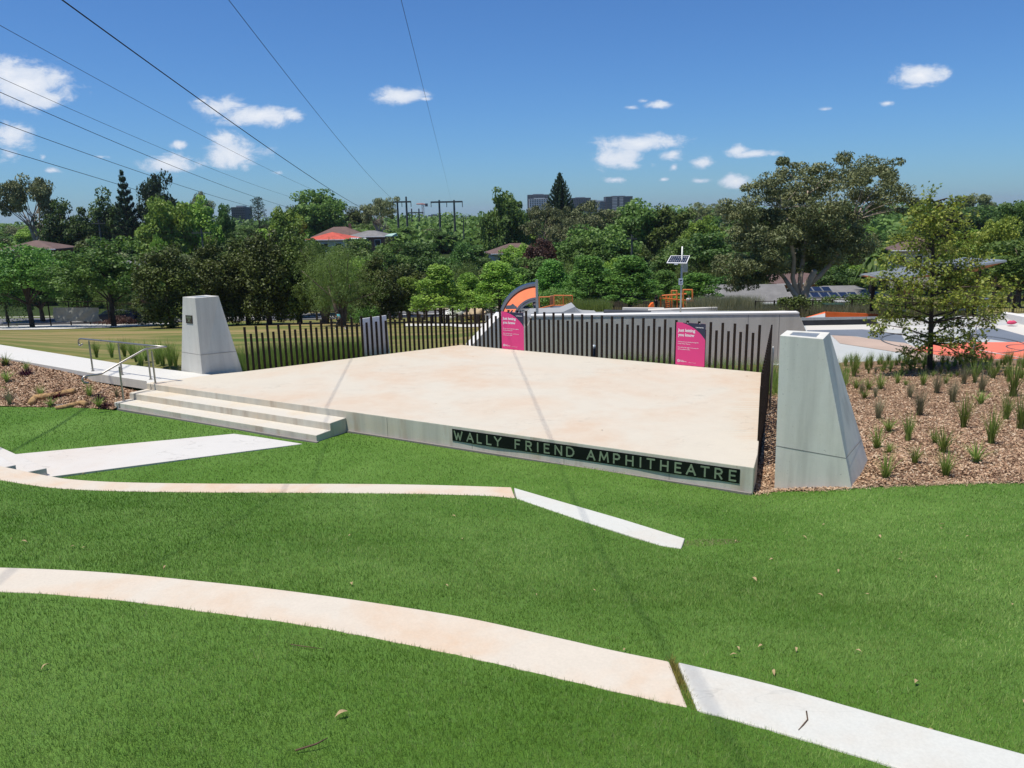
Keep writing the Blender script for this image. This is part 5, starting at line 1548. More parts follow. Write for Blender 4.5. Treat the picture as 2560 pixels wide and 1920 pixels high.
# shelter
sh = empty('shelter', (23, 40, -5.6)); off = Vector(sh.location)
tag(sh, 'skillion-roofed picnic shelter with black posts, half hidden by the pin oak on the right', 'shelter')
r0 = DD(2226, 697, 39); r1_ = DD(2517, 650, 39); dv = r1_ - r0
m = MB(); m.add([r0, r1_, r1_ + np.array([.3, 4.2, -.1]), r0 + np.array([.3, 4.2, -.1])] + [q - np.array([0, 0, .1]) for q in (r0, r1_, r1_ + np.array([.3, 4.2, -.1]), r0 + np.array([.3, 4.2, -.1]))],
            [(0, 1, 2, 3), (7, 6, 5, 4), (0, 4, 5, 1), (1, 5, 6, 2), (2, 6, 7, 3), (3, 7, 4, 0)]); m.build('roof', M['galv'], sh).location = -off
m = MB(); lo2 = [r0 + dv * .02 + np.array([0, .1, -.12]), r0 + dv * .98 + np.array([0, .1, -.12]), r0 + dv * .80 + np.array([0, .5, -.42]), r0 + dv * .03 + np.array([0, .5, -.2])]
m.add(lo2 + [q + np.array([0, 3.2, 0]) for q in lo2], [(3, 2, 1, 0), (4, 5, 6, 7), (0, 1, 5, 4), (1, 2, 6, 5), (2, 3, 7, 6), (3, 0, 4, 7)]); m.build('soffit', M['rust'], sh).location = -off
for u, yy in ((.13, .6), (.83, .6), (.15, 3.6), (.85, 3.6)):
    q = r0 + dv * u; m = MB(); m.box((q[0], q[1] + yy, (q[2] - .25 - 5.7) / 2), (.16, .16, q[2] - .25 + 5.7)); m.build('post', M['black'], sh).location = -off
tb = empty('picnic_table', (DD(2420, 790, 40.5)[0], 40.5, -5.6)); tag(tb, 'pale picnic table under the shelter', 'table')
m = MB(); m.box((0, 0, .76), (1.6, .7, .06)); m.build('table_top', M['white'], tb)
m = MB(); m.box((0, 0, .37), (.2, .2, .74)); m.build('leg', M['black'], tb)
for s in (-1, 1): m = MB(); m.box((0, s * .7, .45), (1.5, .3, .05)); m.box((0, s * .7, .22), (.12, .12, .44)); m.build('bench', M['white'], tb)
# goal post, low wall and bag by the court
q = P(2432, 893, 5.47); t2 = VP(2430.5, 812, (q[0], q[1]), (q[0] + 1, q[1])); m = MB(); m.tube([(q[0], q[1], -5.5), (q[0], q[1], t2[2])], .028, 8); gp = m.build('goal_post', M['white'])
m = MB(); m.tube([(q[0] + .19 * math.cos(a), q[1] + .19 * math.sin(a) + .15, t2[2] - .05) for a in np.linspace(0, 2 * math.pi, 17)], .012, 6, False); m.build('hoop', M['white'], gp)
tag(gp, 'slim white netball goal post on the near edge of the orange court', 'goal post')
tag(solid('low_wall', [(2505, 782, 38), (2512, 779, 39), (2640, 800, 33), (2640, 808, 32)], 1.0, M['coping']), 'pale concrete block wall at the right edge of the picture beyond the court', 'wall')
q = DD(2528, 813, 35); m = MB(); m.sphere((q[0], q[1], -5.33), (.2, .14, .1), 12, 6, .4); bg = m.build('bag', plain('pink_red_cloth', (.60, .06, .14), .8), smooth=True); tag(bg, 'small pink and white bag on the ground by the low wall at far right', 'bag')

# boulders and white play mound in the garden beyond the left pickets
for k, (x, y, r, lab) in enumerate(((1190, 786, .75, 'largest tan sandstone boulder in the garden beyond the left pickets'), (1217, 788, .55, 'dark tan boulder right of the largest boulder'), (1170, 789, .4, 'small tan boulder left of the largest boulder'))):
    q = DD(x, y, 68); m = MB(); m.sphere((q[0], q[1], q[2]), (r, r * .8, r * .75), 14, 9, .55); tag(m.build('boulder', M['boulder'], smooth=True), lab, 'boulder', 'sandstone boulders in the garden')
q = DD(1133, 786, 74); m = MB(); m.sphere((q[0], q[1], q[2] - .1), (1.0, 1.0, .75), 18, 10, .2); tag(m.build('mound', M['white'], smooth=True), 'small white play dome among the trees behind the left pickets', 'play dome')

# ------------------------------------------------------------------ houses
def house(name, label, c, w, d, h, roof_h, rmat, wmat, rz=0, eave=.5, gable=False, chimney=False, wins=3):
    o = empty(name, c); o.rotation_euler = (0, 0, rz)
    m = MB(); m.box((0, 0, h / 2 - 1), (w, d, h + 2)); m.build('wall', wmat, o)
    W2, D2 = w / 2 + eave, d / 2 + eave; rg = (W2 - (0 if gable else D2)) if W2 > D2 else .1
    m = MB(); vs = [(-W2, -D2, h), (W2, -D2, h), (W2, D2, h), (-W2, D2, h), (-rg, 0, h + roof_h), (rg, 0, h + roof_h), (-W2, -D2, h - .18), (W2, -D2, h - .18), (W2, D2, h - .18), (-W2, D2, h - .18)]
    m.add(vs, [(0, 1, 5, 4), (1, 2, 5), (2, 3, 4, 5), (3, 0, 4), (6, 9, 8, 7)] + [(6, 7, 1, 0), (7, 8, 2, 1), (8, 9, 3, 2), (9, 6, 0, 3)]); rf = m.build('roof', rmat, o)
    for b in (-D2, D2): m = MB(); m.box((0, b + (-.08 if b < 0 else .08), h - .06), (2 * W2 + .2, .14, .14)); m.build('gutter', M['white'], rf)
    for i in range(wins):
        x = -w / 2 + w * (i + .5) / wins; m = MB(); m.box((x, -d / 2 - .02, h * .58), (w / wins * .5, .08, h * .42)); fr = m.build('window', M['white'], o)
        m = MB(); m.box((x, -d / 2 - .064, h * .58), (w / wins * .44, .01, h * .36)); m.build('pane', M['glass'], fr)
    if chimney: m = MB(); m.box((w * .2, 0, h + roof_h), (.6, .6, 1.2)); m.build('chimney', M['brick'], rf)
    return tag(o, label, 'house')


def at(x, yroof, d, h): q = DD(x, yroof, d); return (q[0], d, q[2] - h)
house('house', 'house with a bright red hip roof among the trees left of centre', at(832, 597, 150, 3), 7.6, 8, 3, 1.25, M['roof_red'], M['cream'], R(-8), wins=3)
house('house', 'house with a brown hip roof directly behind the red-roofed house', at(851, 590, 165, 3), 10.5, 8, 3, 1.9, M['roof_brown'], M['cream'], R(10), chimney=True)
house('house', 'house with a grey tiled roof right of the red-roofed house', at(928, 590, 160, 3), 7.6, 6, 3, 1.1, M['roof_grey'], M['brick'], R(-12))
aw = solid('awning', [(962, 589, 152), (980, 589.5, 150), (992, 582.5, 153), (975, 584, 155)], .15, plain('pale_green_sheet', (.35, .5, .42), .6), 'small pale green sheet awning right of the grey-roofed house', 'awning')
solid('carport', [(875, 596.5, 140), (918, 596, 140), (913, 594.5, 144), (878, 594.5, 144)], .12, M['white'], 'flat white carport roof in front of the grey-roofed house', 'carport')
house('house', 'house with a faded brown roof half hidden among trees at far left', at(95, 621, 118, 3), 7.4, 7, 3, 1.2, M['roof_brown'], M['brick'], R(6))
house('house', 'brick house showing a white gutter between the two left park trees', at(350, 657, 95, 2.8), 6.2, 5, 2.8, .4, M['roof_grey'], M['brick'], R(2))
hr = house('house', 'house with a dark grey tiled roof and skylight right of the playground', at(1856, 748, 78, 2.6), 7.0, 5.5, 2.6, 1.5, M['roof_grey'], M['cream'], R(-6), gable=True, wins=2)
m = MB(); m.box((-2.4, -1.6, 3.15), (1.05, .9, .05), M=Matrix.Rotation(R(24), 3, 'X')); m.build('skylight', plain('skylight_glass', (.22, .30, .36), .12), hr)
house('house', 'red brick house in the shade of the big gum tree', at(1990, 700, 100, 3), 8, 8, 3, 1.2, M['roof_brown'], M['brick'], R(5))
house('house', 'house with a pale brown roof glimpsed above the pin oak', at(2290, 622, 105, 3), 6.0, 6, 3, 1.6, M['roof_brown'], M['cream'], R(-20))
house('house', 'house with a brown roof on the slope left of the bronze-leaved tree', at(1290, 630, 125, 3), 8, 6, 3, 1.4, M['roof_brown'], M['cream'], R(10))
# roof with rows of solar panels
sp_ = house('house', 'low house with two rows of roof solar panels right of the big gum trunk', at(2095, 742, 76, 2.4), 9, 6, 2.4, 1.1, M['roof_grey'], M['cream'], R(-3), wins=3)
for i in range(11):
    m = MB(); Mr = Matrix.Rotation(math.atan2(1.1, 3.5), 3, 'X'); rr = 0 if i < 8 else 1; xk = -3.9 + (i if rr == 0 else i - 8) * .88 + rr * .3
    m.box((xk + .3 * (i > 5), -2.35 + rr * 1.35, 2.86 + rr * .42), (.84, 1.15, .04), M=Mr); pf = m.build('solar_panel', M['galv'], sp_)
    m = MB(); m.box((xk + .3 * (i > 5), -2.355 + rr * 1.35, 2.889 + rr * .42), (.74, 1.05, .01), M=Mr); m.build('cells', M['pv'], pf)

# ------------------------------------------------------------------ distant blocks, crane
def block(name, label, x0, x1, ytop, ybot, d, wallm, nf, nb, kind='bands', depth=18, cat='apartment building'):
    a = DD(x0, ytop, d); b = DD(x1, ybot, d); w_ = b[0] - a[0]; h_ = a[2] - b[2]
    o = empty(name, ((a[0] + b[0]) / 2, d, b[2])); m = MB(); m.box((0, depth / 2, h_ / 2 - 10), (w_, depth, h_ + 20)); m.build('wall', wallm, o)
    fh = h_ / nf
    for k in range(nf):
        if kind == 'bands': m = MB(); m.box((0, -.05, fh * (k + .45)), (w_ * .96, .3, fh * .45)); m.build('window_band', M['glass'], o)
        else:
            for j in range(nb):
                if k == 0 and j == 0: m = MB(); m.box((0, 0, 0), (w_ / nb * .6, .3, fh * .5)); wme = m.mesh('window', M['glass'])
                link('window', wme, o).location = (-w_ / 2 + w_ * (j + .5) / nb, -.05, fh * (k + .45))
    m = MB(); m.box((0, depth / 2, h_ + .4), (w_ * .5, depth * .5, .8)); m.build('plant_room', M['galv'], o)
    return tag(o, label, cat)
gl2 = plain('blue_grey_cladding', (.16, .20, .24), .5); dk = plain('charcoal_cladding', (.05, .055, .07), .6); wh = plain('white_render', (.42, .44, .46), .8)
tw = block('tower', 'tall dark apartment tower with white balcony bands on the skyline', 1515, 1581, 491.5, 545, 900, dk, 13, 1, depth=22)
a = DD(1515, 491, 900); b = DD(1581, 545, 900)
for k in range(12):
    for xa_, xb_ in ((1531, 1543), (1549, 1558)):
        q0_ = DD(xa_, 495 + k * 3.75, 899); q1_ = DD(xb_, 495 + k * 3.75, 899); m = MB(); m.box((q0_[0] / 2 + q1_[0] / 2 - tw.location.x, -.8, q0_[2] - tw.location.z), (q1_[0] - q0_[0], 1.4, .8)); m.build('balcony', wh, tw)
block('tower', 'lower blue-grey glass wing attached left of the dark apartment tower', 1498, 1514.5, 503, 545, 905, gl2, 9, 1)
block('apartment_building', 'dark-topped flat apartment block left of the right-hand Norfolk pine', 1319, 1373, 487, 515, 880, dk, 3, 8, 'grid')
block('apartment_building', 'low white apartment front below the dark-topped block', 1323, 1376, 497, 515, 860, wh, 4, 9, 'grid')
block('apartment_building', 'dark low block just right of the right-hand Norfolk pine', 1427, 1477, 495, 520, 880, dk, 3, 8, 'grid')
block('apartment_building', 'small pale block between the dark low block and the glass wing', 1474, 1500, 501.5, 530, 890, wh, 3, 5, 'grid')
block('apartment_building', 'white terraced building with rows of dark windows below the tower crane', 1050, 1097, 543.5, 566, 620, wh, 3, 9, 'grid', 14, 'building')
block('apartment_building', 'dark roofed upper storey standing on the white terraced building', 1070, 1098, 538, 543.6, 625, dk, 1, 5, 'grid', 10, 'building')
block('apartment_building', 'long low building with a flat dark roof right of the second H-frame pylon', 1146, 1197, 542.5, 562, 620, wh, 2, 7, 'grid', 14, 'building')
block('apartment_building', 'dark apartment block on the skyline beside the cedar at left', 577, 614, 518, 548, 420, dk, 5, 7, 'grid', 12)
cr_ = empty('tower_crane', DD(1059, 560, 700)); off = Vector(cr_.location); tag(cr_, 'red and white tower crane on the far skyline between the H-frames', 'crane')
red = plain('crane_red', (.35, .12, .10), .6)
m = MB(); a = DD(1059, 560, 700); b = DD(1058.6, 509, 700)
for k in range(14):
    z0_ = a[2] + (b[2] - a[2]) * k / 14; z1_ = a[2] + (b[2] - a[2]) * (k + 1) / 14; s_ = 1 if k % 2 else -1
    m.tube([(a[0] - .8 * s_, 700, z0_), (a[0] + .8 * s_, 700, z1_)], .22, 4)
for s_ in (-1, 1): m.tube([(a[0] + s_ * .8, 700, a[2]), (a[0] + s_ * .8, 700, b[2])], .3, 4)
m.build('mast', wh, cr_).location = -off
m = MB(); j0 = DD(1041, 510, 700); j1 = DD(1067, 511, 700); m.tube([j0, j1], .5, 4); m.tube([j0 + np.array([0, 0, .2]), DD(1056, 508.5, 700), j1], .25, 4); m.build('jib', red, cr_).location = -off
m = MB(); m.box(DD(1066, 512.5, 700), (2.4, 2, 2.6)); m.build('counterweight', dk, cr_).location = -off

# ------------------------------------------------------------------ power line frames and poles
wood = plain('treated_pole', (.05, .06, .058), .85, 0, .2, .5)
def hframe(label, poles, arm, yarm, d, r, grp):
    o = empty('power_pylon', (0, d, float(G(0, d)))); off = Vector(o.location)
    for x0, y0, x1, y1 in poles:
        a = DD(x0, y0, d); z = float(G(a[0], d)) - 1; m = MB(); m.tube([(a[0] + .0, d, z), (a[0], d, a[2])], [r * 1.3, r * .8], 8); m.build('pole', wood, o).location = -off
    a = DD(arm[0], yarm, d); b = DD(arm[1], yarm - .3, d); m = MB(); m.box(((a[0] + b[0]) / 2, d - r, (a[2] + b[2]) / 2), (b[0] - a[0], r * 1.2, r * 1.5)); m.build('crossarm', wood, o).location = -off
    for f in (.0, .5, 1.0):
        q = a + (b - a) * (f * .98 + .01); m = MB(); m.tube([(q[0], d - r, q[2]), (q[0], d - r, q[2] - 1.3)], .09, 6); m.build('insulator', M['glass'], o).location = -off
    return tag(o, label, 'power pylon', grp)
gph = 'timber H-frame power pylons in the distance'
hframe('H-frame power pylon left of the tower crane, nearest of the left pair', [(992.5, 492, 0, 0), (1015, 491.5, 0, 0)], (981.5, 1028), 505, 210, .28, gph)
hframe('widest H-frame power pylon, with trailing cables, right of the tower crane', [(1097.8, 500, 0, 0), (1134.9, 500, 0, 0)], (1076.8, 1156.7), 505, 200, .27, gph)
hframe('smallest and farthest H-frame power pylon, just left of the tower crane', [(1028.8, 521.5, 0, 0), (1047, 521.5, 0, 0)], (1020, 1058), 532, 330, .33, gph)
def upole(label, x, y, d, armw):
    q = DD(x, y, d); z = float(G(q[0], d)); o = empty('power_pole', (q[0], d, z)); m = MB(); m.tube([(0, 0, -.5), (0, 0, q[2] - z)], [.17, .11], 8); m.build('pole', wood, o)
    m = MB(); m.box((0, -.12, q[2] - z - .5), (armw, .12, .12)); m.build('crossarm', wood, o)
    m = MB()
    for k in (-.45, -.2, .2, .45): m.tube([(k * armw, -.12, q[2] - z - .45), (k * armw, -.12, q[2] - z - .22)], .04, 6)
    m.build('insulator', M['glass'], o)
    return tag(o, label, 'power pole', 'timber street power poles')
upole('timber power pole among the trees at left, above the second park tree', 246, 549, 105, 1.8)
upole('timber power pole with a crowded crossarm behind the dark bushes at left', 503, 572, 98, 2.4)
upole('timber power pole among dark trees left of the solar panel pole', 1580, 587, 95, 1.2)
upole('timber power pole at the far end of the street behind the second H-frame', 1158, 542, 180, 1.4)

def wire(label, pts, x0, r, k=.08, name='power_cable', zfix=None, wgroup='high-voltage cables overhead'):
    q = []
    for x, y in pts:
        d = ray(x, y); rr = d[0] / d[1]; Y = x0 / (rr + k) if zfix is None else zfix
        q.append(np.array([rr * Y, Y, d[2] / d[1] * Y]))
    q.sort(key=lambda a: a[1])
    ys_ = np.array([a[1] for a in q]); co = [np.polyfit(ys_, np.array([a[i] for a in q]), min(2, len(q) - 1)) for i in (0, 2)]
    y0 = ys_[0]; sl = [np.polyval(np.polyder(c), y0) for c in co]
    out = []
    for Y in np.linspace(y0, -25, 10)[::-1][:-1]: out.append((np.polyval(co[0], y0) + sl[0] * (Y - y0), Y, np.polyval(co[1], y0) + sl[1] * (Y - y0)))
    for Y in np.geomspace(y0, ys_[-1], 60): out.append((np.polyval(co[0], Y), Y, np.polyval(co[1], Y)))
    m = MB(); m.tube(out, r, 6)
    return tag(m.build(name, M['black'], smooth=True), label, 'cable', wgroup)
wire('thick black overhead cable just right of centre, passing the single small cloud', [(1003, 0), (1066, 251), (1128, 502)], -1.7, .0095, .067)
wire('thick black overhead cable left of centre, coming down to the left H-frame', [(572, 0), (800, 292), (984, 500)], -6.2, .010)
wire('thick black overhead cable from the top left, crossing the long ragged cloud', [(156, 0), (362, 150), (800, 457), (908, 522)], -13.5, .026)
wire('thin faint overhead cable left of the thick ones, above the left clouds', [(0, 57), (166, 150), (480, 337), (800, 478), (905, 515)], -22, .014)
wire('faint overhead cable crossing the large cloud at the left edge', [(0, 193), (119, 246), (380, 363), (687, 479), (800, 512)], -30, .016)
wire('dark overhead cable second from the bottom left, running above the tall pines', [(0, 304), (250, 398), (503, 479), (640, 520)], -36, .026)
wire('dark overhead cable running from the left edge below the large cloud', [(0, 230), (362, 387), (600, 479), (720, 518)], -31, .024)
wire('lowest dark overhead cable at left, passing behind the left Norfolk pine', [(0, 372), (275, 454), (347, 477), (520, 530)], -42, .03)
def cable(label, a, b, sag, r):
    a = np.array(a); b = np.array(b); m = MB(); m.tube([a + (b - a) * u - np.array([0, 0, sag * 4 * u * (1 - u)]) for u in np.linspace(0, 1, 14)], r, 5)
    tag(m.build('street_cable', M['black']), label, 'cable', 'street cables between timber poles')
for k, (dz, w_) in enumerate((('upper', 0), ('lower', 1))):
    a = DD(246, 556 + 22 * w_, 104.8); b = DD(503, 578 + 12 * w_, 97.8); c_ = DD(-60, 566 + 22 * w_, 112)
    cable('%s grey street cable between the two timber poles at left' % dz, a, b, .5, .014); cable('%s grey street cable running out of frame from the left timber pole' % dz, a, c_, .5, .014)

# ------------------------------------------------------------------ parked cars
def car(label, x, d, rz, L=4.5, mat=M['carblue']):
    q = DD(x, 790, d); o = empty('parked_car', (q[0], d, float(G(q[0], d)) + .06)); o.rotation_euler = (0, 0, rz)
    prof = [(-L / 2, .35), (-L / 2, .75), (-L / 2 + .15, .92), (-L * .33, 1.02), (-L * .2, 1.42), (-.05 * L, 1.55), (L * .22, 1.52), (L * .38, 1.38), (L / 2 - .08, 1.0), (L / 2, .8), (L / 2, .35)]
    m = MB(); vs = [(x_, s * (.86 if z_ < 1.05 else .72), z_) for s in (-1, 1) for x_, z_ in prof]; n = len(prof)
    m.add(vs, [tuple(range(n)), tuple(range(2 * n - 1, n - 1, -1))] + [((i + 1) % n, i, i + n, (i + 1) % n + n) for i in range(n)]); m.build('body', mat, o, bevel=.06, seg=3)
    for s in (-1, 1):
        m = MB(); gp_ = [(-L * .29, 1.05), (-L * .19, 1.36), (-.03 * L, 1.47), (L * .2, 1.45), (L * .35, 1.32), (L * .4, 1.05)]
        m.add([(a, s * (.885 if b < 1.1 else .775), b) for a, b in gp_], [tuple(range(6)) if s < 0 else tuple(range(6))[::-1]]); m.build('window', M['glass'], o)
        for wx in (-L * .31, L * .31):
            m = MB(); m.tube([(wx, s * .70, .33), (wx, s * .90, .33)], .33, 18); tyre = m.build('wheel', M['tyre'], o)
            m = MB(); m.tube([(wx, s * .89, .33), (wx, s * .91, .33)], .2, 14); m.build('rim', M['galv'], tyre)
    for s in (-1, 1): m = MB(); m.box((-L / 2 - .0, s * .6, .78), (.08, .35, .16)); m.build('headlight', M['white'], o)
    return tag(o, label, 'car', 'dark cars on the street behind the park')
car('dark blue car on the street, behind the trunk of the second park tree', 291, 87, R(4))
car('dark blue car almost hidden by the shrubs left of the smaller pylon', 388, 88, R(2))

# ------------------------------------------------------------------ people
def person(label, foot, h, yaw, joints, shirt, pants, group=None):
    """joints in units of height, z up from the foot, +y = facing direction"""
    o = empty('person', foot); o.rotation_euler = (0, 0, yaw); o.scale = (h, h, h)
    def skin(name, chains, mat, parent):
        V = []; Ed = []; Rr_ = []; idx = {}
        for ch in chains:
            prev = None
            for key, p_, r_ in ch:
                if key not in idx: idx[key] = len(V); V.append(p_); Rr_.append(r_)
                if prev is not None: Ed.append((idx[prev], idx[key]))
                prev = key
        me_ = bpy.data.meshes.new(name); me_.from_pydata(V, Ed, []); me_.materials.append(mat); ob_ = link(name, me_, parent)
        bm = bmesh.new(); bm.from_mesh(me_); ly = bm.verts.layers.skin.verify(); bm.verts.ensure_lookup_table()
        for v, r_ in zip(bm.verts, Rr_): v[ly].radius = (r_, r_ * .85)
        bm.verts[0][ly].use_root = True
        bm.to_mesh(me_); bm.free()
        sk = ob_.modifiers.new('skin', 'SKIN'); sk.use_smooth_shade = True
        sb = ob_.modifiers.new('sub', 'SUBSURF'); sb.levels = 1; sb.render_levels = 1
        return ob_
    J = joints
    arms = [[('chest', J['chest'], .085), ('sh' + s, J['sh' + s], .045), ('el' + s, J['el' + s], .03), ('wr' + s, J['wr' + s], .022), ('ha' + s, J['ha' + s], .024)] for s in 'LR']
    legs = [[('pel', J['pel'], .085), ('hip' + s, J['hip' + s], .062), ('kn' + s, J['kn' + s], .04), ('an' + s, J['an' + s], .024), ('to' + s, J['to' + s], .022)] for s in 'LR']
    spine = [('pel', J['pel'], .085), ('chest', J['chest'], .085), ('neck', J['neck'], .034), ('head', J['head'], .058), ('crown', tuple(np.array(J['head']) + (0, 0, .045)), .045)]
    skin('body', [spine] + arms + legs, M['skin'], o)
    half = lambda a, b, f: tuple(np.array(J[a]) * (1 - f) + np.array(J[b]) * f)
    skin('shirt', [[('pel', half('pel', 'chest', .12), .098), ('chest', J['chest'], .103), ('nk', half('chest', 'neck', .6), .06)]] +
         [[('chest', J['chest'], .103), ('sh' + s, J['sh' + s], .06), ('m' + s, half('sh' + s, 'el' + s, .75), .045)] for s in 'LR'], shirt, o)
    skin('trousers', [[('pel', J['pel'], .1), ('hip' + s, J['hip' + s], .077), ('kn' + s, J['kn' + s], .054), ('m' + s, half('kn' + s, 'an' + s, .85 if pants is M['darkcloth'] else .05), .042)] for s in 'LR'], pants, o)
    hd = J['head']; m = MB(); m.sphere((hd[0], hd[1] - .018, hd[2] + .028), (.062, .066, .064), 12, 8); m.build('hair', M['hair'], o, smooth=True)
    m = MB()
    for s in (-1, 1): m.sphere((hd[0] + s * .02, hd[1] + .055, hd[2] + .004), .007, 6, 4)
    m.build('eyes', M['white'], o)
    m = MB(); m.sphere((hd[0], hd[1] + .06, hd[2] - .012), (.008, .014, .014), 6, 4); m.sphere((hd[0], hd[1] + .053, hd[2] - .036), (.02, .006, .005), 6, 4)
    m.build('face', M['skin'], o)
    for s in 'LR':
        t_ = np.array(J['to' + s]); a_ = np.array(J['an' + s]); m = MB(); m.tube([a_ - (t_ - a_) * .25 - np.array([0, 0, .015]), t_ + (t_ - a_) * .2 - np.array([0, 0, .0])], [.032, .024], 8); m.build('shoe', M['white'], o)
    return tag(o, label, 'person', group)


stand = dict(pel=(0, 0, .52), chest=(0, 0, .72), neck=(0, 0, .84), head=(0, .01, .92), shL=(-.11, 0, .79), shR=(.11, 0, .79), elL=(-.15, -.02, .63), elR=(.15, -.02, .63), wrL=(-.15, .03, .5), wrR=(.15, .03, .5),
             haL=(-.15, .05, .45), haR=(.15, .05, .45), hipL=(-.055, 0, .5), hipR=(.055, 0, .5), knL=(-.06, .02, .28), knR=(.06, .02, .28), anL=(-.06, 0, .05), anR=(.06, 0, .05), toL=(-.065, .09, .02), toR=(.065, .09, .02))
run = dict(stand, pel=(0, 0, .53), chest=(0, .06, .72), neck=(0, .10, .83), head=(0, .14, .905), shL=(-.1, .07, .79), shR=(.1, .09, .79), elL=(-.14, -.06, .68), elR=(.14, .12, .64), wrL=(-.13, .02, .57), wrR=(.10, .25, .68), haL=(-.12, .06, .55), haR=(.08, .29, .72),
           hipL=(-.05, 0, .5), hipR=(.05, 0, .5), knL=(-.05, .17, .33), knR=(.06, -.03, .28), anL=(-.05, .15, .10), anR=(.06, -.24, .10), toL=(-.05, .24, .06), toR=(.06, -.27, .03))
q = onG(851, 824)
person('person in a teal shirt and dark trousers running across the dry lawn', tuple(q), q[1] / F * 46 * 1.03, R(75), run, M['tealcloth'], M['darkcloth'])
q = DD(1337, 781, 52); person('person in a dark shirt and grey shorts standing on the skate ramp deck', tuple(q), q[1] / F * 36, R(15), stand, M['darkcloth'], M['greycloth'])
sit = dict(stand, pel=(0, 0, .26), chest=(0, -.01, .46), neck=(0, 0, .58), head=(0, .01, .66), shL=(-.11, 0, .53), shR=(.11, 0, .53), elL=(-.14, .05, .38), elR=(.14, .05, .38), wrL=(-.1, .17, .33), wrR=(.1, .17, .33), haL=(-.08, .2, .32), haR=(.08, .2, .32),
           hipL=(-.06, .02, .25), hipR=(.06, .02, .25), knL=(-.07, .25, .27), knR=(.07, .25, .27), anL=(-.07, .26, .05), anR=(.07, .26, .05), toL=(-.07, .34, .02), toR=(.07, .34, .02))
q = DD(1762, 767, 60); person('child in a pale blue top sitting on the ledge right of the climbing frame', (q[0], q[1], q[2] - .25), 1.25, R(60), sit, M['palecloth'], M['greycloth'])
q = DD(1721, 776, 61); person('child in a white top standing inside the climbing frame', tuple(q), 1.2, R(190), stand, M['white'], M['darkcloth'])
q = DD(1640, 772, 61); person('child in dark clothes climbing at the left end of the climbing frame', tuple(q), 1.15, R(-60), stand, M['darkcloth'], M['darkcloth'])
q = DD(2408, 790, 41.2); person('person with dark hair sitting at the shaded picnic table', (q[0], q[1], -5.5), 1.65, R(170), sit, M['darkcloth'], M['darkcloth'])
q = DD(2266, 780, 41); person('person in a red top in the shade at the left post of the shelter', (q[0], q[1], -5.55), 1.6, R(120), stand, M['redcloth'], M['darkcloth'])
# ------------------------------------------------------------------ trees
def leaf_cloud(C, Rr_, N, size, aspect=.6, seed=0, flat=1.0, outward=.6, droop=0, shell=.45):
    """C (k,3) clump centres, Rr_ (k,3) radii, N leaves each -> verts, faces, tint"""
    r_ = np.random.default_rng(seed); k = len(C); idx = np.repeat(np.arange(k), N); n = len(idx)
    d = r_.normal(size=(n, 3)); d /= np.linalg.norm(d, axis=1)[:, None]
    rad = (shell + (1 - shell) * r_.random(n)) ** .7
    P_ = C[idx] + d * rad[:, None] * Rr_[idx]
    nrm = d * outward + r_.normal(size=(n, 3)) * .55 + np.array([0, 0, .35]); nrm /= np.linalg.norm(nrm, axis=1)[:, None]
    a = r_.normal(size=(n, 3)) + np.array([0, 0, -droop]); a -= nrm * (a * nrm).sum(1)[:, None]; a /= np.linalg.norm(a, axis=1)[:, None]
    b = np.cross(nrm, a); s = size * r_.uniform(.6, 1.25, n)
    a *= s[:, None] * .5; b *= (s * aspect)[:, None] * .5
    V = np.empty((n * 4, 3), np.float32); V[0::4] = P_ - a; V[1::4] = P_ + b * 1.0 + a * .1; V[2::4] = P_ + a; V[3::4] = P_ - b + a * .1
    tint = np.clip(r_.random(k)[idx] * .55 + r_.random(n) * .45, 0, 1)
    return V, np.arange(n * 4).reshape(n, 4), tint


def lobes(n, c, R3, rc, seed, top_bias=0, fill=.35, jitter=.15, bottom=-1.0):
    r_ = np.random.default_rng(seed); out = []
    while len(out) < n:
        d = r_.normal(size=3); d /= np.linalg.norm(d)
        if d[2] < bottom: continue
        q = r_.random(); rr = 1 - fill * q * q * 2 if q > .3 else 1.0
        rr = max(.15, rr + r_.normal() * jitter * .5)
        out.append(np.array(c) + d * np.array(R3) * rr)
    C = np.array(out)
    return C, np.tile(rc, (n, 1)) * r_.uniform(.65, 1.3, (n, 1))


def limbs(mb, base, targets, r0, seed, bend=.25, split=.35):
    r_ = random.Random(seed); base = np.array(base, float)
    for t_ in targets:
        t_ = np.array(t_, float); a = base + (t_ - base) * 0; mid = base + (t_ - base) * .5 + np.array([r_.uniform(-1, 1), r_.uniform(-1, 1), .3]) * bend * np.linalg.norm(t_ - base) * .3
        mb.tube([base, base * .5 + mid * .5 + np.array([0, 0, .05]), mid, t_ * .6 + mid * .4, t_], [r0, r0 * .8, r0 * .6, r0 * .4, r0 * .15], 6)


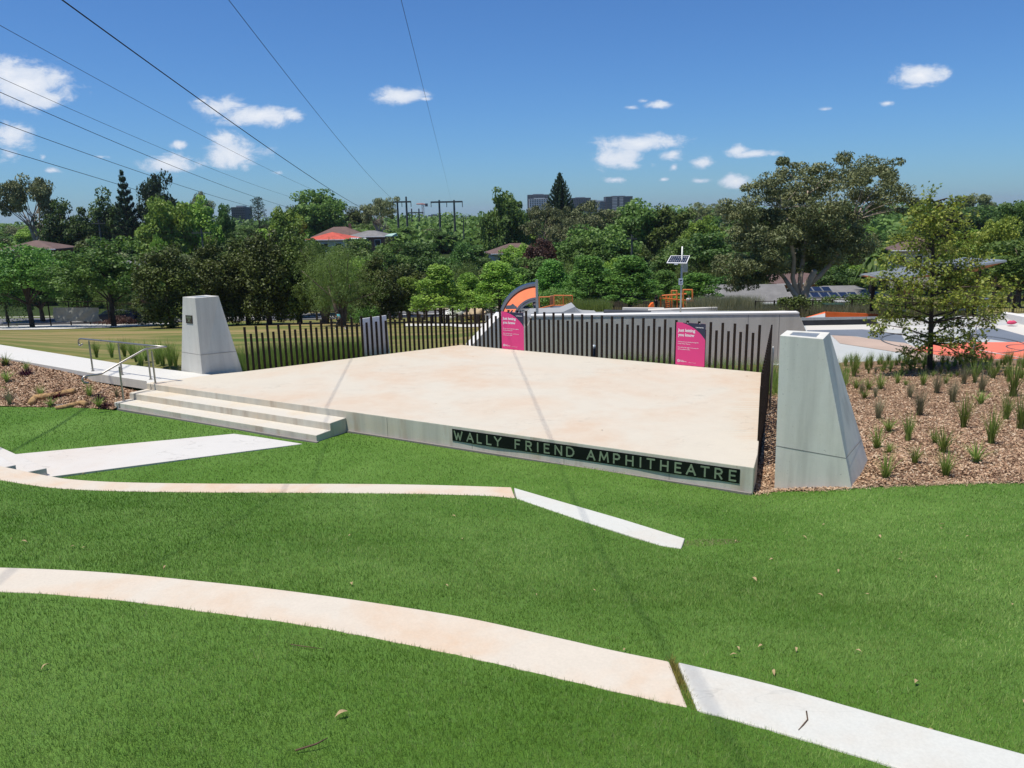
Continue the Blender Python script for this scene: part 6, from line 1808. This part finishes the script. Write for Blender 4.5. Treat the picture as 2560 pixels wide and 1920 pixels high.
def mk(kind, seed):
    """crown+trunk meshes about 10 units tall"""
    r_ = random.Random(seed); tb = MB(); g = np.random.default_rng(seed)
    if kind in ('round', 'fig', 'bright', 'yellow', 'red', 'olive_round', 'dome'):
        w = 4.2; C, Rc = lobes(85, (0, 0, 5.9), (w * .80, w * .80, 3.5), (1.05, 1.05, .8), seed, fill=.5, bottom=-.75)
        C[:, 2] += np.random.default_rng(seed + 9).normal(0, .25, len(C))
        mat = {'round': M['l_dark'], 'fig': M['l_fig'], 'bright': M['l_bright'], 'yellow': M['l_yellow'], 'red': M['l_red'], 'olive_round': M['l_olive'], 'dome': M['l_pine']}[kind]
        V, Fc, T = leaf_cloud(C, Rc, 130, .42, .66, seed)
        tb.tube([(0, 0, -1), (0, 0, 1.4), (.1, .05, 3)], [.38, .28, .2], 8); limbs(tb, (0, 0, 2.2), [C[i] for i in range(0, 60, 9)], .14, seed)
        bark = M['greybark']; sz = (2 * w, 10)
    elif kind == 'bush':
        w = 3.4; C, Rc = lobes(110, (0, 0, 4.6), (w * .8, w * .8, 4.5), (.85, .85, .95), seed, fill=.3, bottom=-.85)
        f = 1 - .42 * np.clip((C[:, 2] - 5.5) / 4.5, 0, 1) ; C[:, :2] *= f[:, None]
        V, Fc, T = leaf_cloud(C, Rc, 185, .27, .6, seed, droop=.3); mat = M['l_olive']
        tb.tube([(0, 0, -1), (0, 0, 5)], [.34, .16], 8); bark = M['bark']; sz = (2 * w, 10)
    elif kind == 'wispy':
        w = 4.4; C, Rc = lobes(90, (0, 0, 5.2), (w * .8, w * .8, 4.1), (.9, .9, 1.15), seed, fill=.4, bottom=-.8)
        V, Fc, T = leaf_cloud(C, Rc, 190, .34, .13, seed, outward=.2, droop=1.6); mat = M['l_wispy']
        for k in range(3): tb.tube([(0, 0, -1), (.5 * (k - 1), .2 * k, 2), (1.1 * (k - 1), .1, 5)], [.3, .22, .1], 8)
        limbs(tb, (0, 0, 2.4), [C[i] for i in range(0, 90, 9)], .12, seed); bark = M['greybark']; sz = (2 * w, 10)
    elif kind in ('pinoak', 'plane'):
        w = 3.6; C = []; Rc = []
        for k in range(80):
            z = 2.6 + 7.1 * (k / 80) ** .9; env = w * (1.02 - (z - 2.6) / 7.6 * .92) * (.75 if z < 3.2 else 1); a = k * 2.4 + g.uniform(-.4, .4); rr = env * g.uniform(.35, .98)
            C.append((rr * math.cos(a), rr * math.sin(a), z - .22 * rr / w + g.normal(0, .12))); Rc.append((.9, .9, .6))
        C = np.array(C); Rc = np.array(Rc) * g.uniform(.6, 1.15, (80, 1))
        V, Fc, T = leaf_cloud(C, Rc, 135, .27, .7, seed, outward=.25); mat = M['l_plane'] if kind == 'plane' else M['l_bright']
        tb.tube([(0, 0, -1), (0, 0, 3), (0, 0, 9.2)], [.22, .17, .05], 8)
        for i in range(0, 80, 4): tb.tube([(0, 0, max(1.8, C[i][2] - 1.0)), C[i] * .5 + np.array([0, 0, C[i][2] * .5 - .35]), C[i]], [.06, .045, .015], 5)
        bark = M['bark']; sz = (2 * w, 10)
    elif kind == 'park':      # broad park tree, low skirt
        w = 4.6; C, Rc = lobes(115, (0, 0, 6.0), (w * .84, w * .84, 3.3), (1.0, 1.0, .6), seed, fill=.5, bottom=-.8)
        V, Fc, T = leaf_cloud(C, Rc, 125, .27, .72, seed, outward=.3); mat = M['l_plane']
        tb.tube([(0, 0, -1), (-.05, 0, 1.5), (.1, 0, 3.5), (0, 0, 7)], [.26, .2, .16, .06], 10); limbs(tb, (0, 0, 2.6), [C[i] for i in range(0, 110, 11)], .09, seed); bark = M['bark']; sz = (2 * w, 10)
    elif kind == 'gum':
        w = 4.8; C = []; Rc = []; tips = []
        for k in range(24):
            a = k * 2.4 + g.uniform(-.5, .5); rr = w * g.uniform(.25, .88); z = 6.0 + 3.2 * math.sqrt(max(0, 1 - (rr / w) ** 2)) * g.uniform(.45, 1.0) + g.uniform(-1.2, .2)
            t_ = np.array((rr * math.cos(a), rr * math.sin(a), z)); tips.append(t_)
            for j in range(3): C.append(t_ + g.normal(0, .42, 3)); Rc.append((.95, .95, .5))
        C = np.array(C); Rc = np.array(Rc) * g.uniform(.6, 1.2, (len(C), 1)); V, Fc, T = leaf_cloud(C, Rc, 150, .34, .42, seed, outward=.35, droop=.8); mat = M['l_gum']
        tb.tube([(0, 0, -1), (.15, 0, 1.6), (-.1, .1, 3.2)], [.42, .32, .26], 8)
        for k in range(5):
            t_ = tips[k * 4]; mid = np.array([t_[0] * .42, t_[1] * .42, 4.8 + g.uniform(-.4, .6)]); tb.tube([(-.1, .1, 2.9), mid * .6 + np.array([0, 0, 1.6]), mid], [.22, .18, .13], 7)
            limbs(tb, mid, [tips[(k * 5 + j) % 24] for j in range(5)], .07, seed + k, .2)
        bark = M['palebark']; sz = (2 * w, 10)
    elif kind in ('norfolk', 'bunya'):
        T_ = []; Vs = []; dense = kind == 'bunya'; nt_ = 13 if not dense else 17; w = 2.3 if not dense else 3.3; nt_ = 13 if not dense else 16
        for k in range(nt_):
            z = 1.6 + 8.1 * k / (nt_ - 1); L = w * (1.0 - (k / (nt_ - 1)) ** (1.25 if not dense else 1.6)) + .18; nb_ = 7 if not dense else 10
            for j in range(nb_):
                a = 2 * math.pi * j / nb_ + k * .7 + g.uniform(-.08, .08); up = (.42 if not dense else .55) * L
                tb.tube([(0, 0, z), (L * .95 * math.cos(a), L * .95 * math.sin(a), z + up)], [.05, .02], 4, False)
                n_ = int((60 if not dense else 34) * L) + 10; u = g.random(n_) ** .75; side = g.normal(0, .17 if not dense else .22, n_) * (1.1 - u); 
                cx = L * u * math.cos(a) - side * math.sin(a); cy = L * u * math.sin(a) + side * math.cos(a); cz = z + up * u ** 1.3 + g.normal(-.02, .10, n_)
                Vs.append(np.stack([cx, cy, cz], 1))
        P_ = np.concatenate(Vs); V, Fc, T = leaf_cloud(P_, np.full((len(P_), 3), .10), 3, .26, .34, seed, outward=.2); mat = M['l_pine']
        tb.tube([(0, 0, -1), (0, 0, 9.9)], [.2, .03], 8); bark = M['bark']; sz = (2 * w, 10)
    elif kind == 'cedar':
        C = []; Rc = []; w = 3.6
        for k in range(46):
            z = 2.0 + 7.3 * k / 45; env = w * (1 - ((z - 2) / 8.3) ** 1.6) + .3; a = k * 2.4; rr = env * g.uniform(.4, .95); C.append((rr * math.cos(a), rr * math.sin(a), z)); Rc.append((1.1, 1.1, .28))
        V, Fc, T = leaf_cloud(np.array(C), np.array(Rc), 120, .24, .4, seed, outward=.2); mat = M['l_pine']; tb.tube([(0, 0, -1), (0, 0, 9.3)], [.3, .05], 8)
        for c_ in C[::3]: tb.tube([(0, 0, c_[2] - .4), c_], [.07, .03], 5)
        bark = M['bark']; sz = (2 * w, 10)
    elif kind == 'palm':
        Vs = []; Fs = []; T = []
        for k in range(26):
            a = k * 2.4; L = g.uniform(2.6, 3.4); up = g.uniform(-.5, 1.5); pr_ = None
            for s in range(9):
                u = s / 8; c_ = np.array([L * u * math.cos(a), L * u * math.sin(a), 6.5 + up * u * 1.4 - 2.9 * u * u]); sd = np.array([-math.sin(a), math.cos(a), -.35]) * .42 * math.sin(math.pi * min(1, u * .9 + .12))
                cur = (c_ - sd, c_, c_ - sd * np.array([-1, -1, 1]))
                if pr_ is not None:
                    b = len(Vs); Vs += [pr_[0], pr_[1], cur[1], cur[0], pr_[1], pr_[2], cur[2], cur[1]]; Fs += [(b, b + 1, b + 2, b + 3), (b + 4, b + 5, b + 6, b + 7)]; T += [g.random()] * 2
                pr_ = cur
        V, Fc, T = np.array(Vs), np.array(Fs), np.array(T); mat = M['l_fig']; tb.tube([(0, 0, -1), (0, 0, 6.5)], [.28, .2], 8); bark = M['greybark']; sz = (6, 7.6)
    me_ = np_mesh('crown', V, Fc, mat, T); zt_ = float(np.percentile(V[:, 2], 99.7)); wd_ = float(np.percentile(np.abs(V[:, 0]), 99) * 2)
    return me_, tb.mesh('trunk', bark, True), (wd_, zt_)


LIB = {}
def lib(kind, v):
    if (kind, v) not in LIB: LIB[(kind, v)] = mk(kind, 100 + v * 17 + sum(map(ord, kind)))
    return LIB[(kind, v)]


NAME = {'round': 'leafy_tree', 'fig': 'fig_tree', 'bright': 'leafy_tree', 'yellow': 'leafy_tree', 'red': 'bronze_leaved_tree', 'olive_round': 'leafy_tree', 'bush': 'paperbark_tree', 'wispy': 'bottlebrush_tree', 'pinoak': 'pin_oak',
        'plane': 'pin_oak', 'park': 'park_tree', 'gum': 'gum_tree', 'norfolk': 'norfolk_pine', 'bunya': 'norfolk_pine', 'cedar': 'cedar_tree', 'dome': 'conifer_tree', 'palm': 'palm_tree'}
K = 2560 / 2212


def tree(kind, v, x, ytop, w, d, label, group=None, base=None, rz=None):
    """x, ytop, w in 2212-wide photo pixels; d depth in metres"""
    cr_m, tr_m, (wd, zt) = lib(kind, v); top = DD(x * K, ytop * K, d); z0 = float(G(top[0], d)) if base is None else base
    hh = max(1.5, top[2] - z0); ww = w * K * d / F
    o = empty(NAME[kind], (top[0], d, z0)); o.rotation_euler = (0, 0, random.uniform(0, 6.28) if rz is None else rz); o.scale = (ww / wd, ww / wd, hh / zt)
    link('crown', cr_m, o); link('trunk', tr_m, o)
    return tag(o, label, 'tree', group)


DESC = {'round': 'dark green leafy tree', 'fig': 'dense mid-green fig tree', 'bright': 'bright green leafy tree', 'yellow': 'yellow-green leafy tree', 'olive_round': 'olive green tree', 'gum': 'grey-green gum tree', 'wispy': 'fine-leaved wispy tree',
        'bush': 'dark olive paperbark tree'}
# ---- specific trees
tree('park', 0, 42, 528, 190, 74, 'broad dark green park tree with a leaning trunk at the left frame edge')
tree('park', 1, 222, 515, 225, 73, 'broad dark green park tree right of the grey cloth banner')
g1 = 'dense dark olive paperbark trees behind the dry lawn'
for k, (x, yt, w, d, lab) in enumerate(((352, 532, 132, 66, 'conical dark olive paperbark directly behind the smaller pylon'), (455, 522, 125, 70, 'dark olive paperbark just right of the smaller pylon'),
                                        (520, 520, 110, 72, 'shaded dark olive paperbark between two taller ones'), (565, 502, 120, 70, 'tall dark olive paperbark, second tallest of the dense row'), (632, 498, 125, 71, 'tallest dark olive paperbark at the right end of the dense row'))):
    tree('bush', k % 3, x, yt, w, d, lab, g1)
tree('wispy', 0, 728, 530, 165, 63, 'wispy mid-green bottlebrush tree with several trunks, right of the dark paperbarks')
tree('wispy', 1, 690, 520, 120, 70, 'wispy bright green bottlebrush tree just behind the one with several trunks')
tree('bush', 1, 815, 552, 110, 68, 'dark green tree between the many-trunked bottlebrush and the yellow-green pin oaks')
g2 = 'pin oaks in the row behind the pickets and skate park'
for k, (x, yt, w, d, kd, lab) in enumerate(((880, 600, 90, 70, 'pinoak', 'small yellow-green pin oak at the left end of the row'), (948, 573, 120, 64, 'pinoak', 'broad yellow-green pin oak above the pale upright board'), (1010, 590, 80, 72, 'pinoak', 'yellow-green pin oak between the broadest one and the arch'),
                                            (1078, 566, 125, 66, 'pinoak', 'bright green pin oak just left of the orange arch'), (1120, 580, 90, 74, 'plane', 'green pin oak standing directly behind the orange arch'), (1192, 562, 110, 68, 'plane', 'green pin oak above the orange skate ramp railing'),
                                            (1272, 553, 120, 64, 'plane', 'dark green pin oak above the long dark skate block'), (1362, 553, 135, 63, 'plane', 'dark green pin oak left of the solar panel pole'), (1440, 585, 95, 72, 'plane', 'dark green pin oak behind the solar panel pole'),
                                            (1508, 590, 110, 66, 'plane', 'dark green pin oak right of the solar panel pole above the climbing frame'))):
    tree(kd, k % 3, x, yt, w, d, lab, g2, base=None)
tree('gum', 0, 58, 382, 135, 135, 'tall pale-limbed gum tree against the sky at far left')
tree('norfolk', 0, 262, 371, 62, 150, 'Norfolk pine with open tiered branches at left, tip above the skyline')
tree('dome', 0, 335, 377, 84, 152, 'dark dome-shaped conifer right of the open-tiered Norfolk pine')
tree('round', 0, 222, 412, 90, 156, 'dark tree spreading left of the open-tiered Norfolk pine')
tree('round', 1, 142, 436, 95, 135, 'rounded dark green tree between the far left gum and the Norfolk pine')
tree('bright', 0, 345, 432, 120, 135, 'bright green tree mass below the dark dome-shaped conifer'); tree('bright', 1, 415, 428, 100, 140, 'bright green tree right of the one below the conifer')
tree('gum', 1, 425, 416, 55, 160, 'small brown-tinged gum tree poking above the bright green trees at left')
tree('cedar', 1, 555, 426, 62, 170, 'dark layered cedar in front of the distant apartment block at left')
tree('bright', 2, 612, 449, 80, 150, 'bright green tree just left of the huge dark fig')
tree('round', 2, 478, 444, 50, 150, 'small conical dark tree left of the layered cedar')
tree('fig', 0, 688, 411, 112, 178, 'huge dark domed fig tree above the red-roofed house')
tree('round', 1, 665, 425, 70, 182, 'dark crown forming the left shoulder of the huge domed fig')
tree('gum', 2, 815, 427, 80, 172, 'domed gum tree on the skyline left of the H-frames')
tree('olive_round', 0, 765, 448, 70, 230, 'faint tree on the skyline left of the domed gum')
tree('fig', 1, 1085, 412, 96, 140, 'tall dark fig tree right of the H-frames', base=-14)
tree('fig', 2, 1110, 430, 70, 150, 'dark fig forming the right shoulder of the tall dark fig')
tree('bunya', 0, 1209, 376, 68, 165, 'dense dark Norfolk pine rising above the skyline right of centre')
tree('gum', 0, 1175, 443, 110, 130, 'gum tree left of and below the dense Norfolk pine'); tree('gum', 1, 1262, 436, 120, 132, 'grey-green gum tree right of the dense Norfolk pine'); tree('gum', 2, 1225, 470, 100, 120, 'gum tree directly below the dense Norfolk pine')
tree('red', 0, 1168, 518, 78, 102, 'bronze-leaved tree in the middle of the green slope')
tree('fig', 0, 1290, 488, 150, 106, 'broad rounded fig tree above the dark pin oaks'); tree('fig', 2, 1262, 512, 110, 100, 'lower rounded fig tree left of the broad one')
tree('fig', 1, 1378, 433, 118, 138, 'rounded green fig tree right of the dark apartment tower'); tree('olive_round', 1, 1452, 446, 100, 135, 'olive green tree right of the rounded fig by the tower')
tree('gum', 1, 1512, 438, 62, 190, 'small gum with an umbrella crown on the skyline left of the big gum'); tree('gum', 2, 1572, 440, 60, 200, 'second small skyline gum, closest to the big gum')
tree('bright', 1, 1528, 470, 105, 125, 'bright green tree between the two skyline gums and the slope below'); tree('round', 2, 1545, 505, 150, 92, 'large dark green tree left of the big gum trunk'); tree('round', 0, 1590, 560, 110, 84, 'dark green tree at the left foot of the big gum')
tree('fig', 1, 1475, 520, 120, 98, 'mid-green fig tree above the solar panel pole')
tree('olive_round', 2, 2030, 440, 90, 150, 'olive tree on the skyline between the big gum and the near pin oak'); tree('fig', 2, 1945, 500, 90, 120, 'bright crowned fig right of the big gum trunk')
tree('palm', 0, 1886, 548, 72, 74, 'palm tree with drooping fronds right of the big gum trunk')
tree('gum', 0, 2112, 419, 78, 190, 'flat-topped umbrella gum on the skyline at right'); tree('round', 1, 2110, 448, 130, 160, 'dark tree mass under the flat-topped gum')
tree('yellow', 0, 2165, 470, 90, 70, 'yellow-green tree behind the shelter at right'); tree('round', 2, 2205, 440, 120, 80, 'large dark tree at the right edge of the picture', base=-10); tree('bright', 2, 2090, 500, 110, 85, 'bright green tree behind the near pin oak')
tree('fig', 0, 2215, 520, 150, 58, 'shaded green tree at the right frame edge beyond the shelter')
tree('round', 0, 1818, 566, 90, 86, 'low dark shrubby tree right of the big gum trunk'); tree('olive_round', 0, 1660, 610, 60, 80, 'small dark tree just left of the big gum trunk')
tree('bright', 0, 343, 514, 42, 84, 'pale silvery shrub peeping above the conical paperbark').children[0]
# ---- fill the slopes row by row
rows = [('hollow row', 124, 552, 8, 24, 84, ('round', 'bright', 'fig', 'olive_round')), ('far slope row', 182, 492, 6, 26, 84, ('bright', 'fig', 'round', 'gum')), ('lower slope row', 92, 566, 10, 26, 92, ('round', 'fig', 'olive_round', 'bright', 'wispy')), ('middle slope row', 116, 536, 12, 25, 96, ('round', 'fig', 'gum', 'olive_round', 'bright')),
        ('upper slope row', 148, 506, 10, 27, 92, ('fig', 'round', 'gum', 'bright', 'olive_round')), ('ridge row', 215, 481, 8, 30, 84, ('round', 'gum', 'fig', 'olive_round'))]
for rn, d, yt, jit, n, w, kinds in rows:
    cnt = {}
    for i in range(n):
        x = -60 + (2212 + 120) * (i + .5) / n + random.uniform(-22, 22); y = yt + random.uniform(-jit, jit) + (12 if 840 < x < 1040 and d > 140 else 0) + (14 if 1000 < x < 1060 and d > 140 else 0)
        if rn in ('upper slope row',) and 670 < x < 1000: continue
        if rn == 'middle slope row' and 640 < x < 890: y = 524 + random.uniform(0, 6)
        if rn == 'far slope row' and 835 < x < 1060: y = random.uniform(486, 496)
        if rn == 'lower slope row' and 60 < x < 420: y += 14
        if rn == 'hollow row' and 640 < x < 860: y = 515 + random.uniform(-1, 4)
        if rn == 'lower slope row' and 1620 < x < 2150: continue
        kd = random.choice(kinds); cnt[kd] = cnt.get(kd, 0) + 1
        tree(kd, random.randrange(3), x, y, w * random.uniform(.8, 1.25), d * random.uniform(.95, 1.06), '%s, %s of its kind from the left in the %s' % (DESC[kd], ordn(cnt[kd]), rn), 'trees of the ' + rn)
# distant woodland on the horizon: one mass
r_ = np.random.default_rng(77); C = []; Rc = []
for i in range(5200):
    d = 175 * (1500 / 175) ** r_.random(); x = r_.uniform(-.8, .8) * d; z = float(G(x, d)); h = r_.uniform(5, 10) if d > 330 else r_.uniform(3, 5.5); q_ = 1 if d > 330 else .6; C.append((x, d, z + h * .5)); Rc.append((r_.uniform(4, 8) * q_, r_.uniform(4, 8) * q_, h * .5))
V, Fc, T = leaf_cloud(np.array(C), np.array(Rc), 85, 1.5, .7, 77, outward=.7)
tag(link('distant_woodland', np_mesh('distant_woodland', V, Fc, M['l_fig'], T)), 'far dark woodland covering the hills along the horizon', 'woodland', kind='stuff')

# ---- big gum on the right, built clump by clump
def big_gum():
    D0 = 63; base = DD(1730 * K, 652 * K, D0); z0 = base[2]; o = empty('gum_tree', tuple(base)); off = Vector(o.location)
    tag(o, 'huge spreading gum tree with pale forked limbs, dominating the right skyline', 'tree')
    cl = [(1710, 352, 26, 12), (1690, 348, 14, 10), (1822, 338, 24, 13), (1842, 372, 46, 18), (1880, 362, 42, 18), (1915, 372, 34, 20), (1870, 395, 55, 20), (1930, 400, 36, 20), (1960, 425, 24, 18), (1905, 425, 46, 18), (1850, 425, 46, 18),
          (1770, 372, 36, 16), (1740, 390, 40, 18), (1790, 400, 48, 20), (1700, 382, 34, 16), (1665, 392, 26, 14), (1650, 412, 40, 20), (1690, 425, 48, 22), (1750, 430, 52, 22), (1800, 445, 48, 24), (1620, 440, 34, 22), (1600, 465, 38, 24),
          (1650, 465, 52, 26), (1710, 475, 54, 26), (1770, 490, 50, 26), (1830, 465, 44, 22), (1880, 455, 40, 16), (1610, 505, 44, 28), (1665, 515, 50, 30), (1730, 525, 50, 30), (1790, 535, 44, 28), (1840, 510, 36, 26), (1620, 550, 44, 26),
          (1590, 580, 40, 22), (1650, 570, 40, 26), (1700, 580, 36, 20), (1600, 610, 34, 16), (1760, 575, 36, 22), (1850, 550, 28, 20), (1950, 450, 20, 12), (1972, 440, 14, 10), (1640, 598, 30, 16)]
    C = []; Rc = []; tips = []; rr = np.random.default_rng(5)
    for x, y, rx, ry in cl:
        dd = D0 + rr.uniform(-3.4, 3.4); c_ = DD(x * K, y * K, dd); s = K * dd / F; tips.append(c_)
        for j in range(max(3, int(rx * ry / (95 if y < 460 else 60)))):
            dv = rr.normal(size=3) * .55 * np.array([rx * s, rx * s * .8, ry * s]); C.append(c_ + dv); Rc.append(np.array([.75, .75, .42]) * rr.uniform(.7, 1.3) * (1.0 if rx > 20 else .6))
    V, Fc, T = leaf_cloud(np.array(C), np.array(Rc), 170, .25, .42, 5, outward=.35, droop=.9)
    link('crown', np_mesh('crown', V, Fc, M['l_gum'], T), o).location = -off
    def bp(x, y, d=84): return DD(x * K, y * K, d - 21)
    m = MB(); m.tube([bp(1731, 662), bp(1736, 640), bp(1744, 615), bp(1760, 585, 83)], [.5, .38, .29, .22], 10); m.tube([bp(1730, 690), bp(1731, 655)], [.6, .42], 10); m.tube([bp(1728, 660), bp(1722, 642), bp(1708, 622), bp(1694, 600)], [.34, .27, .2, .15], 8)
    m.tube([bp(1724, 640), bp(1712, 600), bp(1716, 560), bp(1708, 520, 83), bp(1700, 470, 83)], [.22, .19, .16, .13, .07], 8); m.tube([bp(1727, 650, 84.3), bp(1729, 600, 84.6), bp(1738, 540, 85), bp(1748, 470, 85), bp(1745, 410, 85)], [.25, .21, .18, .13, .06], 8)
    m.tube([bp(1742, 620), bp(1770, 596), bp(1790, 575), bp(1812, 545), bp(1840, 500), bp(1860, 450)], [.24, .21, .18, .15, .12, .06], 8)
    m.tube([bp(1694, 600), bp(1672, 575), bp(1655, 540), bp(1640, 490)], [.15, .13, .1, .05], 7)
    forks = [bp(1708, 520, 83), bp(1748, 470, 85), bp(1812, 545), bp(1655, 540), bp(1840, 480), bp(1745, 420, 85), bp(1690, 450, 83)]
    for i, t_ in enumerate(tips):
        f = min(forks, key=lambda q: np.linalg.norm(q - t_) + (3 if q[2] > t_[2] else 0)); limbs(m, f, [t_], .055, i, .25)
    m.build('trunk', M['palebark'], o, smooth=True).location = -off
big_gum()

# ---- near pin oak in the right bed: individually readable leaves
def near_oak():
    bq = P(2324, 925, 5.3); z0 = float(bed_z(np.array([bq[0]]), np.array([bq[1]]))[0]); D0 = bq[1]; o = empty('pin_oak', (bq[0], bq[1], z0)); off = Vector(o.location)
    tag(o, 'young pin oak with glossy yellow-green leaves in the right mulch bed by the court', 'tree')
    B = [(2008, 430, 18, 20), (1985, 455, 14, 12), (2070, 432, 16, 9), (2045, 448, 24, 12), (2018, 470, 34, 18), (2060, 475, 26, 16), (1985, 490, 30, 16), (2030, 505, 44, 18), (1960, 520, 34, 14), (2080, 515, 30, 16), (1995, 535, 46, 18), (2050, 540, 46, 18), (1930, 560, 34, 14),
         (1985, 575, 44, 18), (2070, 580, 42, 18), (2110, 565, 28, 18), (1920, 605, 40, 16), (1975, 615, 46, 18), (2040, 618, 50, 20), (2105, 610, 44, 18), (2150, 618, 34, 14), (1930, 640, 36, 14), (1905, 655, 24, 10), (1990, 655, 46, 18), (2060, 655, 44, 18), (2120, 650, 40, 18),
         (2165, 650, 18, 14), (1960, 685, 34, 14), (2025, 695, 44, 18), (2080, 700, 34, 16), (2130, 690, 26, 14), (1900, 700, 20, 12), (1893, 716, 14, 10), (1985, 725, 36, 16), (2060, 735, 36, 18), (2100, 730, 24, 14), (1975, 760, 22, 18), (2080, 768, 32, 16), (2110, 755, 14, 14), (1970, 780, 14, 12),
         (2150, 680, 20, 8), (1930, 680, 26, 12), (2020, 575, 40, 18), (2095, 640, 40, 18), (2050, 600, 30, 20)]
    rr = np.random.default_rng(8); Pp = []; Ax = []; m = MB()
    top = DD(2018 * K, 455 * K, D0)
    tx = lambda z: (np.array([bq[0], D0]) * (1 - (z - z0) / (top[2] - z0)) + np.array([top[0], D0]) * ((z - z0) / (top[2] - z0)))
    for x, y, rx, ry in B:
        dd = D0 + rr.uniform(-1.5, 1.5) * min(1, rx / 30); c_ = DD(x * K, y * K, dd); s = K * dd / F
        zb_ = max(z0 + .9, c_[2] - (abs(c_[0] - bq[0]) * .25)); a = np.array([*tx(zb_), zb_]); m.tube([a, (a + c_) / 2 + np.array([0, 0, .08]), c_], [.035, .022, .008], 6)
        nt_ = int(rx * ry / 19) + 7
        for j in range(nt_):
            dv = rr.normal(size=3) * .5 * np.array([rx * s, rx * s, ry * s]); q = c_ + dv
            m.tube([c_ + dv * .15, q], [.007, .003], 3, False)
            for l in range(8):
                Pp.append(q + rr.normal(size=3) * .07); dr = dv / (np.linalg.norm(dv) + 1e-6) + rr.normal(size=3) * .7 + np.array([0, 0, -.35]); Ax.append(dr / np.linalg.norm(dr))
    Pp = np.array(Pp); Ax = np.array(Ax); n = len(Pp); L = rr.uniform(.085, .145, n)
    nr = rr.normal(size=(n, 3)) * .6 + np.array([0, 0, 1.0]); nr -= Ax * (nr * Ax).sum(1)[:, None]; nr /= np.linalg.norm(nr, axis=1)[:, None]; sd = np.cross(Ax, nr)
    # lobed leaf: two crossed kites per leaf outline
    pts = [(0, 0), (.30, .10), (.38, .42), (.52, .14), (.68, .34), (.78, .10), (1, 0), (.78, -.10), (.68, -.34), (.52, -.14), (.38, -.42), (.30, -.10)]
    k = len(pts); V = np.empty((n * k, 3), np.float32)
    for i, (u, v) in enumerate(pts): V[i::k] = Pp + Ax * (L * u)[:, None] + sd * (L * v * .95)[:, None] - nr * (L * .25 * abs(v))[:, None]
    link('crown', np_mesh('crown', V, np.arange(n * k).reshape(n, k), M['l_yellow'], rr.random(n)), o).location = -off
    m.tube([(bq[0], bq[1], z0 - .3), (bq[0], bq[1], z0 + .1), (*tx(z0 + 1.5), z0 + 1.5), (*tx(z0 + 4), z0 + 4), tuple(top)], [.12, .09, .07, .045, .015], 10)
    m.build('trunk', M['bark'], o, smooth=True).location = -off
near_oak()

# ---- low planting on the far side
grass_strip('tall_grass', 'tall dry-green grass bank between the skate park and the playground', DD(1445, 775, 50)[:2], DD(1530, 775, 50)[:2], 6, 5000, .5, 1.0, .025, lambda X, Y: HP(Y) + 0 * X, M['l_tuss'])
grass_strip('tall_grass', 'pale feathery grass in front of the black park fence by the big gum', (12.0, 46), (27, 43.5), 2.4, 12000, .4, 1.0, .025, lambda X, Y: G(X, Y), M['l_tuss2'])
grass_strip('tall_grass', 'long grass right of the playground below the grey-roofed house', DD(1760, 774, 52)[:2], DD(1910, 774, 52)[:2], 5, 8000, .4, 1.1, .03, lambda X, Y: np.maximum(G(X, Y), HP(np.minimum(Y, 60))), M['l_tuss2'])
r_ = np.random.default_rng(31)
def shrub(label, x, y, d, w, h, mat, grp, base=None):
    q = DD(x, y, d); z = (float(G(q[0], d)) if base is None else base)
    C = r_.normal(size=(22, 3)) * np.array([w * .28, w * .25, h * .2]) + np.array([0, 0, h * .45]); V, Fc, T = leaf_cloud(C, np.tile((w * .2, w * .2, h * .22), (22, 1)), 90, .16, .6, int(x)); V[:, 2] = np.maximum(V[:, 2], 0)
    o = empty('shrub', (q[0], d, z)); link('foliage', np_mesh('foliage', V, Fc, mat, T), o); tag(o, label, 'shrub', grp)
gs = 'shrubs beyond the lawn'
shrub('reddish shrub by the white footpath below the blue car', 292, 802, 80, 2.4, 1.0, M['l_red'], gs); shrub('low reddish shrub right of the one below the blue car', 330, 803, 79, 2.2, .8, M['l_red'], gs)
shrub('green shrub at the foot of the conical paperbark', 385, 800, 76, 2.6, 1.2, M['l_olive'], gs); shrub('dark rounded shrub at the left frame edge by the road', 8, 770, 76, 4.5, 4.6, M['l_dark'], gs)
shrub('rounded green shrub behind the pale upright board', 905, 800, 66, 2.6, 1.9, M['l_plane'], gs); shrub('small green shrub right of the bottlebrush trunks', 860, 800, 70, 2.4, 1.6, M['l_olive'], gs); shrub('dark shrub near the boulders beyond the left pickets', 1205, 790, 72, 2.8, 1.5, M['l_dark'], gs)
shrub('dark green shrub beside the black park fence left of the cabinet', 1978, 770, 46, 1.6, 1.5, M['l_olive'], gs)
for k, (x, lab) in enumerate(((2020, 'left'), (2090, 'middle'), (2160, 'right'), (2220, 'far right'))):
    shrub('%s section of the low green hedge below the solar panel roof' % lab, x, 750, 56, 2.6, 1.25, M['l_fig'], gs)
shrub('green shrub behind the orange skate ramp railing', 1410, 755, 62, 3.4, 1.9, M['l_plane'], gs, HP(60)); shrub('low green shrub behind the left end of the orange railing', 1365, 760, 64, 2.6, 1.6, M['l_bright'], gs, HP(60))
# ------------------------------------------------------------------ thin summer haze, one closed box round everything
m = MB(); m.box((0, 2900, -9), (10600, 7000, 118)); hz = bpy.data.materials.new('haze'); hz.use_nodes = True; hz.node_tree.nodes.clear()
_o = hz.node_tree.nodes.new('ShaderNodeOutputMaterial'); _v = hz.node_tree.nodes.new('ShaderNodeVolumePrincipled')
_v.inputs['Color'].default_value = (.80, .88, 1, 1); _v.inputs['Density'].default_value = .0001; _v.inputs['Anisotropy'].default_value = .3
hz.node_tree.links.new(_v.outputs[0], _o.inputs['Volume'])
tag(m.build('haze', hz), 'faint bluish summer haze over the distant suburbs', 'haze', kind='stuff')
